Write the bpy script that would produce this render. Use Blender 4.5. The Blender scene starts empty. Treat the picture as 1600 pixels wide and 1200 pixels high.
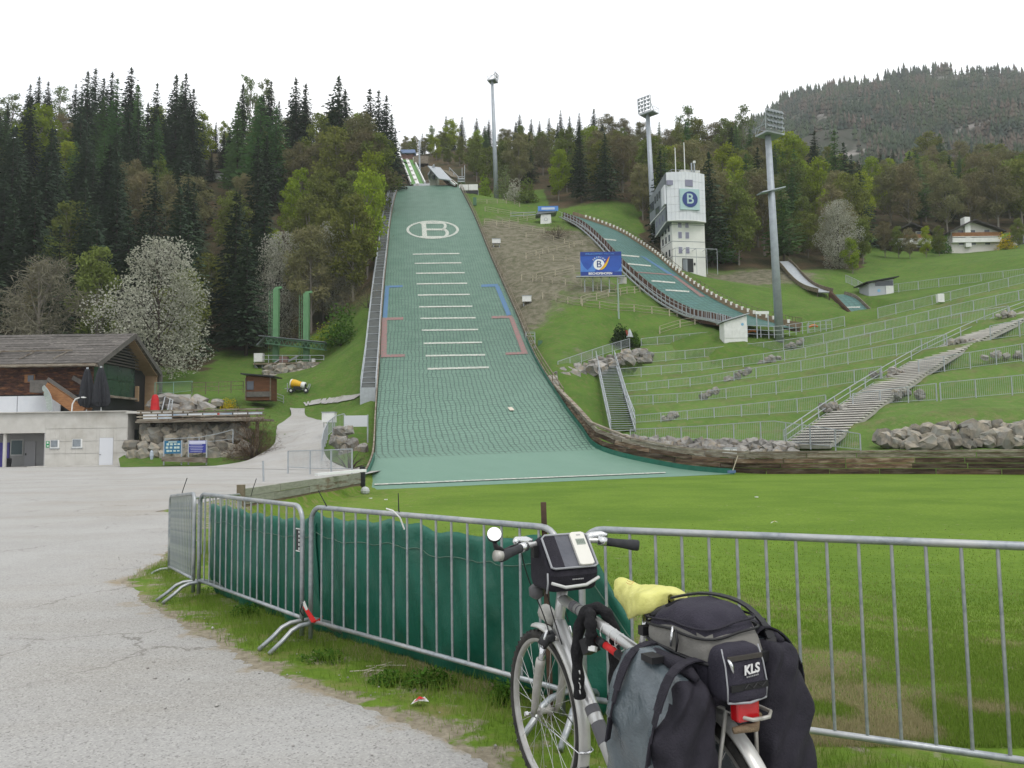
import bpy, bmesh, math, random
import numpy as np
from mathutils import Vector, Matrix, noise as mnoise
random.seed(7)
rng = np.random.default_rng(7)
sc = bpy.context.scene
col = sc.collection
V = Vector
F = 1200.0
CAM = V((0, 0, 1.6))
TH = math.atan2(90, 1200)
RL = 0.015
FW = V((0, math.cos(TH), math.sin(TH)))
U0 = V((0, -math.sin(TH), math.cos(TH)))
R0 = V((1, 0, 0))
RT = R0 * math.cos(RL) - U0 * math.sin(RL)
UP = U0 * math.cos(RL) + R0 * math.sin(RL)
cd = bpy.data.cameras.new('camera')
cam = bpy.data.objects.new('camera', cd)
col.objects.link(cam)
cd.sensor_width = 36.0
cd.lens = F / 1600 * 36
cd.clip_start = 0.05
cd.clip_end = 6000
cam.matrix_world = Matrix(((RT.x, UP.x, -FW.x, CAM.x), (RT.y, UP.y, -FW.y, CAM.y), (RT.z, UP.z, -FW.z, CAM.z), (0, 0, 0, 1)))
sc.camera = cam
SUN_EL, SUN_AZ = math.radians(58), math.radians(150)
w = bpy.data.worlds.new('World')
sc.world = w
w.use_nodes = True
nt = w.node_tree
nt.nodes.clear()
out = nt.nodes.new('ShaderNodeOutputWorld')
sky = nt.nodes.new('ShaderNodeTexSky')
sky.sky_type = 'NISHITA'
sky.sun_disc = False
sky.sun_elevation = SUN_EL
sky.sun_rotation = SUN_AZ
sky.dust_density = 3.0
bg1 = nt.nodes.new('ShaderNodeBackground')
bg1.inputs['Strength'].default_value = 0.1
nt.links.new(sky.outputs[0], bg1.inputs['Color'])
tc = nt.nodes.new('ShaderNodeTexCoord')
nz = nt.nodes.new('ShaderNodeTexNoise')
nz.inputs['Scale'].default_value = 2.2
nz.inputs['Detail'].default_value = 5
nt.links.new(tc.outputs['Generated'], nz.inputs['Vector'])
cr = nt.nodes.new('ShaderNodeValToRGB')
cr.color_ramp.elements[0].position = 0.3
cr.color_ramp.elements[0].color = (0.90, 0.93, 0.97, 1)
cr.color_ramp.elements[1].position = 0.62
cr.color_ramp.elements[1].color = (1, 1, 1, 1)
nt.links.new(nz.outputs[0], cr.inputs[0])
bg2 = nt.nodes.new('ShaderNodeBackground')
bg2.inputs['Strength'].default_value = 1.42
nt.links.new(cr.outputs[0], bg2.inputs['Color'])
mx = nt.nodes.new('ShaderNodeMixShader')
mx.inputs[0].default_value = 0.9
nt.links.new(bg1.outputs[0], mx.inputs[1])
nt.links.new(bg2.outputs[0], mx.inputs[2])
nt.links.new(mx.outputs[0], out.inputs[0])
sd = bpy.data.lights.new('sun', 'SUN')
sd.energy = 1.3
sd.angle = math.radians(25)
sd.color = (1.0, 0.96, 0.9)
sun = bpy.data.objects.new('sun', sd)
col.objects.link(sun)
sdir = V((math.sin(SUN_AZ) * math.cos(SUN_EL), math.cos(SUN_AZ) * math.cos(SUN_EL), math.sin(SUN_EL)))
sun.rotation_euler = sdir.to_track_quat('Z', 'Y').to_euler()
sun.location = (0, 0, 200)
sc.view_settings.view_transform = 'Standard'
sc.view_settings.look = 'None'
sc.view_settings.exposure = 0.0
sc.view_settings.gamma = 1.0
sc.view_settings.use_curve_mapping = False
sc.render.engine = 'CYCLES'
sc.cycles.use_denoising = True
try:
 sc.cycles.denoiser = 'OPENIMAGEDENOISE'
 sc.cycles.denoising_input_passes = 'RGB_ALBEDO_NORMAL'
except Exception:
 pass
sc.cycles.max_bounces = 6
sc.cycles.diffuse_bounces = 3
sc.cycles.glossy_bounces = 3
sc.cycles.transmission_bounces = 4
sc.cycles.transparent_max_bounces = 12
sc.cycles.caustics_reflective = False
sc.cycles.caustics_refractive = False
sc.cycles.volume_bounces = 1
def ray(px, py):
 return FW + RT * ((px - 800) / F) + UP * ((600 - py) / F)
def P(px, py, Y):
 d = ray(px, py)
 return CAM + d * (Y / d.y)
def G(px, py, z=0.0):
 d = ray(px, py)
 return CAM + d * ((z - CAM.z) / d.z)
def proj(p):
 d = V(p) - CAM
 f = d.dot(FW)
 return 800 + F * d.dot(RT) / f, 600 - F * d.dot(UP) / f
W = {}
def tag(o, label=None, cat=None, group=None, kind=None):
 if label: o['label'] = label
 if cat: o['category'] = cat
 if group: o['group'] = group
 if kind: o['kind'] = kind
 return o
def attach(o, parent):
 if parent is not None:
  o.parent = parent
  m = W.get(parent.name)
  if m is not None:
   o.matrix_parent_inverse = m.inverted()
def thing(name, label, cat, loc=(0, 0, 0), group=None):
 o = bpy.data.objects.new(name, None)
 col.objects.link(o)
 o.empty_display_size = 0.2
 o.location = loc
 W[o.name] = Matrix.Translation(V(loc))
 return tag(o, label, cat, group)
def mesh_obj(name, me, parent=None, mat=None):
 if mat is not None and not me.materials:
  me.materials.append(mat)
 o = bpy.data.objects.new(name, me)
 col.objects.link(o)
 attach(o, parent)
 return o
def copy_tree(o, parent=None):
 c = o.copy()
 col.objects.link(c)
 if parent is not None:
  c.parent = parent
 for ch in o.children:
  copy_tree(ch, c)
 return c
def np_mesh(name, verts, faces, smooth=False, uv=None, attr=None):
 """verts (n,3), faces (m,k) arrays"""
 verts = np.asarray(verts, dtype=np.float32)
 faces = np.asarray(faces, dtype=np.int32)
 me = bpy.data.meshes.new(name)
 me.vertices.add(len(verts))
 me.vertices.foreach_set('co', verts.ravel())
 k = faces.shape[1]
 me.loops.add(faces.size)
 me.loops.foreach_set('vertex_index', faces.ravel())
 me.polygons.add(len(faces))
 me.polygons.foreach_set('loop_start', np.arange(0, faces.size, k, dtype=np.int32))
 me.polygons.foreach_set('loop_total', np.full(len(faces), k, dtype=np.int32))
 if smooth:
  me.polygons.foreach_set('use_smooth', np.ones(len(faces), dtype=bool))
 me.update(calc_edges=True)
 if uv is not None:
  l = me.uv_layers.new(name='UVMap')
  l.data.foreach_set('uv', np.asarray(uv, dtype=np.float32)[faces.ravel()].ravel())
 if attr is not None:
  for an, av in attr.items():
   a = me.attributes.new(an, 'FLOAT', 'POINT')
   a.data.foreach_set('value', np.asarray(av, dtype=np.float32).ravel())
 return me
def grid_faces(nr, nc):
 i = np.arange(nr - 1)[:, None] * nc + np.arange(nc - 1)[None, :]
 i = i.ravel()
 return np.stack([i, i + 1, i + nc + 1, i + nc], 1)
class MB:
 def __init__(s):
  s.v = []
  s.f = []
 def add(s, vs, fs):
  n = len(s.v)
  s.v += [tuple(v) for v in vs]
  s.f += [tuple(i + n for i in f) for f in fs]
  return s
 def box(s, c, d, m=None):
  """centre c, full dims d; m = 3x3 axes"""
  c = V(c)
  hx, hy, hz = d[0] / 2, d[1] / 2, d[2] / 2
  vs = [V((x, y, z)) for x in (-hx, hx) for y in (-hy, hy) for z in (-hz, hz)]
  if m is not None:
   vs = [m @ v for v in vs]
  s.add([c + v for v in vs], [(0, 1, 3, 2), (4, 6, 7, 5), (0, 4, 5, 1), (2, 3, 7, 6), (0, 2, 6, 4), (1, 5, 7, 3)])
  return s
 def beam(s, a, b, w, h, up=(0, 0, 1)):
  """box of cross section w x h from a to b"""
  a, b = V(a), V(b)
  d = b - a
  L = d.length
  if L < 1e-6: return s
  y = d / L
  x = y.cross(V(up))
  if x.length < 1e-4: x = y.cross(V((1, 0, 0)))
  x.normalize()
  z = x.cross(y)
  m = Matrix((x, y, z)).transposed()
  return s.box((a + b) / 2, (w, L, h), m)
 def tube(s, pts, r, n=8, caps=True, closed=False):
  pts = [V(p) for p in pts]
  k = len(pts)
  rs = r if isinstance(r, (list, tuple)) else [r] * k
  prev = None
  rings = []
  for i, p in enumerate(pts):
   if closed:
    t = pts[(i + 1) % k] - pts[i - 1]
   else:
    t = pts[min(i + 1, k - 1)] - pts[max(i - 1, 0)]
   if t.length < 1e-9: t = V((0, 0, 1))
   t.normalize()
   if prev is None:
    a = t.cross(V((0, 0, 1)))
    if a.length < 1e-3: a = t.cross(V((1, 0, 0)))
   else:
    a = prev - t * prev.dot(t)
    if a.length < 1e-4: a = t.cross(V((0.3, 1, 0.2)))
   a.normalize()
   prev = a
   b = t.cross(a)
   rings.append([p + (a * math.cos(2 * math.pi * j / n) + b * math.sin(2 * math.pi * j / n)) * rs[i] for j in range(n)])
  vs = [v for rg in rings for v in rg]
  fs = []
  for i in range(k if closed else k - 1):
   o, q = i * n, ((i + 1) % k) * n
   for j in range(n):
    fs.append((o + j, o + (j + 1) % n, q + (j + 1) % n, q + j))
  if caps and not closed:
   fs.append(tuple(range(n - 1, -1, -1)))
   fs.append(tuple((k - 1) * n + j for j in range(n)))
  return s.add(vs, fs)
 def cyl(s, a, b, r, n=8, r2=None):
  return s.tube([a, b], [r, r if r2 is None else r2], n)
 def prism(s, poly, off):
  """closed polygon of 3D points extruded by vector off"""
  poly = [V(p) for p in poly]
  off = V(off)
  n = len(poly)
  s.add(poly + [p + off for p in poly], [tuple(range(n - 1, -1, -1)), tuple(range(n, 2 * n))] +
    [(i, (i + 1) % n, n + (i + 1) % n, n + i) for i in range(n)])
  return s
 def quad(s, a, b, c, d):
  return s.add([a, b, c, d], [(0, 1, 2, 3)])
 def mesh(s, name, smooth=False):
  me = bpy.data.meshes.new(name)
  me.from_pydata([tuple(v) for v in s.v], [], s.f)
  if smooth:
   me.polygons.foreach_set('use_smooth', [True] * len(me.polygons))
  me.update()
  return me
 def build(s, name, mat, parent=None, smooth=False, label=None):
  o = mesh_obj(name, s.mesh(name, smooth), parent, mat)
  if smooth == 'auto':
   pass
  if label: o['label'] = label
  return o
def rot3(z=0, x=0, y=0):
 return (Matrix.Rotation(z, 3, 'Z') @ Matrix.Rotation(y, 3, 'Y') @ Matrix.Rotation(x, 3, 'X'))
def bevel(o, w=0.01, seg=2):
 m = o.modifiers.new('bevel', 'BEVEL')
 m.width = w
 m.segments = seg
 m.limit_method = 'ANGLE'
 return o
def text_mesh(txt, size, depth=0.004, align='CENTER', shear=0.0, bold=0.0):
 cu = bpy.data.curves.new('lettering', 'FONT')
 cu.body = txt
 cu.size = size
 cu.extrude = depth
 cu.align_x = align
 cu.align_y = 'CENTER'
 cu.shear = shear
 cu.offset = bold
 o = bpy.data.objects.new('lettering_tmp', cu)
 col.objects.link(o)
 dg = bpy.context.evaluated_depsgraph_get()
 me = bpy.data.meshes.new_from_object(o.evaluated_get(dg))
 bpy.data.objects.remove(o)
 bpy.data.curves.remove(cu)
 me.materials.clear()
 return me
def place_mesh(me, m):
 me.transform(m)
 me.update()
 return me
def lettering(txt, size, origin, xdir, ydir, mat, parent, depth=0.004, shear=0.0, bold=0.0, name='lettering'):
 x = V(xdir).normalized()
 y = V(ydir).normalized()
 z = x.cross(y)
 me = text_mesh(txt, size, depth, shear=shear, bold=bold)
 m = Matrix(((x.x, y.x, z.x, origin[0]), (x.y, y.y, z.y, origin[1]), (x.z, y.z, z.z, origin[2]), (0, 0, 0, 1)))
 place_mesh(me, m)
 return mesh_obj(name, me, parent, mat)
def rgb(r, g, b):
 f = lambda c: ((c / 255 + 0.055) / 1.055) ** 2.4 if c > 10 else c / 255 / 12.92
 return (f(r), f(g), f(b), 1)
def lin(c):
 return tuple(c) + (1,) if len(c) == 3 else tuple(c)
def M(name, c, c2=None, scale=4.0, rough=0.75, bump=0.0, bscale=30.0, metal=0.0, spec=0.3, stretch=(1, 1, 1), rnd=0.0,
  c3=None, scale3=0.6, detail=5, lo=0.35, hi=0.65, trans=0.0, hue=0.0, lo3=0.45, hi3=0.65, coord='Object', trc=None, coat=0.0):
 m = bpy.data.materials.new(name)
 m.use_nodes = True
 t = m.node_tree
 N, L = t.nodes, t.links
 bs = N['Principled BSDF']
 bs.inputs['Roughness'].default_value = rough
 bs.inputs['Metallic'].default_value = metal
 bs.inputs['Specular IOR Level'].default_value = spec
 bs.inputs['Coat Weight'].default_value = coat
 c = lin(c)
 tcn = N.new('ShaderNodeTexCoord')
 mp = N.new('ShaderNodeMapping')
 mp.inputs['Scale'].default_value = stretch
 L.new(tcn.outputs[coord], mp.inputs['Vector'])
 vec = mp.outputs[0]
 cur = None
 def noise(sc_, det=detail, v=vec):
  n = N.new('ShaderNodeTexNoise')
  n.inputs['Scale'].default_value = sc_
  n.inputs['Detail'].default_value = det
  n.inputs['Roughness'].default_value = 0.6
  L.new(v, n.inputs['Vector'])
  return n
 def mapr(o, a, b):
  r = N.new('ShaderNodeMapRange')
  r.inputs[1].default_value = a
  r.inputs[2].default_value = b
  L.new(o, r.inputs[0])
  return r.outputs[0]
 def mix(fac, a, b):
  x = N.new('ShaderNodeMix')
  x.data_type = 'RGBA'
  if isinstance(fac, float): x.inputs[0].default_value = fac
  else: L.new(fac, x.inputs[0])
  for s_, q in ((6, a), (7, b)):
   if isinstance(q, tuple): x.inputs[s_].default_value = q
   else: L.new(q, x.inputs[s_])
  return x.outputs[2]
 cur = c
 if c2 is not None:
  cur = mix(mapr(noise(scale).outputs[0], lo, hi), c, lin(c2))
 if c3 is not None:
  cur = mix(mapr(noise(scale3, 4).outputs[0], lo3, hi3), cur, lin(c3))
 if rnd or hue:
  oi = N.new('ShaderNodeObjectInfo')
  hs = N.new('ShaderNodeHueSaturation')
  if isinstance(cur, tuple): hs.inputs['Color'].default_value = cur
  else: L.new(cur, hs.inputs['Color'])
  r = N.new('ShaderNodeMapRange')
  r.inputs[3].default_value = 1 - rnd
  r.inputs[4].default_value = 1 + rnd
  L.new(oi.outputs['Random'], r.inputs[0])
  L.new(r.outputs[0], hs.inputs['Value'])
  if hue:
   mu = N.new('ShaderNodeMath')
   mu.operation = 'MULTIPLY'
   mu.inputs[1].default_value = 7.31
   L.new(oi.outputs['Random'], mu.inputs[0])
   fr = N.new('ShaderNodeMath')
   fr.operation = 'FRACT'
   L.new(mu.outputs[0], fr.inputs[0])
   r2 = N.new('ShaderNodeMapRange')
   r2.inputs[3].default_value = 0.5 - hue
   r2.inputs[4].default_value = 0.5 + hue
   L.new(fr.outputs[0], r2.inputs[0])
   L.new(r2.outputs[0], hs.inputs['Hue'])
  cur = hs.outputs[0]
 if isinstance(cur, tuple): bs.inputs['Base Color'].default_value = cur
 else: L.new(cur, bs.inputs['Base Color'])
 if bump:
  b = N.new('ShaderNodeBump')
  b.inputs['Strength'].default_value = min(1.0, bump)
  b.inputs['Distance'].default_value = 0.02 * max(1.0, bump)
  L.new(noise(bscale, 6).outputs[0], b.inputs['Height'])
  L.new(b.outputs[0], bs.inputs['Normal'])
 if trans:
  tr = N.new('ShaderNodeBsdfTranslucent')
  if trc is not None: tr.inputs[0].default_value = lin(trc)
  elif isinstance(cur, tuple): tr.inputs[0].default_value = cur
  else: L.new(cur, tr.inputs[0])
  ms = N.new('ShaderNodeMixShader')
  ms.inputs[0].default_value = trans
  L.new(bs.outputs[0], ms.inputs[1])
  L.new(tr.outputs[0], ms.inputs[2])
  L.new(ms.outputs[0], N['Material Output'].inputs[0])
 return m
MT = {}
MT['galv'] = M('galvanised_steel', (0.36, 0.39, 0.41), (0.25, 0.275, 0.30), scale=25, rough=0.42, metal=0.55, bump=0.08, bscale=60, c3=(0.42, 0.43, 0.43), scale3=4)
MT['galv_far'] = M('dull_galvanised_steel', (0.40, 0.43, 0.46), (0.33, 0.36, 0.38), scale=3, rough=0.55, metal=0.3)
MT['mast'] = M('mast_steel', (0.36, 0.40, 0.44), (0.30, 0.33, 0.37), scale=1.5, rough=0.5, metal=0.3)
MT['white'] = M('white_paint', (0.72, 0.73, 0.72), (0.62, 0.63, 0.62), scale=2, rough=0.6)
MT['white_panel'] = M('white_cladding_panel', (0.66, 0.68, 0.72), (0.60, 0.63, 0.68), scale=1, rough=0.35, spec=0.5)
MT['grey_panel'] = M('grey_cladding_panel', (0.20, 0.225, 0.25), (0.17, 0.19, 0.215), scale=1, rough=0.4)
MT['dark'] = M('dark_metal', (0.02, 0.022, 0.025), rough=0.5)
MT['glass'] = M('dark_window_glass', (0.05, 0.06, 0.08), rough=0.08, spec=0.6)
MT['glass_lilac'] = M('pale_window_glass', (0.22, 0.22, 0.30), (0.18, 0.18, 0.26), scale=1, rough=0.15, spec=0.5)
MT['concrete'] = M('pale_concrete', (0.53, 0.52, 0.49), (0.45, 0.44, 0.41), scale=0.9, rough=0.85, bump=0.2, bscale=12, c3=(0.36, 0.34, 0.30), scale3=0.35, lo3=0.55, hi3=0.8)
MT['wood_grey'] = M('weathered_grey_timber', (0.30, 0.27, 0.22), (0.17, 0.15, 0.12), scale=3, stretch=(1, 1, 6), rough=0.9, bump=0.5, bscale=8, rnd=0.25, c3=(0.12, 0.085, 0.06), scale3=1.2)
MT['wood_brown'] = M('weathered_brown_timber', (0.15, 0.095, 0.06), (0.05, 0.03, 0.022), scale=1.2, stretch=(1, 1, 7), rough=0.9, bump=0.5, bscale=6, rnd=0.6, c3=(0.26, 0.21, 0.16), scale3=0.9, lo3=0.5, hi3=0.72)
MT['rail_pale'] = M('pale_fence_wood', (.42, .38, .29), (.30, .27, .20), scale=3, rough=.9, rnd=.15)
MT['wood_rail'] = M('grey_brown_fence_wood', (0.20, 0.17, 0.12), (0.12, 0.10, 0.07), scale=3, rough=0.9, rnd=0.2)
MT['asph_wood'] = M('orange_larch_wood', (0.30, 0.15, 0.065), (0.20, 0.09, 0.04), scale=1.5, stretch=(1, 1, 5), rough=0.8, rnd=0.15)
MT['rock'] = M('grey_boulder', (0.29, 0.28, 0.26), (0.15, 0.145, 0.14), scale=1.6, rough=0.9, bump=0.9, bscale=5, rnd=0.3, c3=(0.33, 0.27, 0.19), scale3=0.9, lo3=0.5, hi3=0.75)
MT['rock_warm'] = M('tan_boulder', (0.31, 0.275, 0.22), (0.15, 0.14, 0.12), scale=1.2, rough=0.9, bump=0.9, bscale=4, rnd=0.3, c3=(0.22, 0.22, 0.20), scale3=0.8)
MT['blue'] = M('blue_print', (0.025, 0.075, 0.36), (0.03, 0.10, 0.45), scale=0.5, rough=0.5)
MT['blue_light'] = M('pale_blue_print', (0.10, 0.26, 0.62), (0.06, 0.18, 0.55), scale=0.7, rough=0.5)
MT['navy'] = M('navy_print', (0.025, 0.045, 0.18), rough=0.5)
MT['red'] = M('red_print', (0.55, 0.02, 0.02), rough=0.5)
MT['yellow'] = M('yellow_print', (0.75, 0.48, 0.02), rough=0.5)
MT['green_steel'] = M('pale_green_steel', (0.12, 0.27, 0.13), (0.10, 0.22, 0.11), scale=1, rough=0.5)
MT['green_dark'] = M('dark_green_steel', (0.075, 0.165, 0.095), (0.055, 0.125, 0.075), scale=1, rough=0.5)
MT['black_fab'] = M('black_fabric', (0.012, 0.012, 0.016), (0.022, 0.022, 0.028), scale=8, rough=0.85, bump=0.3, bscale=25)
# ================================================================== TERRAIN
CP = []
def cpix(px, py, Y, dz=0.0):
 p = P(px, py, Y)
 CP.append((p.x, p.y, p.z + dz))
for X in (-90, -60, -40, -22, -8, 6, 20, 40, 70):
 for Y in (-25, 0, 20, 38):
  CP.append((X, Y, -1.6))
for X in (-75, -58, -42, -32, -24, -17):
 CP.append((X, 58, -0.8))
for X, Y in ((-4, 46), (4, 50), (12, 54), (20, 52), (35, 46), (50, 40)):
 CP.append((X, Y, -1.2))
for a in [(300, 642, 71), (230, 642, 72), (400, 655, 71), (428, 695, 66), (433, 675, 72), (465, 648, 80), (465, 637, 84), (467, 619, 86),
   (400, 602, 92), (540, 622, 84), (530, 655, 68), (540, 700, 58), (530, 728, 52), (578, 600, 80), (578, 650, 68), (430, 560, 105), (515, 560, 103), (430, 590, 97), (330, 560, 108), (340, 600, 92),
   (250, 600, 88), (150, 610, 86), (40, 620, 86), (520, 500, 122), (562, 440, 130), (578, 500, 104), (300, 500, 122), (100, 500, 118), (200, 560, 100),
   (345, 330, 168), (345, 280, 178), (592, 370, 140), (100, 330, 162), (0, 500, 112), (-150, 560, 95), (-200, 400, 130), (300, 238, 200), (100, 232, 195), (-200, 235, 190),
   (480, 400, 140), (200, 400, 142), (500, 262, 185), (600, 300, 172), (606, 255, 205), (420, 330, 160)]:
 cpix(*a)
for a in [(640, 258, 222), (665, 290, 192), (700, 235, 245), (770, 235, 245), (850, 232, 240), (950, 250, 225), (1080, 255, 220), (730, 305, 180), (775, 313, 176)]:
 cpix(*a)
for a in [(868, 602, 72), (885, 560, 80), (885, 530, 87), (960, 500, 96), (830, 455, 108), (820, 400, 124), (770, 380, 134), (960, 433, 112), (760, 335, 152), (852, 347, 152),
   (900, 400, 130), (945, 410, 124), (1000, 460, 108), (1060, 500, 98), (1000, 345, 150), (960, 300, 165), (1040, 330, 160)]:
 cpix(*a)
for a in [(1075, 425, 126), (1150, 440, 122), (1140, 420, 132), (1200, 500, 97), (1250, 470, 108), (1240, 430, 124), (1290, 470, 110), (1340, 497, 97), (1330, 440, 122),
   (1400, 442, 120), (1600, 402, 115), (1600, 440, 96), (1500, 425, 118), (1520, 392, 150), (1430, 395, 150), (1700, 380, 130), (1500, 330, 192), (1500, 285, 235), (1300, 320, 185),
   (1300, 250, 240), (1180, 260, 220), (1150, 350, 165), (1750, 300, 200), (1900, 420, 110)]:
 cpix(*a)
TERR = [
 [(960, 684, 62.5), (1090, 688, 60), (1205, 691, 57), (1290, 698, 54), (1350, 704, 51), (1480, 703, 48.5), (1640, 702, 46.5)],
 [(965, 672, 64.5), (1090, 672, 62.5), (1210, 672, 59.8), (1290, 668, 57.5), (1370, 655, 55.5), (1480, 640, 53.5), (1640, 636, 51.5)],
 [(992, 662, 66), (1090, 655, 65), (1250, 645, 63), (1292, 641, 62), (1400, 630, 60.5), (1480, 626, 59.5), (1640, 612, 57.5)],
 [(983, 634, 71.5), (1090, 627, 71), (1250, 612, 69.5), (1378, 592, 67), (1430, 588, 66), (1500, 578, 65), (1640, 560, 63.5)],
 [(977, 613, 76), (1090, 602, 76), (1250, 581, 75), (1400, 556, 72.5), (1480, 541, 71), (1560, 530, 70), (1640, 520, 69)],
 [(970, 590, 81), (1090, 580, 81.5), (1250, 561, 81), (1400, 530, 79), (1500, 507, 77.5), (1576, 493, 76.5), (1640, 483, 76)],
 [(1005, 568, 86.5), (1090, 560, 87), (1250, 544, 87), (1400, 513, 85.5), (1500, 492, 83.5), (1600, 469, 82), (1640, 460, 81)],
 [(1000, 541, 92), (1125, 533, 93), (1262, 522, 94), (1372, 498, 93), (1500, 466, 91), (1600, 443, 89), (1640, 434, 88)],
]
TW = [[P(*a) for a in r] for r in TERR]
for r in TW[1:]:
 for p in r:
  CP.append((p.x, p.y, p.z - 0.9))
def catmull(rows, n):
 """rows: (k, m) array of knots -> n samples along"""
 A = np.asarray(rows, float)
 k = len(A)
 t = np.linspace(0, k - 1 - 1e-9, n)
 i = t.astype(int)
 f = (t - i)[:, None]
 g = lambda j: A[np.clip(j, 0, k - 1)]
 p0, p1, p2, p3 = g(i - 1), g(i), g(i + 1), g(i + 2)
 return 0.5 * (2 * p1 + (p2 - p0) * f + (2 * p0 - 5 * p1 + 4 * p2 - p3) * f ** 2 + (3 * p1 - p0 - 3 * p2 + p3) * f ** 3)
class Ribbon:
 def __init__(s, rows, n=240):
  A = np.array([list(P(*l)) + list(P(*r)) for l, r in rows])
  D = catmull(A, n)
  s.L, s.R = D[:, :3], D[:, 3:]
  s.n = n
  c = (s.L + s.R) / 2
  s.dist = np.concatenate([[0], np.cumsum(np.linalg.norm(np.diff(c, axis=0), axis=1))])
  f = np.array(FW)
  o = np.array(CAM)
  def pr(A):
   d = A - o
   dep = d @ f
   return 800 + F * (d @ np.array(RT)) / dep, 600 - F * (d @ np.array(UP)) / dep, dep
  s.lx, s.ly, s.ld = pr(s.L)
  s.rx, s.ry, s.rd = pr(s.R)
 def hit(s, px, py, lift=0.05):
  q = (px - s.lx) / (s.rx - s.lx)
  y = s.ly + q * (s.ry - s.ly)
  t = q * s.ld / ((1 - q) * s.rd + q * s.ld)
  for i in range(s.n - 1):
   if y[i] >= py > y[i + 1]:
    g = (y[i] - py) / (y[i] - y[i + 1])
    a = s.L[i] + (s.R[i] - s.L[i]) * t[i]
    b = s.L[i + 1] + (s.R[i + 1] - s.L[i + 1]) * t[i + 1]
    p = a + (b - a) * g
    return V((p[0], p[1], p[2] + lift))
  i = 0 if py > y[0] else s.n - 1
  p = s.L[i] + (s.R[i] - s.L[i]) * t[i]
  return V((p[0], p[1], p[2] + lift))
 def mesh(s, name, nc=24):
  t = np.linspace(0, 1, nc)
  v = s.L[:, None, :] + (s.R - s.L)[:, None, :] * t[None, :, None]
  wdt = np.linalg.norm(s.R - s.L, axis=1)
  u = (t[None, :] - 0.5) * wdt[:, None]
  uv = np.stack([u, np.repeat(s.dist[:, None], nc, 1)], -1)
  return np_mesh(name, v.reshape(-1, 3), grid_faces(s.n, nc), True, uv.reshape(-1, 2))
 def row_at(s, px, py):
  """index of the dense row that projects at height py at px"""
  q = (px - s.lx) / (s.rx - s.lx)
  y = s.ly + q * (s.ry - s.ly)
  return int(np.argmin(np.abs(y - py)))
BIG = Ribbon([
 ((563, 766, 39.5), (1148, 740.5, 51)), ((572, 748, 42.6), (1055, 731, 53.5)), ((584, 718, 49.5), (940, 704, 56)), ((587, 690, 58), (908, 670, 60)),
 ((589, 640, 68), (873, 622, 67)), ((594, 560, 84), (833, 555, 83)), ((597, 500, 98), (809, 497, 98)), ((601, 445, 112), (785, 443, 112)),
 ((606, 395, 127), (763, 393, 127)), ((611, 345, 145), (743, 343, 145)), ((617, 312, 160), (727, 310, 160)), ((624, 292, 172), (715, 289, 172)),
 ((628, 294, 186), (708, 292, 186))])
SMALL = Ribbon([
 ((1150, 508, 89), (1250, 513, 91)), ((1125, 500, 93), (1215, 506, 94)), ((1080, 490, 100), (1155, 487, 101)), ((1030, 462, 108), (1100, 458, 109)),
 ((978, 417, 120), (1056, 426, 117)), ((942, 378, 133), (1016, 393, 128)), ((910, 351, 143), (960, 359, 141)), ((878, 336, 152), (888, 334, 152))], 160)
for rb, st, dz in ((SMALL, 12, .75), (BIG, 16, 1.0)):
 for i in range(6, rb.n - 4, st):
  for E, sx_ in ((rb.L, -1.2), (rb.R, 1.2)):
   if rb is BIG and E is rb.L and E[i][1] < 52: continue
   if rb is BIG and E is rb.R and E[i][1] < 62: continue
   CP.append((E[i][0] + sx_, E[i][1], E[i][2] - dz))
for X in (-200, -100, 0, 100, 200):
 CP.append((X, 330, 96))
 CP.append((X, 420, 100))
CP += [(-200, 60, 4), (-200, 120, 38), (160, 60, 8), (160, 110, 30), (200, 200, 70), (-200, 0, -1.6), (150, 0, -1.6)]
CPA = np.array(CP)
def _ker(d2):
 return np.sqrt(d2 + 25.0)
def _fit(A):
 n = len(A)
 d2 = ((A[:, None, :2] - A[None, :, :2]) ** 2).sum(-1)
 K = _ker(d2) - np.eye(n) * 0.25
 Pm = np.concatenate([np.ones((n, 1)), A[:, :2] / 100], 1)
 S = np.block([[K, Pm], [Pm.T, np.zeros((3, 3))]])
 return np.linalg.solve(S, np.concatenate([A[:, 2], np.zeros(3)]))
RW = _fit(CPA)
def tz_raw(X, Y):
 X = np.asarray(X, float)
 Y = np.asarray(Y, float)
 sh = X.shape
 Q = np.stack([X.ravel(), Y.ravel()], 1)
 o = np.empty(len(Q))
 for i in range(0, len(Q), 4000):
  q = Q[i:i + 4000]
  d2 = ((q[:, None] - CPA[None, :, :2]) ** 2).sum(-1)
  o[i:i + 4000] = _ker(d2) @ RW[:-3] + RW[-3] + q @ RW[-2:] / 100
 return np.clip(o, -1.6, 110).reshape(sh)
MINI = Ribbon([((1335, 500, 103), (1368, 497, 102)), ((1318, 482, 107), (1352, 481, 106)), ((1305, 468, 110.5), (1336, 467, 109.5)), ((1297, 461.5, 112), (1318, 461, 111.5))], 40)
xs = np.concatenate([[-1600, -900, -500, -320, -230, -180], np.arange(-150, 150.1, 1.75), [170, 200, 240, 320, 500, 900, 1600]])
ys = np.concatenate([[-1500, -600, -200, -90], np.arange(-40, 262, 1.75), [275, 290, 310, 340, 380, 430, 520, 800, 1500, 2500]])
GX, GY = np.meshgrid(xs, ys)
GZ = tz_raw(np.clip(GX, -220, 220), np.clip(GY, -40, 430))
rough_n = np.array([[mnoise.noise((x * 0.13, y * 0.13, 3.0)) + 0.5 * mnoise.noise((x * 0.4, y * 0.4, 9.0)) for x in xs] for y in ys])
GZ += rough_n * np.clip((GY - 70) / 30, 0, 1) * 0.35
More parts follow.
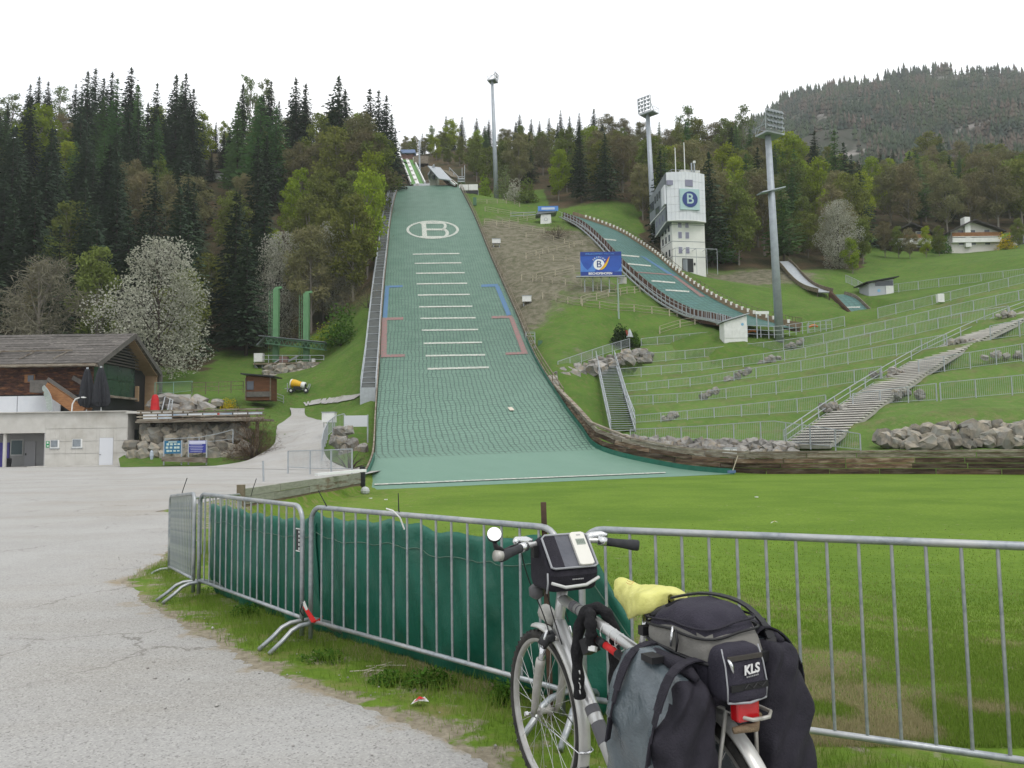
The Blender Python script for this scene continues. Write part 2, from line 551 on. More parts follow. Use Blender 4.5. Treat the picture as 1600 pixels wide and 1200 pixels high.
def carve(rb, margin, drop):
 """lower the ground under a built slope"""
 global GZ
 for i in range(0, rb.n):
  a, b = rb.L[i], rb.R[i]
  dx = max(b[0] - a[0], 0.5)
  t = np.clip((GX - a[0]) / dx, 0, 1)
  yy = a[1] + (b[1] - a[1]) * t
  zz = a[2] + (b[2] - a[2]) * t
  m = (GX > a[0] - margin) & (GX < b[0] + margin) & (np.abs(GY - yy) < 1.8)
  GZ = np.where(m, np.minimum(GZ, zz - drop), GZ)
carve(BIG, 0.6, 0.9)
GZ = np.where((GX < -20.4) & (GY < 67.6) & (GY > 30), np.minimum(GZ, -0.3), GZ)
GZ = np.where((GX < -37.3) & (GY < 83.6) & (GY > 30), np.minimum(GZ, -0.3), GZ)
GZ = np.where((GX < -30.5) & (GY < 77.8) & (GY > 30), np.minimum(GZ, -0.3), GZ)
def embank(E, drop, slope, reach):
 """raise a grassy bank up to a built edge"""
 global GZ
 m = (GX > E[:, 0].min() - reach) & (GX < E[:, 0].max() + reach) & (GY > E[:, 1].min() - reach) & (GY < E[:, 1].max() + reach)
 q = np.stack([GX[m], GY[m]], 1)
 d = np.hypot(q[:, None, 0] - E[None, :, 0], q[:, None, 1] - E[None, :, 1])
 z = (E[None, :, 2] - drop - slope * d)
 GZ[m] = np.maximum(GZ[m], np.where(d < reach, z, -99).max(1))
embank(SMALL.L[8:150], 1.0, .55, 6.0)
carve(SMALL, 0.6, 0.7)
carve(MINI, 0.5, 0.5)
INR = Ribbon([((646, 291, 186.5), (692, 291, 186.5)), ((643, 280, 196), (668, 280, 196)), ((636, 265, 209), (656, 265, 209)), ((628, 249, 226), (648, 249, 226))], 120)
carve(INR, 1.5, 1.3)
def tz(X, Y):
 """ground height of the finished sheet (bilinear)"""
 X = float(X); Y = float(Y)
 i = int(np.clip(np.searchsorted(xs, X) - 1, 0, len(xs) - 2))
 j = int(np.clip(np.searchsorted(ys, Y) - 1, 0, len(ys) - 2))
 fx = min(max((X - xs[i]) / (xs[i + 1] - xs[i]), 0), 1)
 fy = min(max((Y - ys[j]) / (ys[j + 1] - ys[j]), 0), 1)
 return float((GZ[j, i] * (1 - fx) + GZ[j, i + 1] * fx) * (1 - fy) + (GZ[j + 1, i] * (1 - fx) + GZ[j + 1, i + 1] * fx) * fy)
def hit(px, py, y0=50, y1=300, lift=0.0, step=0.5):
 """first point of the ground seen at a pixel"""
 d = ray(px, py)
 Y = y0
 while Y < y1:
  p = CAM + d * (Y / d.y)
  if tz(p.x, p.y) > p.z:
   break
  Y += step
 p = CAM + d * (Y / d.y)
 return V((p.x, p.y, tz(p.x, p.y) + lift))
def patch(px, py, Y, rx, ry=None):
 p = P(px, py, Y)
 ry = ry or rx
 return np.exp(-(((GX - p.x) / rx) ** 2 + ((GY - p.y) / ry) ** 2))
brown = 1.0 * patch(800, 400, 126, 7, 16) + 1.0 * patch(860, 420, 120, 9, 12) + 0.9 * patch(790, 360, 142, 7, 10) + 0.8 * patch(900, 380, 136, 9, 9) + 0.9 * patch(812, 480, 102, 3.5, 10) \
 + 0.5 * patch(930, 470, 104, 9, 6) + 0.75 * patch(1140, 440, 124, 10, 6) + 0.7 * patch(1220, 430, 126, 9, 7) + 0.5 * patch(900, 540, 84, 3, 4)
forest = np.zeros_like(GX)
PXG = 800 + F * GX / np.maximum(GY, 1)
forest = np.maximum(forest, np.clip((GY - 92) / 10, 0, 1) * (PXG < 330))
forest = np.maximum(forest, np.clip((GY - 108) / 8, 0, 1) * (PXG >= 330) * (PXG < 545))
forest = np.maximum(forest, np.clip((GY - 100) / 22, 0, 1) * (PXG >= 545) * (PXG < 604))
forest = np.maximum(forest, np.clip((GY - 182) / 6, 0, 1) * (PXG > 600))
forest = np.maximum(forest, np.clip((GY - 156) / 6, 0, 1) * (PXG > 860) * (PXG < 1010))
forest = np.maximum(forest, np.clip((GY - 128) / 5, 0, 1) * (PXG > 1010) * (PXG < 1360))
forest = np.maximum(forest, np.clip((GY - 160) / 5, 0, 1) * (PXG >= 1360))
me = np_mesh('hillside', np.stack([GX, GY, GZ], -1).reshape(-1, 3), grid_faces(len(ys), len(xs)), True,
    attr={'brown': np.clip(brown * .82, 0, .8), 'forest': forest})
def ground_mat(name, base, base2, dry, brownc, brownc2, floorc, floorc2):
 m = bpy.data.materials.new(name)
 m.use_nodes = True
 t = m.node_tree
 N, L = t.nodes, t.links
 bs = N['Principled BSDF']
 bs.inputs['Roughness'].default_value = 0.95
 bs.inputs['Specular IOR Level'].default_value = 0.1
 tcn = N.new('ShaderNodeTexCoord')
 def noise(s_, d=6):
  n = N.new('ShaderNodeTexNoise')
  n.inputs['Scale'].default_value = s_
  n.inputs['Detail'].default_value = d
  n.inputs['Roughness'].default_value = 0.65
  L.new(tcn.outputs['Object'], n.inputs['Vector'])
  return n.outputs[0]
 def mr(o, a, b):
  r = N.new('ShaderNodeMapRange')
  r.inputs[1].default_value = a
  r.inputs[2].default_value = b
  L.new(o, r.inputs[0])
  return r.outputs[0]
 def mix(f, a, b):
  x = N.new('ShaderNodeMix')
  x.data_type = 'RGBA'
  L.new(f, x.inputs[0])
  for k, q in ((6, a), (7, b)):
   if isinstance(q, tuple): x.inputs[k].default_value = q
   else: L.new(q, x.inputs[k])
  return x.outputs[2]
 def math_(op, a, b):
  n = N.new('ShaderNodeMath')
  n.operation = op
  for k, q in ((0, a), (1, b)):
   if isinstance(q, (int, float)): n.inputs[k].default_value = q
   else: L.new(q, n.inputs[k])
  return n.outputs[0]
 def attr(a):
  n = N.new('ShaderNodeAttribute')
  n.attribute_name = a
  return n.outputs['Fac']
 g = mix(mr(noise(0.35), 0.38, 0.62), lin(base), lin(base2))
 g = mix(mr(noise(1.7), 0.5, 0.72), g, lin(dry))
 br = mix(mr(noise(0.9, 8), 0.4, 0.6), lin(brownc), lin(brownc2))
 fl = mix(mr(noise(0.25), 0.4, 0.6), lin(floorc), lin(floorc2))
 fb = math_('ADD', attr('brown'), math_('MULTIPLY', math_('SUBTRACT', noise(0.5, 8), 0.5), 1.1))
 c = mix(mr(fb, 0.32, 0.62), g, br)
 ff = math_('ADD', attr('forest'), math_('MULTIPLY', math_('SUBTRACT', noise(0.3, 6), 0.5), 0.8))
 c = mix(mr(ff, 0.4, 0.65), c, fl)
 L.new(c, bs.inputs['Base Color'])
 b = N.new('ShaderNodeBump')
 b.inputs['Strength'].default_value = 0.9
 b.inputs['Distance'].default_value = 0.25
 L.new(noise(2.5, 8), b.inputs['Height'])
 L.new(b.outputs[0], bs.inputs['Normal'])
 return m
HM = ground_mat('hillside_grass', (0.098, 0.172, 0.032), (0.072, 0.136, 0.026), (0.14, 0.145, 0.055), (0.19, 0.175, 0.13), (0.105, 0.105, 0.065), (0.095, 0.068, 0.042), (0.05, 0.052, 0.026))
tag(mesh_obj('hillside', me, None, HM), kind='structure')
MR = [(1020, 270), (1090, 235), (1150, 205), (1185, 185), (1205, 168), (1228, 150), (1265, 142), (1292, 138), (1325, 128), (1360, 118), (1400, 113), (1440, 109), (1500, 107), (1560, 110), (1600, 118), (1680, 124),
  (1800, 140), (2000, 200), (2200, 260)]
nm = 150
mr_px = np.linspace(1020, 2200, nm)
mr_py = np.interp(mr_px, [a[0] for a in MR], [a[1] + 9 for a in MR])
MY = 760.0
nr = 60
mv = np.zeros((nr, nm, 3))
for j in range(nm):
 top = P(mr_px[j], mr_py[j], MY)
 for i in range(nr):
  t = i / (nr - 1)
  Y = 300 + (MY - 300) * t
  z = 70 + (top.z - 70) * (t ** 0.85) if t < 1 else top.z
  x = top.x * (0.75 + 0.25 * t) - 30 * (1 - t)
  n = mnoise.fractal((x * 0.012, Y * 0.012, 5.0), 1.0, 2.0, 5)
  mv[i, j] = (x, Y, z + n * 16 * math.sin(math.pi * min(1, t * 1.02)) - (4 if t == 1 else 0))
bk = mv[-1].copy()
rows = [mv.reshape(-1, 3)]
for k in range(1, 6):
 b = bk.copy()
 b[:, 1] += 70 * k
 b[:, 2] -= 30 * k
 rows.append(b)
MTN = M('mountain_ground', (0.045, 0.045, 0.035), (0.028, 0.04, 0.024), scale=0.03, rough=0.95, c3=(0.24, 0.225, 0.21), scale3=0.035, lo3=0.56, hi3=0.66, bump=1.0, bscale=0.1)
tag(mesh_obj('mountain', np_mesh('mountain', np.concatenate(rows), grid_faces(nr + 5, nm), True), None, MTN), kind='structure')
def mtn_point(i, j):
 a, b = int(i), int(j)
 a = min(a, nr - 2); b = min(b, nm - 2)
 f, g = i - a, j - b
 return (mv[a, b] * (1 - g) + mv[a, b + 1] * g) * (1 - f) + (mv[a + 1, b] * (1 - g) + mv[a + 1, b + 1] * g) * f
Q = [V((-4.5, 10.0, -.12)), V((-3.36, 8.24, 0)), V((-1.68, 6.3, 0)), V((0.31, 4.4, 0)), V((2.56, 3.32, 0))]
WALL_A, WALL_B = V((-8.6, 24.5, 0)), V((-7.55, 37.5, 0))
BOUND = np.array([(-8.0, 44.0), (-7.7, 37.8), (-8.7, 24.5), (-4.7, 13.2), (-4.5, 10.0), (-3.36, 8.24), (-1.68, 6.3), (0.31, 4.4), (2.56, 3.32), (6, 1.7), (16, -3.0), (40, -14)])
def dist_poly(X, Y, B=BOUND):
 """signed distance, positive on the field side"""
 X = np.asarray(X, float); Y = np.asarray(Y, float)
 best = np.full(X.shape, 1e9)
 sg = np.ones(X.shape)
 for i in range(len(B) - 1):
  a, b = B[i], B[i + 1]
  dx, dy = b - a
  L2 = dx * dx + dy * dy
  t = np.clip(((X - a[0]) * dx + (Y - a[1]) * dy) / L2, 0, 1)
  ex, ey = X - (a[0] + t * dx), Y - (a[1] + t * dy)
  d = np.hypot(ex, ey)
  s = np.where(dx * ey - dy * ex >= 0, 1.0, -1.0)
  sg = np.where(d < best, s, sg)
  best = np.minimum(best, d)
 return best * sg
GR_EDGE = [(-8.0, 52), (-7.95, 37.9), (-8.95, 24.6), (-8.5, 20), (-5.9, 14), (-5.0, 11), (-4.72, 9.4), (-3.98, 8.25), (-3.05, 7.15), (-1.78, 5.65), (-1.0, 4.92), (-0.36, 4.28), (0.02, 3.80), (0.5, 3.33), (1.9, 2.42), (4, 1.1), (9, -2), (20, -8)]
def sstep(t):
 t = np.clip(t, 0, 1)
 return t * t * (3 - 2 * t)
def field_z(X, Y):
 d = dist_poly(X, Y)
 a = np.maximum(sstep((d - 0.3) / 12), sstep((np.asarray(Y) - 11) / 10) * sstep((d + 0.2) / 0.8))
 return -0.75 * a - 0.012 * sstep(d + 0.5)
def field_sheet():
 gx = np.concatenate([np.arange(-13, -6, 0.35), np.arange(-6, 6, 0.14), np.arange(6, 20, 0.8), np.arange(20, 82, 2.5)])
 gy = np.concatenate([np.arange(-16, 1, 1.0), np.arange(1, 12, 0.14), np.arange(12, 20, 0.4), np.arange(20, 63, 0.9)])
 X, Y = np.meshgrid(gx, gy)
 d = dist_poly(X, Y)
 Z = field_z(X, Y)
 nn = np.array([[mnoise.noise((x * 1.3, y * 1.3, 1.0)) * 0.6 + mnoise.noise((x * 4, y * 4, 2.0)) * 0.4 for x in gx] for y in gy])
 Z = Z + nn * 0.02 * np.clip(Y / 3, 0, 1)
 dirt = 0.8 * np.clip(1.0 - dist_poly(X, Y, np.array(GR_EDGE)) / 0.16, 0, 1) * (Y < 12) + 0.35 * np.exp(-((d + 0.0) / 0.5) ** 2) * (Y < 12)+ ((Y > 15) & (Y < 25) & (d < 0.9)) * 0.5
 dry = np.exp(-(np.maximum(d, 0) / 4.5) ** 2)
 f = grid_faces(len(gy), len(gx))
 keep = (d.ravel()[f] > -2.0).any(1)
 return np_mesh('field', np.stack([X, Y, Z], -1).reshape(-1, 3), f[keep], True, attr={'dirt': np.clip(dirt, 0, 1), 'dry': dry})
def field_mat():
 m = bpy.data.materials.new('mown_grass')
 m.use_nodes = True
 t = m.node_tree
 N, L = t.nodes, t.links
 bs = N['Principled BSDF']
 bs.inputs['Roughness'].default_value = 0.9
 bs.inputs['Specular IOR Level'].default_value = 0.12
 tcn = N.new('ShaderNodeTexCoord')
 def noise(s_, d=6, st=None):
  n = N.new('ShaderNodeTexNoise')
  n.inputs['Scale'].default_value = s_
  n.inputs['Detail'].default_value = d
  n.inputs['Roughness'].default_value = 0.65
  if st:
   mp = N.new('ShaderNodeMapping')
   mp.inputs['Scale'].default_value = st
   L.new(tcn.outputs['Object'], mp.inputs['Vector'])
   L.new(mp.outputs[0], n.inputs['Vector'])
  else:
   L.new(tcn.outputs['Object'], n.inputs['Vector'])
  return n.outputs[0]
 def mr(o, a, b, c=0.0, d=1.0):
  r = N.new('ShaderNodeMapRange')
  for k, q in enumerate((a, b, c, d)): r.inputs[k + 1].default_value = q
  L.new(o, r.inputs[0])
  return r.outputs[0]
 def mix(f, a, b):
  x = N.new('ShaderNodeMix')
  x.data_type = 'RGBA'
  L.new(f, x.inputs[0])
  for k, q in ((6, a), (7, b)):
   if isinstance(q, tuple): x.inputs[k].default_value = q
   else: L.new(q, x.inputs[k])
  return x.outputs[2]
 def mul(a, b):
  n = N.new('ShaderNodeMath')
  n.operation = 'MULTIPLY'
  L.new(a, n.inputs[0])
  if isinstance(b, float): n.inputs[1].default_value = b
  else: L.new(b, n.inputs[1])
  return n.outputs[0]
 def add(a, b):
  n = N.new('ShaderNodeMath')
  n.operation = 'ADD'
  L.new(a, n.inputs[0])
  if isinstance(b, float): n.inputs[1].default_value = b
  else: L.new(b, n.inputs[1])
  return n.outputs[0]
 def attr(a):
  n = N.new('ShaderNodeAttribute')
  n.attribute_name = a
  return n.outputs['Fac']
 c = mix(mr(noise(0.22, 5), 0.4, 0.6), (0.142, 0.228, 0.028, 1), (0.10, 0.176, 0.019, 1))
 c = mix(mr(noise(0.5, 4, (0.4, 3.0, 1)), 0.45, 0.7, 0, 0.6), c, (0.14, 0.225, 0.028, 1))
 c = mix(mr(noise(9, 6), 0.4, 0.75, 0, 0.6), c, (0.05, 0.105, 0.012, 1))
 c = mix(mul(attr('dry'), mr(noise(2.6, 6), 0.48, 0.66)), c, (0.20, 0.19, 0.075, 1))
 c = mix(mul(attr('dry'), mr(noise(0.9, 4), 0.66, 0.8)), c, (0.17, 0.145, 0.085, 1))
 dirtc = mix(mr(noise(14, 8), 0.35, 0.65), (0.33, 0.295, 0.225, 1), (0.19, 0.165, 0.12, 1))
 fac = mr(add(attr('dirt'), mr(noise(3.0, 8), 0.3, 0.7, -0.55, 0.55)), 0.4, 0.62)
 c = mix(fac, c, dirtc)
 L.new(c, bs.inputs['Base Color'])
 b = N.new('ShaderNodeBump')
 b.inputs['Strength'].default_value = 0.7
 b.inputs['Distance'].default_value = 0.03
 L.new(noise(22, 8), b.inputs['Height'])
 L.new(b.outputs[0], bs.inputs['Normal'])
 return m
tag(mesh_obj('field', field_sheet(), None, field_mat()), kind='structure')
def gravel_sheet():
 gx = np.concatenate([np.arange(-140, -24, 4.0), np.arange(-24, -8, 0.8), np.arange(-8, 5, 0.11), np.arange(5, 24, 1.2)])
 gy = np.concatenate([np.arange(-30, 0, 2.0), np.arange(0, 12, 0.11), np.arange(12, 40, 0.7), np.arange(40, 72, 1.2)])
 B = np.array(GR_EDGE)
 X, Y = np.meshgrid(gx, gy)
 wob = np.array([[mnoise.noise((x * 1.1, y * 1.1, 7.0)) * 0.09 + mnoise.noise((x * 5, y * 5, 3.0)) * 0.05 for x in gx] for y in gy])
 d = dist_poly(X, Y, B) + wob * (Y < 22)
 und = np.array([[mnoise.noise((x * 0.35, y * 0.35, 4.0)) for x in gx] for y in gy])
 Z = np.where(Y > 50, 0.0, und * 0.012) + 0.014 - 0.075 * np.clip((d + 0.06) / 0.26, 0, 1) * (Y < 22)
 f = grid_faces(len(gy), len(gx))
 keep = (d.ravel()[f] < 0.24).all(1)
 return np_mesh('gravel_lot', np.stack([X, Y, Z], -1).reshape(-1, 3), f[keep], True, attr={'edge': np.clip(1 + d / 0.35, 0, 1) * .7 * (Y < 22)})
def gravel_mat(name='worn_gravel_asphalt'):
 m = bpy.data.materials.new(name)
 m.use_nodes = True
 t = m.node_tree
 N, L = t.nodes, t.links
 bs = N['Principled BSDF']
 bs.inputs['Roughness'].default_value = 0.92
 bs.inputs['Specular IOR Level'].default_value = 0.15
 tcn = N.new('ShaderNodeTexCoord')
 O = tcn.outputs['Object']
 def noise(s_, d=6, v=O, ro=0.65):
  n = N.new('ShaderNodeTexNoise')
  n.inputs['Scale'].default_value = s_
  n.inputs['Detail'].default_value = d
  n.inputs['Roughness'].default_value = ro
  L.new(v, n.inputs['Vector'])
  return n
 def mr(o, a, b, c=0.0, d=1.0):
  r = N.new('ShaderNodeMapRange')
  for k, q in enumerate((a, b, c, d)): r.inputs[k + 1].default_value = q
  L.new(o, r.inputs[0])
  return r.outputs[0]
 def mix(f, a, b):
  x = N.new('ShaderNodeMix')
  x.data_type = 'RGBA'
  L.new(f, x.inputs[0])
  for k, q in ((6, a), (7, b)):
   if isinstance(q, tuple): x.inputs[k].default_value = q
   else: L.new(q, x.inputs[k])
  return x.outputs[2]
 c = mix(mr(noise(0.5).outputs[0], 0.35, 0.65), (0.385, 0.382, 0.372, 1), (0.335, 0.33, 0.318, 1))
 mp = N.new('ShaderNodeMapping')
 mp.inputs['Scale'].default_value = (0.12, 0.5, 1)
 mp.inputs['Rotation'].default_value = (0, 0, 0.35)
 L.new(O, mp.inputs['Vector'])
 c = mix(mr(noise(1.0, 6, mp.outputs[0]).outputs[0], 0.5, 0.68, 0, 0.75), c, (0.30, 0.285, 0.255, 1))
 c = mix(mr(noise(0.12, 5).outputs[0], 0.5, 0.7, 0, 0.6), c, (0.32, 0.29, 0.245, 1))
 v = N.new('ShaderNodeTexVoronoi')
 v.inputs['Scale'].default_value = 95
 L.new(O, v.inputs['Vector'])
 sep = N.new('ShaderNodeSeparateColor')
 L.new(v.outputs['Color'], sep.inputs[0])
 c = mix(mr(sep.outputs[0], 0.55, 1.0, 0, 0.5), c, (0.52, 0.51, 0.49, 1))
 c = mix(mr(sep.outputs[1], 0.8, 1.0, 0, 0.7), c, (0.17, 0.165, 0.16, 1))
 nd = noise(1.3, 5)
 ad = N.new('ShaderNodeMixRGB')
 ad.blend_type = 'ADD'
 ad.inputs[0].default_value = 0.9
 L.new(O, ad.inputs[1])
 L.new(nd.outputs['Color'], ad.inputs[2])
 vc = N.new('ShaderNodeTexVoronoi')
 vc.feature = 'DISTANCE_TO_EDGE'
 vc.inputs['Scale'].default_value = 0.55
 L.new(ad.outputs[0], vc.inputs['Vector'])
 crk = mr(vc.outputs['Distance'], 0.0, 0.012, 0.8, 0.0)
 gate = mr(noise(0.4, 3).outputs[0], 0.48, 0.6)
 mu = N.new('ShaderNodeMath')
 mu.operation = 'MULTIPLY'
 L.new(crk, mu.inputs[0])
 L.new(gate, mu.inputs[1])
 c = mix(mu.outputs[0], c, (0.15, 0.14, 0.125, 1))
 a = N.new('ShaderNodeAttribute')
 a.attribute_name = 'edge'
 ae = N.new('ShaderNodeMath')
 ae.operation = 'ADD'
 L.new(a.outputs['Fac'], ae.inputs[0])
 L.new(mr(noise(2.2, 7).outputs[0], 0.3, 0.7, -0.5, 0.5), ae.inputs[1])
 c = mix(mr(ae.outputs[0], 0.55, 0.95), c, (0.30, 0.25, 0.175, 1))
 L.new(c, bs.inputs['Base Color'])
 b = N.new('ShaderNodeBump')
 b.inputs['Strength'].default_value = 0.65
 b.inputs['Distance'].default_value = 0.012
 L.new(noise(70, 5).outputs[0], b.inputs['Height'])
 L.new(b.outputs[0], bs.inputs['Normal'])
 return m
GM = gravel_mat()
tag(mesh_obj('gravel_lot', gravel_sheet(), None, GM), kind='structure')
PATH = [((310, 731, 58), (575, 742, 44)), ((375, 722, 61), (545, 733, 47)), ((402, 712, 62), (512, 716, 54)), ((428, 694, 66.5), (505, 693, 62)), ((434, 674, 72), (510, 668, 68)), ((446, 660, 75.5), (497, 660, 73)),
  ((455, 648, 79), (478, 650, 78)), ((453, 638, 83), (476, 638, 82.5))]
PTH = Ribbon(PATH, 60)
gz_lift = []
pm = PTH.mesh('path', 12)
co = np.zeros(len(pm.vertices) * 3, dtype=np.float32)
pm.vertices.foreach_get('co', co)
co = co.reshape(-1, 3)
gp = np.array([tz(a[0], a[1]) for a in co])
co[:, 2] = np.maximum(np.maximum(co[:, 2], gp + 0.16), 0.03)
pm.vertices.foreach_set('co', co.ravel())
tag(mesh_obj('path', pm, None, GM), kind='structure')
tp = []
for k in range(32):
 x_ = 476 + 84 * k / 31
 p_ = hit(x_, np.interp(x_, [476, 500, 525, 545, 560], [634, 630, 627, 624, 621]), 60, 120, 0.0, .1)
 tp.append(V((p_.x, p_.y, p_.z + 0.10)))
tm = MB()
for a, b in zip(tp[:-1], tp[1:]):
 d = (b - a).normalized().cross(V((0, 0, 1))) * 0.5
 gq = lambda p: V((p.x, p.y, tz(p.x, p.y) + .15))
 tm.quad(gq(a - d), gq(b - d), gq(b), gq(a)).quad(gq(a), gq(b), gq(b + d), gq(a + d))
tag(tm.build('footpath', GM), kind='structure')
NT = 70
TD = [catmull([list(p) for p in r], NT) for r in TW]
tv, tb, tr_ = [], [], []
PROF = [(0.0, 0.0), (0.12, 0.02), (0.30, 0.06), (0.42, 0.12), (0.55, 0.36), (0.70, 0.63), (0.85, 0.88), (0.95, 0.985), (1.0, 1.0)]
for i in range(len(TD) - 1):
 a, b = TD[i], TD[i + 1]
 for k, (h, z) in enumerate(PROF[:-1] if i < len(TD) - 2 else PROF):
  q = a + (b - a) * h
  q[:, 2] = a[:, 2] + (b[:, 2] - a[:, 2]) * z
  n = np.array([mnoise.noise((x * 0.5, y * 0.5, zz * 0.5)) for x, y, zz in q]) * 0.13
  q = q.copy()
  q[:, 2] += n
  tv.append(q)
  tb.append(np.full(NT, 0.02 + 0.16 * (0.6 < h < 0.99) + (0.2 if h > 0.8 or h == 0 else 0)))
f0 = TD[0].copy(); f0[:, 2] -= 1.6; f0[:, 1] -= 0.2
bk = TD[-1].copy(); bk[:, 2] -= 1.5; bk[:, 1] += 3.0
tv = [f0] + tv + [bk]
tb = [np.zeros(NT)] + tb + [np.zeros(NT)]
TM = ground_mat('terrace_grass', (0.12, 0.198, 0.048), (0.092, 0.162, 0.038), (0.185, 0.19, 0.085), (0.175, 0.16, 0.085), (0.115, 0.115, 0.055), (0.05, 0.05, 0.03), (0.04, 0.04, 0.02))
tme = np_mesh('terraces', np.concatenate(tv), grid_faces(len(tv), NT), True, attr={'brown': np.concatenate(tb), 'forest': np.zeros(len(tv) * NT)})
tag(mesh_obj('terraces', tme, None, TM), kind='structure')
# ================================================================== SKI JUMP SLOPES
def mat_carpet(name, c1, c2, dark, net=0.42, apron_sheen=None, strength=0.75):
 m = bpy.data.materials.new(name)
 m.use_nodes = True
 t = m.node_tree
 N, L = t.nodes, t.links
 bs = N['Principled BSDF']
 bs.inputs['Roughness'].default_value = 0.55
 bs.inputs['Specular IOR Level'].default_value = 0.25
 uv = N.new('ShaderNodeUVMap')
 O = uv.outputs[0]
 def noise(s_, d=5, st=(1, 1, 1)):
  mp = N.new('ShaderNodeMapping')
  mp.inputs['Scale'].default_value = st
  L.new(O, mp.inputs['Vector'])
  n = N.new('ShaderNodeTexNoise')
  n.inputs['Scale'].default_value = s_
  n.inputs['Detail'].default_value = d
  L.new(mp.outputs[0], n.inputs['Vector'])
  return n
 def mr(o, a, b, c=0.0, d=1.0):
  r = N.new('ShaderNodeMapRange')
  for k, q in enumerate((a, b, c, d)): r.inputs[k + 1].default_value = q
  L.new(o, r.inputs[0])
  return r.outputs[0]
 def mix(f, a, b):
  x = N.new('ShaderNodeMix')
  x.data_type = 'RGBA'
  L.new(f, x.inputs[0])
  for k, q in ((6, a), (7, b)):
   if isinstance(q, tuple): x.inputs[k].default_value = q
   else: L.new(q, x.inputs[k])
  return x.outputs[2]
 def ma(op, a, b=None):
  n = N.new('ShaderNodeMath')
  n.operation = op
  for k, q in ((0, a), (1, b)):
   if q is None: continue
   if isinstance(q, (int, float)): n.inputs[k].default_value = q
   else: L.new(q, n.inputs[k])
  return n.outputs[0]
 sp = N.new('ShaderNodeSeparateXYZ')
 L.new(O, sp.inputs[0])
 wob = noise(0.35, 3)
 wob2 = noise(1.6, 2)
 u = ma('ADD', sp.outputs[0], ma('ADD', ma('MULTIPLY', wob.outputs[0], 0.55), ma('MULTIPLY', wob2.outputs[0], 0.06)))
 v = ma('ADD', sp.outputs[1], ma('ADD', ma('MULTIPLY', noise(0.3, 3, (1, 1, 1)).outputs[0], 1.3), ma('MULTIPLY', noise(2.0, 2).outputs[0], 0.10)))
 def line(x, per, wd):
  f = ma('PINGPONG', ma('DIVIDE', x, per), 0.5)
  return mr(f, wd * 0.4, wd, 1.0, 0.0)
 lu = line(u, net, 0.19)
 lv = line(v, net * 1.5, 0.17)
 brk = mr(noise(1.2, 4).outputs[0], 0.35, 0.62, 0.6, 1.0)
 brk2 = mr(noise(0.9, 4, (0.3, 2.0, 1)).outputs[0], 0.42, 0.6, 0.5, 1.0)
 net_f = ma('MAXIMUM', ma('MULTIPLY', lu, brk), ma('MULTIPLY', lv, brk2))
 above = mr(sp.outputs[1], 9.0, 9.6) if net < 0.6 else mr(sp.outputs[1], -2, -1)
 c = mix(mr(noise(0.5, 6).outputs[0], 0.35, 0.65), lin(c1), lin(c2))
 c = mix(mr(noise(3.5, 4, (0.6, 2.2, 1)).outputs[0], 0.5, 0.75, 0, 0.55), c, lin(dark))
 if apron_sheen is not None:
  c = mix(mr(sp.outputs[1], 18.0, 50.0, 0.65, 0.0), c, lin(apron_sheen))  # paler towards the foot: lighter apron mats plus grazing sheen painted into the colour
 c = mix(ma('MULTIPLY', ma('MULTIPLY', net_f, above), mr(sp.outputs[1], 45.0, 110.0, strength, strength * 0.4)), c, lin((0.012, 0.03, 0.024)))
 L.new(c, bs.inputs['Base Color'])
 b = N.new('ShaderNodeBump')
 b.inputs['Strength'].default_value = 0.5
 b.inputs['Distance'].default_value = 0.08
 L.new(noise(5, 5, (1, 2, 1)).outputs[0], b.inputs['Height'])
 L.new(b.outputs[0], bs.inputs['Normal'])
 return m
def on_slope(rb, quads_px, name, mat, parent, lift=0.05, sub=6, thick=0.0):
 """patches lying on a slope; each quad = 4 pixel corners (a,b top edge; c,d bottom edge reversed)"""
 mb = MB()
 for q in quads_px:
  a, b, c, d = [V((x[0], x[1], 0)) for x in q]
  g = []
  for i in range(sub + 1):
   t = i / sub
   for j in range(3):
    s_ = j / 2
    p = (a * (1 - t) + b * t) * (1 - s_) + (d * (1 - t) + c * t) * s_
    g.append(rb.hit(p.x, p.y, lift))
  mb.add(g, [(i * 3 + j, i * 3 + j + 3, i * 3 + j + 4, i * 3 + j + 1) for i in range(sub) for j in range(2)])
 return mb.build(name, mat, parent)
JUMP = thing('ski_jump_slope', 'broad landing slope of green plastic mats with a white B in an oval', 'ski slope', tuple((BIG.L[0] + BIG.R[0]) / 2))
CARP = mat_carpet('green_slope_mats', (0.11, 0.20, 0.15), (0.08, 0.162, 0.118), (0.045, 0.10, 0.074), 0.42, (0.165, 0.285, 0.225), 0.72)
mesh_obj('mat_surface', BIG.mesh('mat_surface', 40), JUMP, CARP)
m_white = M('white_brush_marking', (0.56, 0.55, 0.50), (0.27, 0.33, 0.29), scale=5.0, rough=0.8, lo=.4, hi=.6)
m_blue = M('blue_brush_marking', (0.075, 0.14, 0.33), (0.07, 0.17, 0.20), scale=5, rough=0.7)
m_red = M('red_brush_marking', (0.30, 0.125, 0.13), (0.13, 0.15, 0.125), scale=5, rough=0.7)
for (x0, y0, x1, y1, hgt) in [(645, 397.5, 718, 396.5, 2.2), (648, 412, 721, 411, 2.2), (650, 427.5, 726, 426.5, 2.4), (651, 444, 730, 443, 2.5), (653, 461.5, 734, 460.5, 2.5), (655, 480, 738, 479, 2.6),
        (657, 498, 743, 497, 2.7), (659, 516.5, 747, 515.5, 2.8), (662, 537, 753, 535.5, 3.0), (665, 556.5, 758, 555, 3.2), (668, 577, 764, 574.5, 3.6)]:
 on_slope(BIG, [((x0, y0 - hgt * .38), (x1, y1 - hgt * .38), (x1, y1 + hgt * .38), (x0, y0 + hgt * .38))], 'distance_line', m_white, JUMP)
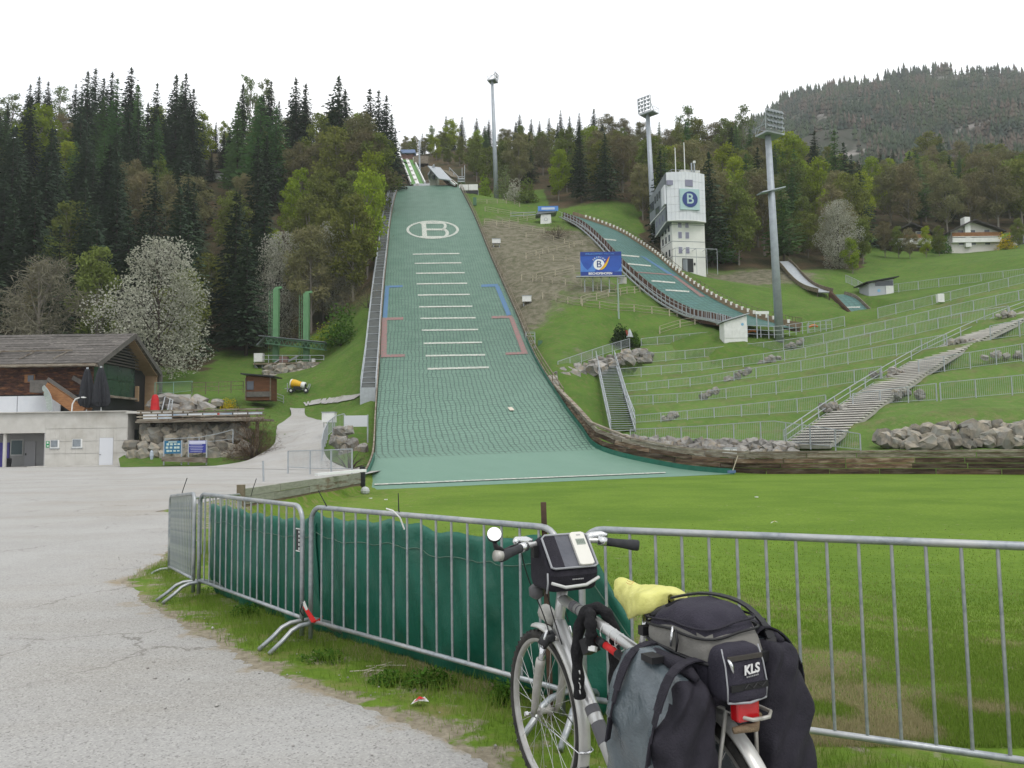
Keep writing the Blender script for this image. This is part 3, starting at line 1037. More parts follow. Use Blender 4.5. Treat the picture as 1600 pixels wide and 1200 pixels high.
on_slope(BIG, [((585, 757.2), (1040, 738.5), (1040, 740), (585, 759))], 'finish_line', m_white, JUMP, sub=30)
for mk, qs in ((m_blue, [((602, 447), (629, 446), (629, 449), (602, 450)), ((602, 449), (608, 449), (605, 497), (598, 497))]),
    (m_blue, [((752, 445), (778, 444), (778, 448), (752, 449)), ((773, 447), (780, 447), (799, 492), (792, 494))]),
    (m_red, [((597, 497), (630, 496), (630, 500), (597, 501)), ((597, 499), (605, 499), (604, 555), (594.5, 555)), ((595, 555), (633, 554), (633, 558), (595, 559))]),
    (m_red, [((768, 494.5), (800, 493.5), (801, 497.5), (768, 498)), ((795, 496), (802, 496), (824, 551), (815, 551)), ((790, 551.5), (824, 550), (825, 553.5), (790, 555))])):
 on_slope(BIG, qs, 'zone_marking', mk, JUMP)
mb = MB()
nk = 64
for k in range(nk):
 t0, t1 = 2 * math.pi * k / nk, 2 * math.pi * (k + 1) / nk
 e = lambda t, r: BIG.hit(676 + 41 * r * math.cos(t), 359.3 + 14.2 * (r if r > .95 else r * .97) * math.sin(t), 0.05)
 mb.quad(e(t0, 1.0), e(t1, 1.0), e(t1, 0.9), e(t0, 0.9))
mb.build('ring_marking', m_white, JUMP)
bq = [((656.5, 347.5), (690, 347.5), (690, 350), (656.5, 350)), ((656.5, 369.3), (692, 369.3), (692, 372), (656.5, 372)), ((666, 357.5), (694, 357.5), (694, 360.3), (666, 360.3)),
  ((658.5, 349), (665.5, 349), (667.5, 370), (660, 370))]
mbB = on_slope(BIG, bq, 'letter_marking', m_white, JUMP)
mb = MB()
for cx, cy, rx, ry in ((690, 353.6, 8, 6.2), (692, 364.7, 9.5, 7.2)):
 for k in range(14):
  t0, t1 = -math.pi / 2 + math.pi * k / 14, -math.pi / 2 + math.pi * (k + 1) / 14
  h = lambda t, f, g: BIG.hit(cx + rx * f * math.cos(t), cy + ry * g * math.sin(t), 0.05)
  mb.quad(h(t0, 1, 1), h(t1, 1, 1), h(t1, .45, .62), h(t0, .45, .62))
mb.build('letter_marking', m_white, JUMP)
on_slope(BIG, [((793, 638.5), (800, 638), (804, 643), (797, 643.5))], 'loose_mat', M('bare_board', (0.55, 0.5, 0.42), rough=0.8), JUMP, 0.12)
def edge_pts(rb, side, i0, i1, step):
 E = rb.L if side == 'L' else rb.R
 return [V(E[i]) for i in range(i0, i1, step)]
GREEN_PL = M('green_tarpaulin', (0.012, 0.125, 0.085), (0.009, 0.095, 0.064), scale=2, rough=0.45, spec=0.35, bump=0.6, bscale=7, c3=(0.035, 0.125, 0.09), scale3=3.5, lo3=.52, hi3=.75)
ia = BIG.row_at(590, 620)
Lp = edge_pts(BIG, 'L', 2, 215, 4)
mb = MB()
for a, b in zip(Lp[:-1], Lp[1:]):
 mb.beam(a + V((-0.12, 0, -0.2)), b + V((-0.12, 0, -0.2)), 0.1, 1.0)
mb.build('side_board', MT['wood_grey'], JUMP)
mb = MB()
for a, b in zip(Lp[:10], Lp[1:11]):
 mb.beam(a + V((0.02, 0, 0.1)), b + V((0.02, 0, 0.1)), 0.06, 0.45)
mb.build('green_foot_strip', GREEN_PL, JUMP)
i6 = BIG.row_at(809, 500)
Rp = edge_pts(BIG, 'R', i6 - 40, 215, 4)
mb = MB()
for a, b in zip(Rp[:-1], Rp[1:]):
 mb.beam(a + V((0.12, 0, -0.15)), b + V((0.12, 0, -0.15)), 0.1, 1.0)
mb.build('side_board', MT['wood_grey'], JUMP)
for k, p in enumerate(Rp[::2]):
 MB().beam(p + V((0.25, 0, 0.0)), p + V((0.25, 0, 1.15)), 0.08, 0.08).build('rail_post', MT['wood_rail'], JUMP)
mb = MB()
for a, b in zip(Rp[:-1], Rp[1:]):
 mb.beam(a + V((0.25, 0, 1.1)), b + V((0.25, 0, 1.1)), 0.09, 0.06)
 mb.beam(a + V((0.25, 0, 0.6)), b + V((0.25, 0, 0.6)), 0.06, 0.06)
mb.build('hand_rail', MT['wood_rail'], JUMP)
Rq = edge_pts(BIG, 'R', 0, i6 - 8, 3)
mb = MB()
for a, b in zip(Rq[:-1], Rq[1:]):
 mb.beam(a + V((-0.02, -0.03, 0.12)), b + V((-0.02, -0.03, 0.12)), 0.05, 0.42)
mb.build('green_foot_strip', GREEN_PL, JUMP)
HILL2 = thing('small_ski_jump', 'narrow curved blue green ski slope running down in front of the white tower', 'ski slope', tuple((SMALL.L[0] + SMALL.R[0]) / 2))
CARP2 = mat_carpet('blue_green_slope_mats', (0.075, 0.175, 0.165), (0.06, 0.15, 0.125), (0.05, 0.11, 0.10), 0.7, None, 0.45)
mesh_obj('mat_surface', SMALL.mesh('mat_surface', 16), HILL2, CARP2)
for q in [((930, 371.5), (963, 375), (963, 376.8), (930, 373.2)), ((971, 398), (999, 400.5), (999, 402.5), (971, 400)), ((981, 411.5), (1017, 415), (1017, 416.8), (981, 413.6)),
   ((1018, 438), (1055, 441.2), (1055, 443.2), (1018, 440.4)), ((1040, 452.5), (1077, 455), (1077, 457.2), (1040, 454.6))]:
 on_slope(SMALL, [q], 'distance_line', m_white, HILL2)
on_slope(SMALL, [((990, 424.5), (1050, 429), (1050, 430.6), (990, 426))], 'zone_line', m_red, HILL2)
on_slope(SMALL, [((1000, 400), (1008, 402), (1056, 432), (1046, 430))], 'blue_zone', m_blue, HILL2, sub=10)
on_slope(SMALL, [((1050, 431), (1057, 432), (1102, 464), (1094, 464))], 'red_zone', m_red, HILL2, sub=10)
Ls = [V(SMALL.L[i]) for i in range(0, 158, 3)]
Rs = [V(SMALL.R[i]) for i in range(0, 158, 3)]
bm1, bm2 = M('rust_brown_board', (0.13, 0.065, 0.045), (0.08, 0.045, 0.035), scale=1.2, rough=0.85), M('tan_board', (0.30, 0.22, 0.14), (0.22, 0.16, 0.10), scale=1, rough=0.85)
mb = MB()
for a, b in zip(Ls[:-1], Ls[1:]):
 mb.beam(a + V((-0.1, 0, 0.0)), b + V((-0.1, 0, 0.0)), 0.08, 1.5)
mb.build('side_board', bm1, HILL2)
mb = MB()
for a, b in zip(Rs[:-1], Rs[1:]):
 mb.beam(a + V((0.1, 0, 0.1)), b + V((0.1, 0, 0.1)), 0.08, 1.2)
mb.build('side_board', bm2, HILL2)
for k in range(len(Ls) - 1):
 a = Ls[k]
 MB().beam(a + V((-0.17, -0.03, -0.4)), a + V((-0.17, -0.03, 0.85)), 0.1, 0.08).build('board_post', MT['galv_far'], HILL2)
wl = M('white_marker_plate', (0.72, 0.72, 0.68), rough=0.6)
fm = MB().box((0, 0, 0), (0.36, 0.07, 0.46)).mesh('marker_plate')
Rall = np.array(SMALL.R)
dd = np.concatenate([[0], np.cumsum(np.linalg.norm(np.diff(Rall, axis=0), axis=1))])
for s_ in np.arange(dd[14], dd[150], 1.3):
 p = V([np.interp(s_, dd, Rall[:, k]) for k in range(3)])
 o = mesh_obj('marker_plate', fm, HILL2, wl)
 o.location = p + V((0.02, -0.1, 0.62))
 o.rotation_euler.z = 0.15
mb = MB()
for a, b in zip(Ls[:-2], Ls[1:-1]):
 for off in (0.45, 1.3):
  mb.beam(a + V((-off, -0.3, -0.1)), b + V((-off, -0.3, -0.1)), 0.12, 0.2)
mb.build('walkway', MT['galv_far'], HILL2)
mb = MB()
for a, b in zip(Ls[:-2], Ls[1:-1]):
 mb.beam(a + V((-1.35, -0.35, 1.0)), b + V((-1.35, -0.35, 1.0)), 0.05, 0.05)
 mb.beam(a + V((-1.35, -0.35, 0)), a + V((-1.35, -0.35, 1.0)), 0.05, 0.05)
mb.build('walkway_railing', MT['galv_far'], HILL2)
mb = MB()
for a, b in zip(Rs[:-1], Rs[1:]):
 mb.beam(a + V((0.3, 0.1, 1.25)), b + V((0.3, 0.1, 1.25)), 0.05, 0.05)
 mb.beam(a + V((0.3, 0.1, 0.5)), a + V((0.3, 0.1, 1.25)), 0.05, 0.05)
mb.build('hand_rail', MT['wood_rail'], HILL2)
# ================================================================== STRUCTURES
def rock_mesh(seed):
 bm = bmesh.new()
 bmesh.ops.create_cube(bm, size=2.0)
 bmesh.ops.subdivide_edges(bm, edges=bm.edges[:], cuts=1, use_grid_fill=True)
 for v in bm.verts:
  p = v.co.normalized() * 0.62 + v.co * 0.38
  n = mnoise.noise_vector(p * 1.1 + V((seed * 7.1, seed * 3.3, 0)))
  v.co = p + n * 0.42
 for f in bm.faces: f.smooth = False
 me = bpy.data.meshes.new('boulder')
 bm.to_mesh(me)
 bm.free()
 return me
RK = [rock_mesh(i) for i in range(8)]
RKW = [m.copy() for m in RK]
for m in RK: m.materials.append(MT['rock'])
for m in RKW: m.materials.append(MT['rock_warm'])
def put_rock(parent, p, s, lib, name='stone', flat=(1, 1, 1)):
 o = mesh_obj(name, lib[random.randrange(len(lib))], parent)
 o.location = p
 o.scale = (s * flat[0] * random.uniform(.8, 1.25), s * flat[1] * random.uniform(.8, 1.2), s * flat[2] * random.uniform(.75, 1.1))
 o.rotation_euler = (random.uniform(-.5, .5), random.uniform(-.5, .5), random.uniform(0, 6.28))
 return o
def rock_band(thing_, top, bot, Ytop, Ybot, size, lib, jit=0.35, flat=(1, 1, 1), rows=None, keep=1.0, name='stone'):
 """stones filling the strip between two pixel polylines (same px range), Y interpolated along px"""
 x0, x1 = top[0][0], top[-1][0]
 ti = lambda x: np.interp(x, [a[0] for a in top], [a[1] for a in top])
 bi = lambda x: np.interp(x, [a[0] for a in bot], [a[1] for a in bot])
 yt = lambda x: np.interp(x, [a[0] for a in Ytop], [a[1] for a in Ytop])
 yb = lambda x: np.interp(x, [a[0] for a in Ybot], [a[1] for a in Ybot])
 xm = (x0 + x1) / 2
 hgt = (bi(xm) - ti(xm)) / F * yt(xm)
 nr_ = rows or max(1, int(round(hgt / (size * 1.45))))
 for r in range(nr_):
  x = x0 + random.uniform(0, 4)
  while x < x1:
   t = (r + 0.5 + random.uniform(-jit, jit) * 0.6) / nr_
   s = size * random.uniform(0.7, 1.3)
   Y = yt(x) * (1 - t) + yb(x) * t
   py = ti(x) * (1 - t) + bi(x) * t
   if random.random() < keep:
    put_rock(thing_, P(x, py, Y + random.uniform(-.1, .1)), s, lib, name, flat)
   x += s * 1.75 * F / Y * random.uniform(0.8, 1.15) * flat[0]
def slab_mesh(w, h, t):
 return MB().box((0, 0, h / 2), (w, t, h)).mesh('post')
def rail_fence(label, pts, cat='fence', group=None, name='metal_fence', spacing=2.2, bars=0.14, post_w=0.07, mat=None, midrail=False, post_name='post'):
 """pts: list of (base Vector, height)"""
 mat = mat or MT['galv_far']
 base = [p for p, h in pts]
 t = thing(name, label, cat, tuple(base[len(base) // 2]), group)
 cum = [0.0]
 for a, b in zip(base[:-1], base[1:]): cum.append(cum[-1] + (b - a).length)
 L = cum[-1]
 def at(s):
  i = min(max(0, int(np.searchsorted(cum, s) - 1)), len(base) - 2)
  f = (s - cum[i]) / max(1e-6, cum[i + 1] - cum[i])
  return base[i].lerp(base[i + 1], f), pts[i][1] * (1 - f) + pts[i + 1][1] * f
 n = max(1, int(round(L / spacing)))
 lib = {}
 for k in range(n + 1):
  p, h = at(L * k / n)
  hk = round(h, 1)
  if hk not in lib: lib[hk] = slab_mesh(post_w, hk + 0.25, post_w)
  o = mesh_obj(post_name, lib[hk], t, mat)
  o.location = p - V((0, 0, 0.25))
 mb = MB()
 m2 = MB()
 S = [at(L * k / (n * 2)) for k in range(n * 2 + 1)]
 for (a, ha), (b, hb) in zip(S[:-1], S[1:]):
  mb.beam(a + V((0, 0, ha)), b + V((0, 0, hb)), 0.055, 0.055)
  m2.beam(a + V((0, 0, 0.12)), b + V((0, 0, 0.12)), 0.04, 0.04)
  if midrail: m2.beam(a + V((0, 0, ha * .55)), b + V((0, 0, hb * .55)), 0.05, 0.05)
 mb.build('top_rail', mat, t)
 m2.build('lower_rail', mat, t)
 if bars:
  m3 = MB()
  nb = int(L / bars)
  for k in range(nb):
   p, h = at(L * (k + .5) / nb)
   m3.beam(p + V((0, 0, .12)), p + V((0, 0, h)), 0.014, 0.014)
  tag(m3.build('infill_bars', mat, t), kind='stuff')
 return t
def terr_base(row, px):
 r = TERR[row]
 X = [a[0] for a in r]
 return P(px, np.interp(px, X, [a[1] for a in r]), np.interp(px, X, [a[2] for a in r]) - 0.15)
def terr_fence(label, row, tops, extra=(), n=14, **kw):
 px = np.linspace(tops[0][0], tops[-1][0], n)
 ty = np.interp(px, [a[0] for a in tops], [a[1] for a in tops])
 pts = []
 for x, y in zip(px, ty):
  b = terr_base(row, x)
  pts.append((b, max(0.7, P(x, y, b.y).z - b.z)))
 for (x, yb_, yt_, Y) in extra:
  b = P(x, yb_, Y)
  pts.append((b, P(x, yt_, Y).z - b.z))
 return rail_fence(label, pts, group='metal fences along the grass terraces', **kw)
terr_fence('metal railing on top of the stone bank above the timber wall', 0, [(985, 671), (1090, 666), (1208, 657.5)], [(1250, 695, 663, 54.8), (1292, 699, 669, 53), (1345, 705, 678, 50.5)], spacing=2.0)
terr_fence('lowest terrace fence, ending beside the foot of the concrete steps', 2, [(992, 649), (1090, 640), (1250, 622.5), (1291, 617)])
terr_fence('second terrace fence up from the stone bank', 3, [(983, 619), (1090, 613), (1250, 590.5), (1378, 572)])
terr_fence('middle terrace fence ending half way up the concrete steps', 4, [(977, 600), (1090, 589), (1250, 563.5), (1400, 537), (1480, 522)])
terr_fence('fourth terrace fence up, ending at the upper concrete steps', 5, [(970, 576), (1090, 567), (1250, 544.5), (1400, 512), (1500, 489), (1576, 478)], n=18)
terr_fence('fifth terrace fence up, below the white shed and steel mast', 6, [(1010, 552), (1090, 546), (1250, 528.5), (1400, 498), (1500, 474), (1630, 446)], n=18)
terr_fence('top terrace fence running to the white shed', 7, [(1002, 529), (1060, 523), (1128, 517)], n=8)
terr_fence('top terrace fence between steel mast and smallest jump', 7, [(1262, 506), (1320, 494)], n=5)
terr_fence('top terrace fence under the dark roofed judges hut', 7, [(1372, 481), (1500, 452), (1640, 419)], n=12)
terr_fence('metal railing on the grass above the tan boulder wall', 2, [(1470, 598), (1640, 582)], n=8)
terr_fence('short railing crossing the lower flight of concrete steps', 2, [(1333, 615), (1464, 599)], n=6)
terr_fence('railing beside the upper flight of concrete steps', 3, [(1436, 563), (1640, 531)], n=8)
terr_fence('uppermost railing beyond the concrete steps', 4, [(1548, 509), (1640, 492)], n=5)
pts = [(P(x, y, Y), 1.25) for x, y, Y in ((1322, 444, 121), (1338, 455, 117), (1356, 463, 113), (1396, 463, 111), (1500, 448, 106), (1640, 430, 100))]
pts = [(V((p.x, p.y, tz(p.x, p.y))), h) for p, h in pts]
rail_fence('wire mesh fence at the edge of the bright meadow', pts, spacing=2.6, bars=0.2)
rail_fence('steel handrail down the end of the terraces beside the steel steps', [(P(962, 568, 86), 1.2), (P(975, 618, 76), 1.2), (P(992, 664, 66.5), 1.2)], name='steel_railing', cat='railing', bars=0, midrail=True)
rp = [(872, 580, 78), (905, 568, 81), (945, 554, 85), (984, 542, 90)]
rail_fence('railing along the sloping ramp above the steel steps', [(P(*a), 1.0) for a in rp], spacing=2.4, bars=0.15)
t = thing('stone_bank', 'bank of grey stones below the sloping ramp railing', 'stone wall', tuple(P(940, 565, 83)))
rock_band(t, [(862, 588), (900, 574), (945, 560), (985, 548), (1018, 552)], [(862, 604), (900, 590), (945, 576), (985, 566), (1018, 566)],
   [(862, 76), (1018, 90)], [(862, 74), (1018, 86.5)], 0.52, RK, rows=3)
wall_pts = [V(BIG.R[i]) for i in range(BIG.row_at(868, 612), 0, -1)]
wp = [wall_pts[0]]
for p in wall_pts[1:]:
 if (p - wp[-1]).length > 1.6: wp.append(p)
cor = P(1148, 740.5, 51)
wp.append(V((cor.x, cor.y, -0.78)))
for a in ((1300, 49.3), (1450, 47.2), (1600, 44.8), (1760, 42.0), (1950, 38.5)):
 wp.append(V(((a[0] - 800) / F * a[1], a[1], -0.78)))
WALLT = thing('timber_wall', 'long wall of weathered brown planks along the field edge', 'wall', tuple(wp[len(wp) // 2]))
cum = [0.0]
for a, b in zip(wp[:-1], wp[1:]): cum.append(cum[-1] + (b - a).length)
def wall_at(s):
 i = min(max(0, int(np.searchsorted(cum, s) - 1)), len(wp) - 2)
 f = (s - cum[i]) / (cum[i + 1] - cum[i])
 return wp[i].lerp(wp[i + 1], f)
LW = cum[-1]
hh = [0.36, 0.33, 0.34, 0.32]
z0 = 0.0
for r, h in enumerate(hh):
 s = -random.uniform(0, 2)
 while s < LW:
  ln = random.uniform(2.6, 4.0) if s > LW * 0.3 else random.uniform(1.8, 2.6)
  a, b = max(0, s), min(LW, s + ln)
  s += ln
  if b - a < 0.3: continue
  f0 = min(1, 0.35 + a / 18)
  f1 = min(1, 0.35 + b / 18)
  pa, pb = wall_at(a), wall_at(b - 0.04)
  off = V((random.uniform(.10, .13), random.uniform(0.02, .05), 0))
  MB().beam(pa + off + V((0, 0, (z0 + h / 2) * f0)), pb + off + V((0, 0, (z0 + h / 2) * f1)), 0.1, (h - 0.04) * (f0 + f1) / 2).build('plank', MT['wood_brown'] if r < 3 else MT['wood_grey'], WALLT)
 z0 += h
s = 0
while s < LW:
 b = min(LW, s + 4.2)
 f0, f1 = min(1, .35 + s / 18), min(1, .35 + b / 18)
 MB().beam(wall_at(s) + V((.14, .1, z0 * f0 + .07)), wall_at(b - .01) + V((.14, .1, z0 * f1 + .07)), 0.32, 0.14).build('cap_beam', MT['wood_grey'], WALLT)
 s = b
RB = thing('stone_bank', 'bank of broken grey rocks behind the timber wall', 'stone wall', tuple(P(1100, 700, 55)))
rock_band(RB, [(958, 680), (985, 685), (1090, 689), (1205, 692), (1250, 696)], [(958, 693), (985, 700), (1090, 712), (1205, 713), (1250, 713)],
   [(958, 63), (1090, 59.5), (1205, 56.5), (1250, 55)], [(958, 61), (1090, 56), (1205, 53.5), (1250, 52.5)], 0.42, RK, rows=3)
RB2 = thing('boulder_wall', 'wall of large tan boulders set in the grass bank', 'stone wall', tuple(P(1500, 680, 50)))
rock_band(RB2, [(1380, 680), (1420, 670), (1480, 661), (1540, 658), (1640, 662)], [(1380, 692), (1420, 699), (1480, 700), (1540, 699), (1640, 697)],
   [(1380, 52), (1480, 50.5), (1640, 48)], [(1380, 50.5), (1480, 48.6), (1640, 46.4)], 0.44, RKW, rows=3)
k_ = 0
for (x0, y0, x1, y1, row, lab) in [(1098, 618, 1120, 606, 3, 'small outcrop of pale rocks between the second and third fence'), (1138, 592, 1166, 578, 4, 'small outcrop of pale rocks on the middle terrace'),
         (1188, 565, 1212, 554, 5, 'small outcrop of pale rocks on the fourth terrace'), (1230, 540, 1254, 530, 6, 'small outcrop of pale rocks below the steel mast'),
         (1040, 652, 1056, 644, 2, 'small outcrop of pale rocks on the lowest terrace')]:
 c = terr_base(row, (x0 + x1) / 2)
 t = thing('rock_outcrop', lab, 'rocks', tuple(c))
 for k in range(9):
  f = k / 8
  x = x0 + (x1 - x0) * f + random.uniform(-5, 5)
  b = terr_base(row, x)
  p = P(x, y0 + 3 + (y1 - y0) * f + random.uniform(-3, 3), b.y + 1.1)
  put_rock(t, p, random.uniform(.2, .36), RK)
c = P(1140, 705, 53.2)
t = thing('white_cabinet', 'low white cabinet on the rocks just behind the timber wall', 'cabinet', tuple(c))
MB().box(c, (.85, .5, .42)).build('body', MT['white'], t)
MB().box(c + V((0, 0, .23)), (.92, .56, .05)).build('lid', MT['galv_far'], t)
for k in range(2): MB().box(c + V((.0 + .1 * k, -.26, .1)), (.05, .02, .04)).build('latch', MT['dark'], t)
t = thing('broom', 'broom with a pale handle leaning on the timber wall', 'broom', tuple(P(1143, 738, 50)))
MB().cyl(P(1153, 712, 50.4), P(1145, 735, 50.0), .035).build('handle', MT['rail_pale'], t)
MB().box(P(1143, 737, 49.9), (.5, .2, .16)).build('head', M('blue_bristle', (.10, .16, .30), rough=.8), t)
ST = [P(1262, 693, 54.5), P(1335, 640, 60), P(1410, 590, 66), P(1480, 548, 70.6), P(1572, 504, 75.6), P(1660, 470, 80)]
stc = catmull([list(p) for p in ST], 400)
STT = thing('concrete_steps', 'long straight flight of concrete steps climbing the grass terraces', 'steps', tuple(ST[0]))
zt = stc[:, 2]
n_st = int((zt[-1] - zt[0]) / 0.19)
m_step = M('step_concrete', (0.62, 0.60, 0.56), (0.52, 0.50, 0.465), scale=1.5, rough=0.9, rnd=0.12)
step_me = None
for k in range(n_st):
 z = zt[0] + 0.19 * (k + 0.5)
 p = V([np.interp(z, zt, stc[:, q]) for q in range(3)])
 q = V([np.interp(z + 0.19, zt, stc[:, q]) for q in range(3)])
 d = V((q.x - p.x, q.y - p.y, 0))
 if step_me is None:
  step_me = MB().box((0, 0, 0.05), (3.3, 0.5, 0.10)).mesh('step')
 o = mesh_obj('step', step_me, STT, m_step)
 o.location = p
 o.rotation_euler.z = math.atan2(d.y, d.x) - math.pi / 2
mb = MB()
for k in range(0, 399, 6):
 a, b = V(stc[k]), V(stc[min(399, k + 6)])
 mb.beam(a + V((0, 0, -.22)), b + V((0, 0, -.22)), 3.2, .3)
mb.build('step_ramp', M('shaded_step_riser', (.40, .385, .355), (.33, .315, .285), scale=1, rough=.95), STT)  # darker concrete tone paints the shade of the gaps between the steps
for sd_, lab in ((1, 'steel handrail up the concrete steps, fence end side'),):
 pts = []
 for k in range(0, 400, 28) if sd_ > 0 else range(0, 90, 28):
  d = V(stc[min(399, k + 3)] - stc[max(0, k - 3)])
  side = V((-d.y, d.x, 0)).normalized() * 1.75 * sd_
  pts.append((V(stc[k]) + side, 1.0))
 rail_fence(lab, pts, name='steel_railing', cat='handrail', bars=0, spacing=3.0, midrail=True)
for a, lab in (((1312, 634, 60.5), 'pile of grey stones beside the lower flight of steps'), ((1392, 580, 67), 'pile of grey stones beside the middle flight of steps'), ((1500, 532, 71), 'pile of grey stones beside the upper flight of steps'),
   ((1565, 552, 66.5), 'grey stones under the railing beside the upper steps'), ((1425, 612, 61.0), 'grey stones under the railing beside the lower steps'), ((1585, 490, 75.5), 'pale boulders at the top of the steps')):
 t = thing('stone_pile', lab, 'rocks', tuple(P(*a)))
 for k in range(10):
  put_rock(t, P(a[0] + random.uniform(-28, 28), a[1] + 3 + random.uniform(-4, 4), a[2] + .3), random.uniform(.2, .36), RK)
sa, sb = P(974, 681, 63.5), P(946, 568, 84)
SS = thing('steel_steps', 'steep narrow steel staircase on the grass bank', 'steps', tuple(sa))
n = 40
wv = V((1.05, 0.05, 0))
tread = MB().box((0, 0, 0), (1.9, 0.3, 0.05)).mesh('tread')
for k in range(n):
 o = mesh_obj('tread', tread, SS, MT['galv_far'])
 o.location = sa.lerp(sb, (k + .5) / n) + V((0, 0, 0.35))
for s in (-1, 1):
 off = wv * 0.97 * s + V((0, 0, 0.3))
 MB().beam(sa + off, sb + off, 0.08, 0.28).build('stringer', MT['galv_far'], SS)
 mb = MB()
 mb.beam(sa + off + V((0, 0, 1.1)), sb + off + V((0, 0, 1.1)), 0.06, 0.06)
 mb.beam(sa + off + V((0, 0, .6)), sb + off + V((0, 0, .6)), 0.04, 0.04)
 mb.build('hand_rail', MT['galv_far'], SS)
 for k in range(0, 11):
  p = sa.lerp(sb, k / 10) + off
  MB().beam(p, p + V((0, 0, 1.1)), 0.06, 0.06).build('rail_post', MT['galv_far'], SS)
iw0, iw1 = BIG.row_at(588, 612), BIG.row_at(622, 297)
Wp = [V(BIG.L[i]) + V((-0.95, 0, 0.15)) for i in range(iw0, iw1, 2)]
WK = thing('steel_walkway', 'narrow grey steel stairway climbing the edge of the big green slope', 'stairway', tuple(Wp[0]))
mt_dk = M('dark_grating', (0.075, 0.085, 0.08), (0.05, 0.055, 0.055), scale=2, rough=0.6)
mb = MB()
for a, b in zip(Wp[:-1], Wp[1:]): mb.beam(a, b, 1.35, 0.12)
mb.build('grating', mt_dk, WK)
cl = 0.0
for a, b in zip(Wp[:-1], Wp[1:]):
 cl += (b - a).length
 if cl > 1.7:
  cl = 0
  MB().beam(b + V((-.7, 0, .1)), b + V((.7, 0, .1)), 0.16, 0.06).build('step_bar', MT['galv_far'], WK)
for s in (-1, 1):
 mb = MB()
 for a, b in zip(Wp[:-1], Wp[1:]):
  o = V((0.72 * s, 0, 0))
  mb.beam(a + o + V((0, 0, 1.0)), b + o + V((0, 0, 1.0)), 0.07, 0.07)
  mb.beam(a + o + V((0, 0, 0.05)), b + o + V((0, 0, 0.05)), 0.1, 0.25)
 mb.build('hand_rail', MT['galv_far'], WK)
pmesh = slab_mesh(.06, 1.0, .06)
for k in range(0, len(Wp), 3):
 for s in (-1, 1):
  o = mesh_obj('rail_post', pmesh, WK, MT['galv_far'])
  o.location = Wp[k] + V((0.72 * s, 0, 0))
a = Wp[0]
MB().box(a + V((0, -.15, -.8)), (1.5, .12, 1.9)).build('end_frame', MT['galv_far'], WK)
RW_ = thing('plank_retaining_wall', 'low wall of pale and brown planks between gravel lot and grass field', 'wall', tuple(WALL_A))
a0, b0 = WALL_A + V((.03, -.1, .25)), WALL_B + V((0.05, .3, .2))
m_pl = M('pale_green_grey_plank', (0.30, 0.31, 0.26), (0.22, 0.23, 0.19), scale=2.5, stretch=(1, 1, 6), rough=0.9, bump=0.4, bscale=10, rnd=0.12, c3=(0.16, 0.13, 0.09), scale3=0.8, lo3=.55)
m_pb = M('sandy_brown_plank', (0.22, 0.17, 0.11), (0.13, 0.10, 0.07), scale=2.5, stretch=(1, 1, 6), rough=0.9, bump=0.5, bscale=10, rnd=0.2)
for r in range(6):
 h = 0.26 if r < 2 else 0.2
 zt_ = -(r * 0.26 if r < 2 else 0.52 + (r - 2) * 0.2) - h / 2
 cuts = sorted([0.0] + [random.uniform(.18, .32), random.uniform(.45, .58), random.uniform(.7, .85)] + [1.0])
 for c0, c1 in zip(cuts[:-1], cuts[1:]):
  o = V((random.uniform(-.012, .012) - 0.02 * (r >= 2), 0, zt_ + random.uniform(-.008, .008)))
  MB().beam(a0.lerp(b0, c0) + o, a0.lerp(b0, c1 - .002) + o, 0.1, h - 0.014).build('plank', m_pl if r < 2 else m_pb, RW_)
MB().box(a0 + V((0, -.08, -.5)), (.22, .16, 1.25)).build('end_post', MT['wood_rail'], RW_)
MB().box(b0 + V((.1, .1, -.35)), (.25, .18, 1.3)).build('end_post', MT['dark'], RW_)
wb = M('white_beam', (.75, .76, .78), rough=.4)
tag(MB().beam(P(494, 741.5, 33.0), P(570, 735, 34.5), .3, .11).build('white_beam', wb), 'long white plastic beam lying on top of the plank wall', 'beam')
t = thing('notice_panel', 'large blank grey panel on two steel legs beside the slope edge', 'panel', tuple(P(556, 690, 61)))
pa = P(538, 649.5, 61); pb = P(574, 666.5, 61)
MB().box((pa + pb) / 2, (abs(pb.x - pa.x), .09, abs(pa.z - pb.z))).build('board', M('grey_white_sheet', (.55, .57, .60), rough=.5), t)
for x in (539, 574.5):
 q = P(x, 648, 61.1); r = P(x, 703 if x > 560 else 672, 61.1)
 MB().beam(q, r, .1, .1).build('leg', MT['galv_far'], t)
t = thing('white_cabinet', 'white square cabinet on the bank beside the blank grey panel', 'cabinet', tuple(P(514, 661, 64)))
c = P(514.5, 652.5, 64)
MB().box(c, (1.05, .8, .8)).build('body', MT['white'], t)
MB().box(c + V((0, 0, .44)), (1.15, .9, .06)).build('lid', MT['galv_far'], t)
for s in (-.45, .45):
 MB().box(c + V((s, 0, -.6)), (.06, .06, .45)).build('leg', MT['galv_far'], t)
rail_fence('grey mesh railing curving beside the path up to the blank panel', [(P(503, 714, 52), 1.15), (P(505, 700, 56), 1.15), (P(512, 682, 61), 1.15), (P(524, 672, 63), 1.15), (P(538, 668, 63), 1.15)], spacing=1.6, bars=.12)
rail_fence('steel bar railing at the end of the plank wall', [(P(450, 733, 43), 1.0), (P(500, 736, 41), 1.1), (P(550, 736, 38.5), 1.1)], spacing=1.9, bars=.12)
tag(MB().cyl(P(412, 756, 34), P(411, 720, 34), .045).build('steel_post', MT['galv_far']), 'thin rusty steel post standing alone in the gravel', 'post')
t = thing('rock_outcrop', 'dark rocks on the bank under the blank panel', 'rocks', tuple(P(545, 690, 58)))
for k in range(16):
 put_rock(t, P(random.uniform(525, 562), random.uniform(672, 715), 58.5), random.uniform(.35, .7), RK)
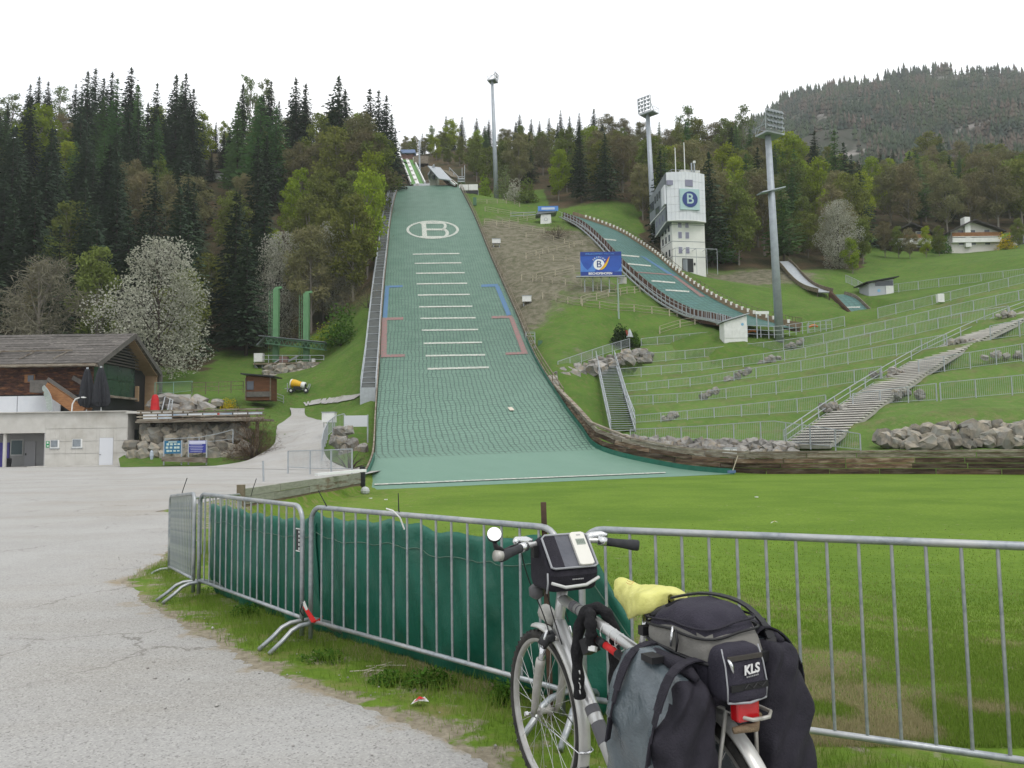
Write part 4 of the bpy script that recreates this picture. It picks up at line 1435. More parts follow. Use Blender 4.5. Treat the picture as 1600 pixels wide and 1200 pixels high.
t = thing('glass_lamp_globe', 'clear round globe lying on the grass by the slope corner', 'globe', tuple(P(570, 768, 36)))
mb = MB()
c = P(570.5, 767.5, 36.5)
prof = [(0, -.2), (.12, -.18), (.2, -.08), (.22, .02), (.18, .13), (.1, .2), (0, .22)]
for i in range(6):
 for k in range(10):
  f = lambda r, k_: c + V((r[0] * math.cos(k_ * math.pi / 5), r[0] * math.sin(k_ * math.pi / 5), r[1]))
  mb.quad(f(prof[i], k), f(prof[i], k + 1), f(prof[i + 1], k + 1), f(prof[i + 1], k))
mb.build('globe', M('frosted_clear_plastic', (.42, .45, .45), rough=.25, spec=.5), t, True)
MB().cyl(c + V((0, 0, -.36)), c + V((0, 0, -.18)), .07).build('neck', MT['dark'], t)
TWR = thing('judges_tower', 'white judges tower with a blue B sign and overhanging grey side', 'tower', tuple(P(1075, 425, 124)))
tb_ = P(1052, 425, 124)
phi = math.radians(10)
tx = V((math.cos(phi), math.sin(phi), 0))
ty = V((-math.sin(phi), math.cos(phi), 0))
def T(x, y, z):
 return tb_ + tx * x + ty * y + V((0, 0, z))
def tbox(x0, x1, y0, y1, z0, z1, name, mat, parent=TWR):
 m = Matrix((tx, ty, V((0, 0, 1)))).transposed()
 return MB().box(T((x0 + x1) / 2, (y0 + y1) / 2, (z0 + z1) / 2), (x1 - x0, y1 - y0, z1 - z0), m).build(name, mat, parent)
m_wh = M('white_render', (0.70, 0.71, 0.68), (0.62, 0.63, 0.60), scale=.6, rough=.7)
tbox(0, 5.7, 0, 5.2, -1.5, 8.5, 'lower_block', m_wh)
for z in (2.55, 5.1, 7.9):
 tbox(-.02, 5.72, -.025, 5.2, z, z + .08, 'joint_band', MT['grey_panel'])  # thin grey strips across the lower block
for z in (3.1, 5.6, 8.0 - .6):
 for x in (1.0, 2.25):
  w_ = tbox(x, x + .72, -.05, .1, z, z + 1.15, 'window', MT['white_panel'])
  tbox(x + .06, x + .66, -.07, 0.0, z + .06, z + 1.09, 'pane', MT['glass_lilac'], w_)
tbox(1.6, 3.5, -.06, .1, .02, 2.3, 'doorway', MT['dark'])
tbox(1.7, 2.5, -.09, .1, .02, 2.15, 'door_leaf', MT['grey_panel'])
tbox(3.62, 3.85, -.12, .1, 1.2, 1.6, 'meter_box', MT['dark'])
for z in (2.9, 5.4, 7.35 - .3):
 for y in (1.0, 2.4, 3.8):
  tbox(-.05, .1, y, y + .55, z, z + 1.1, 'side_window', MT['glass'])
tbox(-.06, .1, 3.0, 4.0, 0.3, 1.7, 'side_window', MT['glass'])
xl, xr = -.95, 5.75
prof = [(-.5, 8.35), (-.5, 16.4), (0, 16.45), (7.0, 14.6), (7.6, 11.0), (7.1, 10.0), (5.2, 10.3), (5.0, 7.2)]
MB().prism([T(xl, y, z) for y, z in prof], tx * (xr - xl)).build('upper_block', MT['grey_panel'], TWR)
ncol, rows_z = 11, [8.4, 9.75, 11.0, 12.3, 13.6, 14.9, 16.45]
bul = lambda x: -.55 - .75 * (1 - ((x - (xl + xr) / 2) / ((xr - xl) / 2)) ** 2)
pan = []
for i in range(ncol):
 x0 = xl + (xr - xl) * i / ncol + .012
 x1 = xl + (xr - xl) * (i + 1) / ncol - .012
 for z0_, z1_ in zip(rows_z[:-1], rows_z[1:]):
  if z0_ > 9.7 and z1_ < 13.7 and 1.75 < (x0 + x1) / 2 < 4.6: pass
  mb = MB()
  y0, y1 = bul(x0), bul(x1)
  mb.prism([T(x0, y0, z0_ + .015), T(x1, y1, z0_ + .015), T(x1, y1, z1_ - .015), T(x0, y0, z1_ - .015)], ty * .12)
  mb.build('cladding_panel', MT['white_panel'], TWR)
mb = MB()
xsn = np.linspace(xl, xr, 12)
mb.prism([T(x, bul(x) + .06, 8.5) for x in xsn] + [T(xr, .2, 8.5), T(xl, .2, 8.5)], V((0, 0, 7.85)))
mb.build('curved_core', MT['grey_panel'], TWR)
mb = MB()
mb.prism([T(x, bul(x) - .05, 8.28) for x in xsn] + [T(xr, .2, 8.28), T(xl, .2, 8.28)], V((0, 0, .12)))
mb.build('lower_edge', MT['white'], TWR)
tbox(-.95, .45, -.93, -.6, 14.25, 15.05, 'window', MT['glass_lilac'])
tbox(2.0, 3.3, -1.38, -1.0, 14.0, 15.1, 'window', MT['glass_lilac'])
m_ban = M('pale_mint_banner', (.42, .56, .56), (.36, .52, .54), scale=.8, rough=.4)
bn = tbox(1.0, 4.35, -1.44, -1.2, 10.05, 13.55, 'sign_panel', m_ban)
mb = MB()
bc = T(2.68, -1.5, 11.8)
ring = [bc + tx * (1.32 * math.cos(k * math.pi / 20)) + V((0, 0, 1.32 * math.sin(k * math.pi / 20))) for k in range(40)]
mb.prism(ring, ty * .03)
mb.build('emblem_disc', M('sign_blue', (.03, .055, .21), rough=.5), bn)
lettering('B', 2.35, T(2.66, -1.53, 11.8), tx, (0, 0, 1), m_ban, bn, .012, bold=.03)
for y, z, h in ((5.3, 12.0, 1.5), (6.3, 12.0, 1.5)):
 tbox(xl - .06, xl + .1, y, y + .8, z, z + h, 'side_window', MT['glass'])
for y in (1.4, 2.4, 3.4, 4.4):
 tbox(xl - .06, xl + .1, y, y + .5, 13.4 - y * .12, 14.6 - y * .12, 'side_window', MT['glass'])
for y in (1.2, 2.6, 4.0):
 tbox(xl - .06, xl + .1, y, y + .5, 9.0 - y * .1, 10.0 - y * .1, 'side_window', MT['glass_lilac'])
tbox(xl - .06, xl + .1, 2.8, 4.6, 10.9, 11.9, 'side_window', MT['glass'])
MB().prism([T(xl - .35, -.4, 14.4), T(xl - .35, 1.0, 14.1), T(xl - .35, 1.0, 11.0), T(xl - .35, -.4, 11.2)], tx * .35).build('corner_fin', MT['white_panel'], TWR)
for (y0, z0_, y1, z1_) in ((0, 10.9, 7.4, 10.05), (0, 8.3, 5.1, 7.15)):
 MB().beam(T(xl - .05, y0, z0_), T(xl - .05, y1, z1_), .12, .16).build('light_strip', MT['white'], TWR)
tbox(2.2, 5.5, .6, 3.5, 16.3, 17.5, 'roof_block', m_wh)
mb = MB()
for a, b in (((0.3, .3), (5.2, .3)), ((.3, .3), (.3, 4.5))):
 for hz in (17.3, 16.9):
  mb.beam(T(a[0], a[1], hz), T(b[0], b[1], hz), .05, .05)
for k in range(8):
 mb.beam(T(.3 + k * .7, .3, 16.2), T(.3 + k * .7, .3, 17.3), .05, .05)
mb.build('roof_railing', MT['galv_far'], TWR)
for x, h in ((1.05, 21.0), (2.65, 22.0)):
 MB().cyl(T(x, .2, 16.3), T(x, .2, h), .1, 8, .07).build('flagpole', MT['white'], TWR)
for x in (3.9, 4.4):
 MB().cyl(T(x, .3, 16.3), T(x, .3, 18.6), .12).build('vent_pipe', MT['galv_far'], TWR)
mb = MB()
mb.box(T(4.4, .3, 18.75), (.4, .4, .35))
mb.build('roof_lamp', MT['white'], TWR)
mb = MB()
for x in (-.2, 1.6, 3.4, 5.2, 7.0):
 mb.beam(T(x, -1.6, -.6), T(x, -1.6, 3.6), .06, .06)
 mb.beam(T(x, -1.6, 3.6), T(x - .0, .0 if x < 6 else -1.6, 3.6), .06, .06)
mb.beam(T(-.2, -1.6, 3.6), T(7.0, -1.6, 3.6), .07, .07)
mb.build('entrance_frame', MT['galv_far'], TWR)
mb = MB()
for k in range(10):
 mb.beam(T(-.3 - k * .3, 2.5 + k * .12, 2.2 - k * .25), T(-.3 - k * .3, 3.4 + k * .12, 2.2 - k * .25), .3, .06)
for y in (2.5, 3.4):
 mb.beam(T(-.1, y, 3.4), T(-3.2, y + 1, .9), .06, .06)
 for k in range(5): mb.beam(T(-.3 - k * .7, y, 2.0 - k * .55), T(-.3 - k * .7, y, 3.2 - k * .55), .05, .05)
mb.build('outside_stairs', MT['galv_far'], TWR)
def mast(label, px, pyb, pyt, Y, r0, r1, pxt, mid=None, head_rot=0.0, lamps=(4, 5), size=(3.4, 4.2)):
 b = P(px, pyb, Y)
 top = P(pxt, pyt, Y)
 h = top.z - b.z
 ln = V(((top.x - b.x) / h, 0, 1))
 t = thing('floodlight_mast', label, 'light mast', tuple(b), 'tall steel floodlight masts')
 o = MB().tube([b - ln, b + ln * (h * .5), b + ln * h], [r0, (r0 + r1) / 2, r1], 12).build('shaft', MT['mast'], t)
 o.data.polygons.foreach_set('use_smooth', [True] * len(o.data.polygons))
 c = b + ln * h
 R = rot3(head_rot)
 fx, fy = R @ V((1, 0, 0)), R @ V((0, 1, 0))
 m3 = Matrix((fx, fy, V((0, 0, 1)))).transposed()
 MB().box(c + V((0, 0, .1)) + fx * .3, (size[0] * 1.05, 1.9, .22), m3).build('platform', MT['galv_far'], t)
 mb = MB()
 for s in (-1, 1):
  e = c + fx * (size[0] * .55 * s + .3) + fy * -.9
  mb.beam(e, e + V((0, 0, 1.0)), .05, .05)
  e2 = e + fy * 1.8
  mb.beam(e2, e2 + V((0, 0, 1.0)), .05, .05)
  mb.beam(e + V((0, 0, 1)), e2 + V((0, 0, 1)), .05, .05)
 e0, e1 = c + fx * (size[0] * .55 + .3) + fy * .9 + V((0, 0, 1)), c + fx * (-size[0] * .55 + .3) + fy * .9 + V((0, 0, 1))
 mb.beam(e0, e1, .05, .05)
 mb.build('platform_railing', MT['galv_far'], t)
 mb = MB()
 nr_, nc_ = lamps
 fr = lambda u, v: c + fx * ((u - .5) * size[0]) + fy * -1.0 + V((0, 0, .3 + v * size[1])) + fy * (-0.12 * v)
 for i in range(nr_ + 1):
  mb.beam(fr(0, i / nr_), fr(1, i / nr_), .09, .09)
 for u in (0, .5, 1):
  mb.beam(fr(u, 0), fr(u, 1), .1, .1)
 for u in (0.1, .9):
  mb.beam(fr(u, .8), c + fx * ((u - .5) * size[0]) + fy * .8 + V((0, 0, .2)), .08, .08)
 mb.build('lamp_frame', MT['galv_far'], t)
 mb = MB()
 mb.tube([V((0, .22, 0)), V((0, .05, 0)), V((0, -.12, 0)), V((0, -.14, 0))], [.12, .26, .34, .30], 10)
 lm = mb.mesh('floodlight', True)
 ml = M('floodlight_housing', (.20, .225, .24), rough=.35, metal=.3)
 for i in range(nr_):
  for j in range(nc_):
   o = mesh_obj('floodlight', lm, t, ml if not lm.materials else None)
   o.location = fr((j + .5) / nc_, (i + .55) / nr_) + fy * -.18
   o.rotation_euler = (-.35, 0, head_rot)
   o.scale = (size[0] / 3.4,) * 3
 if mid:
  z = P(px, mid, Y).z
  cc = b + ln * (z - b.z)
  m4 = Matrix((V((.93, .25, .26)).normalized(), V((-.25, .96, 0)).normalized(), V((-.26, 0, .96)).normalized())).transposed()
  MB().box(cc, (3.3, 1.2, .14), m4).build('mid_platform', MT['mast'], t)
  MB().tube([cc + V((-.6, -.6, 0)), cc + V((-.6, -.6, 1.2)), cc + V((-.6, -.2, 1.2))], .04, 6).build('mid_railing', MT['galv_far'], t)
 return t
mast('big pale steel floodlight mast standing beside the white shed', 1218, 522, 212, 90, .52, .36, 1200, 298, .45, (4, 5), (2.6, 2.4))
mast('floodlight mast rising behind the white judges tower', 1024, 405, 180, 138, .6, .38, 1012, None, -.75, (4, 4), (2.7, 2.8))
mast('slender floodlight mast in front of the forest at the hill top', 776, 313, 127, 172, .6, .30, 769, None, 1.2, (2, 3), (2.0, 1.4))
Yb = 104.0
ba, bb = P(906.5, 394, Yb), P(971.5, 430.5, Yb)
BB = thing('billboard', 'wide blue billboard with a white B disc above the word BISCHOFSHOFEN', 'billboard', (0.5 * (ba.x + bb.x), Yb, bb.z - 1))
cx, cz = (ba.x + bb.x) / 2, (ba.z + bb.z) / 2
bw, bh = bb.x - ba.x, ba.z - bb.z
MB().box((cx, Yb, cz), (bw, .12, bh)).build('panel', MT['blue'], BB)
mb = MB()
arc = [(-.5, .16), (-.42, -.12), (-.33, -.26), (-.24, -.12), (-.17, .14), (-.11, .30), (-.07, .32), (-.12, -.2), (-.16, -.33), (-.5, -.33)]
mb.prism([V((cx + u * bw, Yb - .075, cz + v * bh)) for u, v in arc], (0, .01, 0))
mb.prism([V((cx + u * bw, Yb - .075, cz + v * bh)) for u, v in ((.5, -.12), (.42, -.3), (.3, -.33), (.36, -.33), (.5, -.33))], (0, .01, 0))
mb.build('wave_print', MT['blue_light'], BB)
mb = MB()
mb.box((cx, Yb - .07, cz - bh * .415), (bw * .998, .02, bh * .165))
mb.box((cx, Yb - .07, cz + bh * .415), (bw * .998, .02, bh * .165))
mb.build('title_band', MT['navy'] if False else M('deep_blue_print', (.02, .05, .26), rough=.5), BB)
dc = V((cx - bw * .05, Yb - .085, cz - bh * .03))
mb = MB()
mb.prism([dc + V((.215 * bh * 1.05 * math.cos(k * math.pi / 16), 0, .215 * bh * 1.05 * math.sin(k * math.pi / 16))) for k in range(32)], (0, .012, 0))
mb.build('emblem_disc', M('white_print', (.8, .82, .85), rough=.5), BB)
lettering('B', bh * .40, dc + V((0, -.02, 0)), (1, 0, 0), (0, 0, 1), MT['navy'], BB, .004, bold=.006)
for cname, mt_, o0 in (('red', MT['red'], 0), ('yellow', MT['yellow'], .035)):
 mb = MB()
 pts = []
 for k in range(11):
  t_ = k / 10
  u = -.045 + o0 * .5 + .24 * t_
  v = -.26 + o0 * .2 + .56 * t_ ** 1.7
  pts.append((u, v, .035 * math.sin(math.pi * min(1, t_ * .9 + .08))))
 poly = [V((cx + (u - wd_ * .2) * bw, Yb - (.10 if cname == 'red' else .106), cz + (v + wd_) * bh)) for u, v, wd_ in pts] + [V((cx + (u + wd_ * .9) * bw, Yb - (.10 if cname == 'red' else .106), cz + (v - wd_ * .5) * bh)) for u, v, wd_ in reversed(pts)]
 mb.prism(poly, (0, .005, 0))
 mb.build('swoosh_print', mt_, BB)
m_wp = M('white_letter_print', (.8, .8, .8), rough=.6)
lettering('BISCHOFSHOFEN', .42, (cx - bw * .02, Yb - .09, cz - bh * .41), (1, 0, 0), (0, 0, 1), m_wp, BB, .004, bold=.012)
lettering('WILLKOMMEN', .36, (cx - bw * .17, Yb - .09, cz + bh * .41), (1, 0, 0), (0, 0, 1), MT['blue_light'], BB, .004, bold=.01)
lettering('WELCOME', .30, (cx + bw * .2, Yb - .09, cz + bh * .41), (1, 0, 0), (0, 0, 1), MT['blue_light'], BB, .004, bold=.004)
for k, ch in enumerate('SKICLUB'):
 an = math.radians(140 - k * 17)
 r = .30 * bh
 o_ = dc + V((r * math.cos(an), -.02, r * math.sin(an)))
 lettering(ch, .30, o_, (math.sin(an), 0, -math.cos(an)), (math.cos(an), 0, math.sin(an)), m_wp, BB, .004, bold=.006)
MB().box((cx - .1, Yb - .1, cz - bh / 2 - .12), (bw * 1.18, .6, .14)).build('walkway', MT['galv_far'], BB)
for k in range(5):
 x = ba.x + bw * (k + .5) / 5
 g = tz(x, Yb + .6)
 MB().beam((x, Yb + .4, g - .3), (x, Yb + .12, cz), .12, .12).build('support', MT['galv_far'], BB)
MB().box((bb.x + .2, Yb + .6, cz - bh / 2 - .6), (1.0, .5, .9)).build('concrete_footing', MT['concrete'], BB)
b = hit(967, 500, 80, 130)
t = thing('thin_pole', 'thin pale green pole with a small square bracket under the billboard', 'pole', tuple(b))
MB().cyl(b + V((0, 0, -.3)), V((b.x, b.y, P(966, 443, b.y).z)), .11, 8, .09).build('shaft', M('pale_green_paint', (.28, .36, .32), rough=.5), t)
c = V((b.x, b.y, P(966, 443, b.y).z))
mb = MB()
for p, q in (((0, 0), (.5, 0)), ((.5, 0), (.5, .8)), ((.5, .8), (0, .8)), ((0, .8), (0, 0))):
 mb.beam(c + V((p[0], 0, p[1])), c + V((q[0], 0, q[1])), .06, .06)
mb.build('bracket', MT['galv_far'], t)
b = hit(985, 528, 70, 120)
t = thing('grey_red_shape', 'small grey and red upright shape beside the round dark bush', 'stand', tuple(P(984, 527, 91)))  # thing of unknown kind, built as a plain grey cone and red slab
c = P(984, 527, 90.5)
MB().tube([c, c + V((0, 0, .5)), c + V((0, 0, 1.0))], [.42, .28, .06], 8).build('grey_cone', MT['galv_far'], t)
MB().box(c + V((-.32, -.05, .5)), (.2, .3, .7), rot3(0, 0, -.25)).build('red_slab', M('dull_red', (.28, .06, .04), rough=.6), t)
def hut(label, x0, x1, yt, yb, Y, depth, wall, roof, name='shed', over=.25, slope=.0, cat='shed', rise=0.5, group=None):
 a, b = P(x0, yb, Y), P(x1, yt, Y)
 w_, h_ = b.x - a.x, b.z - a.z
 t = thing(name, label, cat, (a.x + w_ / 2, Y, a.z), group)
 c = V((a.x + w_ / 2, Y + depth / 2, a.z))
 mb = MB()
 mb.prism([c + V((-w_ / 2, -depth / 2, -.6)), c + V((w_ / 2, -depth / 2, -.6)), c + V((w_ / 2, -depth / 2, h_ + (slope if slope > 0 else 0))), c + V((-w_ / 2, -depth / 2, h_ - (slope if slope < 0 else 0)))], (0, depth, 0))
 mb.build('walls', wall, t)
 l_ = c + V((-w_ / 2 - over, 0, h_ - (slope if slope < 0 else 0) + .08 - over * slope / w_))
 r_ = c + V((w_ / 2 + over, 0, h_ + (slope if slope > 0 else 0) + .08 + over * slope / w_))
 mb = MB()
 mb.prism([l_ + V((0, -depth / 2 - over, 0)), r_ + V((0, -depth / 2 - over, 0)), r_ + V((0, -depth / 2 - over, .14)), l_ + V((0, -depth / 2 - over, .14))], (0, depth + 2 * over, 0))
 mb.build('roof', roof, t)
 return t, c, w_, h_
t, c, w_, h_ = hut('small white shed with a sloping grey roof beside the big mast', 1132, 1167, 503, 528, 87.5, 2.0, MT['white'], MT['galv_far'], slope=.75)
for k in range(3):
 MB().box(c + V((-w_ / 2 + w_ * (k + .5) / 3, -1.02, .45)), (w_ / 3 - .06, .04, .95)).build('door_leaf', MT['white'], t)
MB().prism([c + V((w_ * .3 + .16 * math.cos(k * math.pi / 8), -1.03, 1.55 + .16 * math.sin(k * math.pi / 8))) for k in range(16)], (0, .03, 0)).build('round_sign', M('pale_blue_sign', (.2, .42, .6), rough=.5), t)
b = P(1183, 521, 87.3); b2 = P(1201, 521, 87.3)
t = thing('gate_frame', 'white board on two tall posts beside the white shed', 'gate', tuple(b))
for q in (b, b2):
 MB().beam(q + V((0, 0, -.6)), q + V((0, 0, 2.4)), .1, .1).build('post', MT['galv_far'], t)
MB().beam(b + V((-.1, 0, 2.4)), b2 + V((.1, 0, 2.4)), .12, .34).build('board', MT['white'], t)
rail_fence('steel bar railing at the foot of the small blue green jump', [(P(1168, 523, 87.6), 1.1), (P(1190, 524, 87.2), 1.1), (P(1215, 525, 86.8), 1.1), (P(1262, 517, 91), 1.1), (P(1300, 514, 95), 1.1)], spacing=1.5, bars=.0, midrail=True)
om = M('orange_plastic', (.62, .16, .03), rough=.5)
for x, y, Y, lab in ((1174, 519, 91, 'small orange bar lying behind the railing at the white shed'), (1270, 511, 93, 'small orange bar lying beside the steel mast')):
 p = P(x, y, Y)
 tag(MB().tube([p + V((-.5, 0, 0)), p + V((-.1, 0, .16)), p + V((.3, 0, .2)), p + V((.6, 0, .05))], [.12, .15, .15, .1], 8).build('orange_bar', om), lab, 'marker')
t, c, w_, h_ = hut('pale judges hut with dark window band and jutting dark roof', 1358, 1396, 442, 464, 111, 3.0, M('pale_grey_board', (.40, .42, .46), rough=.6), MT['dark'], over=.6, slope=.6, cat='hut', name='judges_hut')
MB().box(c + V((w_ * .12, -1.53, h_ - .05)), (w_ * .7, .06, .7)).build('window_band', MT['glass'], t)
MB().box(c + V((w_ * .33, -1.55, .6)), (w_ * .3, .08, 2.0)).build('white_panel', MT['white'], t)
MB().prism([c + V((-w_ * .1 + .22 * math.cos(k * math.pi / 8), -1.54, .9 + .22 * math.sin(k * math.pi / 8))) for k in range(16)], (0, .03, 0)).build('round_sign', M('pale_blue_sign_2', (.2, .42, .6), rough=.5), t)
SJ = thing('smallest_ski_jump', 'smallest ski jump with dark curved track and short green slope', 'ski jump', tuple(P(1290, 462, 112)))
tr = [(1222, 409, 131), (1232, 418, 127), (1243, 431, 123), (1257, 444, 119), (1272, 452, 115), (1290, 457, 112)]
tp = [P(*a) for a in tr]
tpd = [V(p) for p in catmull([list(p) for p in tp], 20)]
mb = MB(); mb2 = MB(); mb2b = MB(); mb3 = MB()
for a, b in zip(tpd[:-1], tpd[1:]):
 mb.beam(a, b, 2.1, .15)
 for s in (-1.1, 1.1):
  (mb2 if s < 0 else mb2b).beam(a + V((s, 0, .3)), b + V((s, 0, .3)), .08, .6)
for a in tpd[::3]:
 for s in (-.85, .85):
  g = tz(a.x + s, a.y)
  mb3.beam((a.x + s, a.y, min(g, a.z) - .5), a + V((s, 0, 0)), .14, .14)
mb.build('track', MT['galv_far'], SJ); mb2.build('side_board', MT['wood_rail'], SJ); mb2b.build('side_board', MT['wood_rail'], SJ); mb3.build('trestle', MT['wood_rail'], SJ)
mm = MINI.mesh('mat_surface', 8)
o = mesh_obj('mat_surface', mm, SJ, CARP2); o.location.z = 0.1
on_slope(MINI, [((1324, 481), (1344, 480.6), (1344, 482.4), (1324, 482.8)), ((1340, 495), (1360, 494.6), (1360, 496.2), (1340, 496.6))], 'distance_line', m_white, SJ, lift=.16)
mb = MB(); mb2 = MB()
for i in range(0, 38, 3):
 mb.beam(V(MINI.L[i]) + V((-.1, 0, .3)), V(MINI.L[min(39, i + 3)]) + V((-.1, 0, .3)), .08, .9)
 mb.beam(V(MINI.L[i]) + V((-.5, 0, 1.0)), V(MINI.L[min(39, i + 3)]) + V((-.5, 0, 1.0)), .06, .06)
 mb2.beam(V(MINI.R[i]) + V((.1, 0, .2)), V(MINI.R[min(39, i + 3)]) + V((.1, 0, .2)), .1, .7)
mb.build('side_board_and_rail', bm1, SJ); mb2.build('side_board', MT['wood_grey'], SJ)
b = P(1470, 470, 92); bt = V((b.x, b.y, tz(b.x, b.y)))
tag(MB().box(P(1469, 466, 91), (.75, .5, 1.0)).build('white_box', MT['white']), 'white upright box behind the top terrace fence', 'box')
def chalet(label, x0, x1, yb, ye, ya, Y, depth, wall, roofm, balc=True, chim=True, apex=.5):
 a, b = P(x0, yb, Y), P(x1, yb, Y)
 ze, za = P(x0, ye, Y).z, P((x0 + x1) / 2, ya, Y).z
 w_ = b.x - a.x
 t = thing('chalet', label, 'house', (a.x + w_ / 2, Y, a.z), 'chalets on the meadow at the forest edge')
 xa = a.x + w_ * apex
 MB().prism([(a.x, Y, a.z - 2), (b.x, Y, a.z - 2), (b.x, Y, ze), (xa, Y, za), (a.x, Y, ze)], (0, depth, 0)).build('walls', wall, t)
 rf = []
 for s, e in ((a.x - .8, a.x), (b.x + .8, b.x)):
  zz = ze - .8 * (za - ze) / (w_ * .5)
  o = MB().prism([(s, Y - 1.2, zz), (xa, Y - 1.2, za + .05), (xa, Y - 1.2, za + .35), (s, Y - 1.2, zz + .3)], (0, depth + 2, 0)).build('roof', roofm, t)
  rf.append(o)
 if chim:
  MB().box((xa - 1.2, Y + .1, (a.z + za) / 2 + .5), (1.1, 1.4, za - a.z + .8)).build('chimney', MT['white'], t)
 if balc:
  for zz in (.33, .66):
   z = a.z + (ze - a.z) * zz
   MB().box((a.x + w_ / 2, Y - .6, z + .45), (w_ * 1.02, .1, .8)).build('balcony_rail', MT['asph_wood'] if zz > .5 else MT['white'], t)
   MB().box((a.x + w_ / 2, Y - .35, z), (w_ * 1.02, .7, .12)).build('balcony_floor', MT['white'], t)
 for zz in (.1, .42, .74):
  for u in (.2, .45, .75):
   z = a.z + (ze - a.z) * zz + .25
   f = MB().box((a.x + w_ * u, Y - .02, z + .5), (1.2, .12, 1.1)).build('window', MT['white'], t)
   MB().box((a.x + w_ * u, Y - .06, z + .5), (1.0, .1, .9)).build('pane', MT['glass'], f)
 return t
dwood = M('dark_chalet_wood', (.045, .03, .022), (.03, .02, .015), scale=1, rough=.8)
rfd = M('dark_tile_roof', (.04, .035, .035), rough=.8)
chalet('white chalet with orange wooden balconies and broad chimney', 1487, 1562, 388, 363, 347, 148, 9, M('cream_render', (.62, .60, .58), (.55, .53, .5), scale=.6, rough=.8), rfd, True, True, .45)
chalet('dark wooden chalet half hidden by trees', 1392, 1452, 391, 366, 352, 150, 8, dwood, rfd, True, False)
chalet('pale cottage at the edge of the view beyond the white chalet', 1583, 1650, 392, 372, 355, 150, 8, M('grey_render', (.48, .46, .44), rough=.8), rfd, False, False)
for (x0, y0, x1, y1, lab) in ((769, 374, 782, 381, 'small white cabinet on legs near the top of the big slope'), (816, 463, 830, 472, 'small white cabinet on legs beside the middle of the big slope')):
 g = hit((x0 + x1) / 2, y1 + 5, 80, 200)
 a, b = P(x0, y1, g.y), P(x1, y0, g.y)
 t = thing('white_cabinet', lab, 'cabinet', tuple(g))
 c = (a + b) / 2
 MB().box(c, (b.x - a.x, .9, b.z - a.z)).build('body', MT['white'], t)
 MB().box(c + V((0, 0, (b.z - a.z) / 2 + .04)), (b.x - a.x + .1, 1.0, .06)).build('lid', MT['galv_far'], t)
 for s in (.15, .85):
  MB().beam((a.x + (b.x - a.x) * s, g.y, g.z - .3), (a.x + (b.x - a.x) * s, g.y, a.z), .12, .12).build('leg', MT['galv_far'], t)
g = hit(836, 545, 70, 120)
t = thing('measuring_stand', 'small steel platform and dark green box beside the big slope', 'platform', tuple(g))
a = P(824, 545, g.y)
mb = MB()
for x in (822, 836):
 for yy in (-.5, .5):
  q = P(x, 545, g.y) + V((0, yy, 0))
  mb.beam(q + V((0, 0, -.4)), q + V((0, 0, 1.9)), .06, .06)
for yy in (-.5, .5):
 for z in (.1, .9, 1.5, 1.9):
  mb.beam(P(822, 545, g.y) + V((0, yy, z)), P(836, 545, g.y) + V((0, yy, z)), .05, .05)
 mb.beam(P(822, 545, g.y) + V((0, yy, .1)), P(836, 545, g.y) + V((0, yy, .9)), .05, .05)
mb.build('frame', MT['galv_far'], t)
MB().box(P(844, 537, g.y), (.5, .6, .7)).build('green_box', MT['green_dark'], t)
g = P(853, 347, 149)
t = thing('starter_cabin', 'white starter cabin with a blue banner roof at the small jump top', 'cabin', tuple(g))
MB().prism([g + V((-1.1, 0, -1)), g + V((1.1, 0, -1)), g + V((1.0, 0, 1.55)), g + V((-1.0, 0, 1.55))], (0, 2, 0)).build('walls', MT['white'], t)
MB().prism([g + V((-2.0, -.3, 1.5)), g + V((1.9, -.3, 1.9)), g + V((2.2, -.3, 2.1)), g + V((-1.6, -.3, 2.1))], (0, 3, 0)).build('platform', MT['grey_panel'], t)
o = MB().box(g + V((.45, -.35, 2.6)), (4.0, .1, 1.0)).build('blue_banner', MT['blue_light'], t)
MB().box(g + V((.45, -.41, 2.6)), (2.6, .03, .45)).build('white_print', M('faded_white_print', (.5, .58, .7), rough=.6), o)
MB().prism([g + V((.35 * math.cos(k * math.pi / 8), -.05, .55 + .35 * math.sin(k * math.pi / 8))) for k in range(16)], (0, .04, 0)).build('round_sign', M('grey_sign', (.35, .38, .42), rough=.6), t)
MB().prism([g + V((.25 * math.cos(k * math.pi / 8), -.07, .55 + .25 * math.sin(k * math.pi / 8))) for k in range(16)], (0, .02, 0)).build('sign_disc', MT['white'], t)
mb = MB()
gl = g + V((-1.6, 0, 0))
mb.beam(g + V((-2, .5, 2.2)), g + V((-7, 3, 2.8)), .12, .12)
mb.beam(g + V((-2, .5, 1.7)), g + V((-7, 3, 2.2)), .12, .12)
mb.build('gangway_rail', MT['galv_far'], t)
I0, I1 = P(653, 289, 188), P(636.5, 250, 224)
IN = thing('inrun_track', 'steep white and green ski inrun with a blue roofed start hut', 'inrun', tuple(I0))
d = (I1 - I0)
sx = V((1, 0.05, 0))
m_gr = M('inrun_green', (.09, .22, .05), rough=.7)
for off, w_, m_, nm_ in ((0, .95, MT['white'], 'ice_track'), (-1.05, 1.0, m_gr, 'green_side'), (1.05, 1.0, m_gr, 'green_side'), (-1.75, .3, MT['white'], 'side_rail'), (1.75, .3, MT['white'], 'side_rail')):
 MB().beam(I0 + sx * off + V((0, 0, .1 if 'side_r' not in nm_ else .45)), I1 + sx * off + V((0, 0, .1 if 'side_r' not in nm_ else .45)), w_, .16 if 'side_r' not in nm_ else .7).build(nm_, m_, IN)
mb = MB()
for k in range(7):
 p = I0.lerp(I1, k / 6)
 mb.beam((p.x, p.y, tz(p.x, p.y) - 1), p, 2.4, .6)
mb.build('support', MT['concrete'], IN)
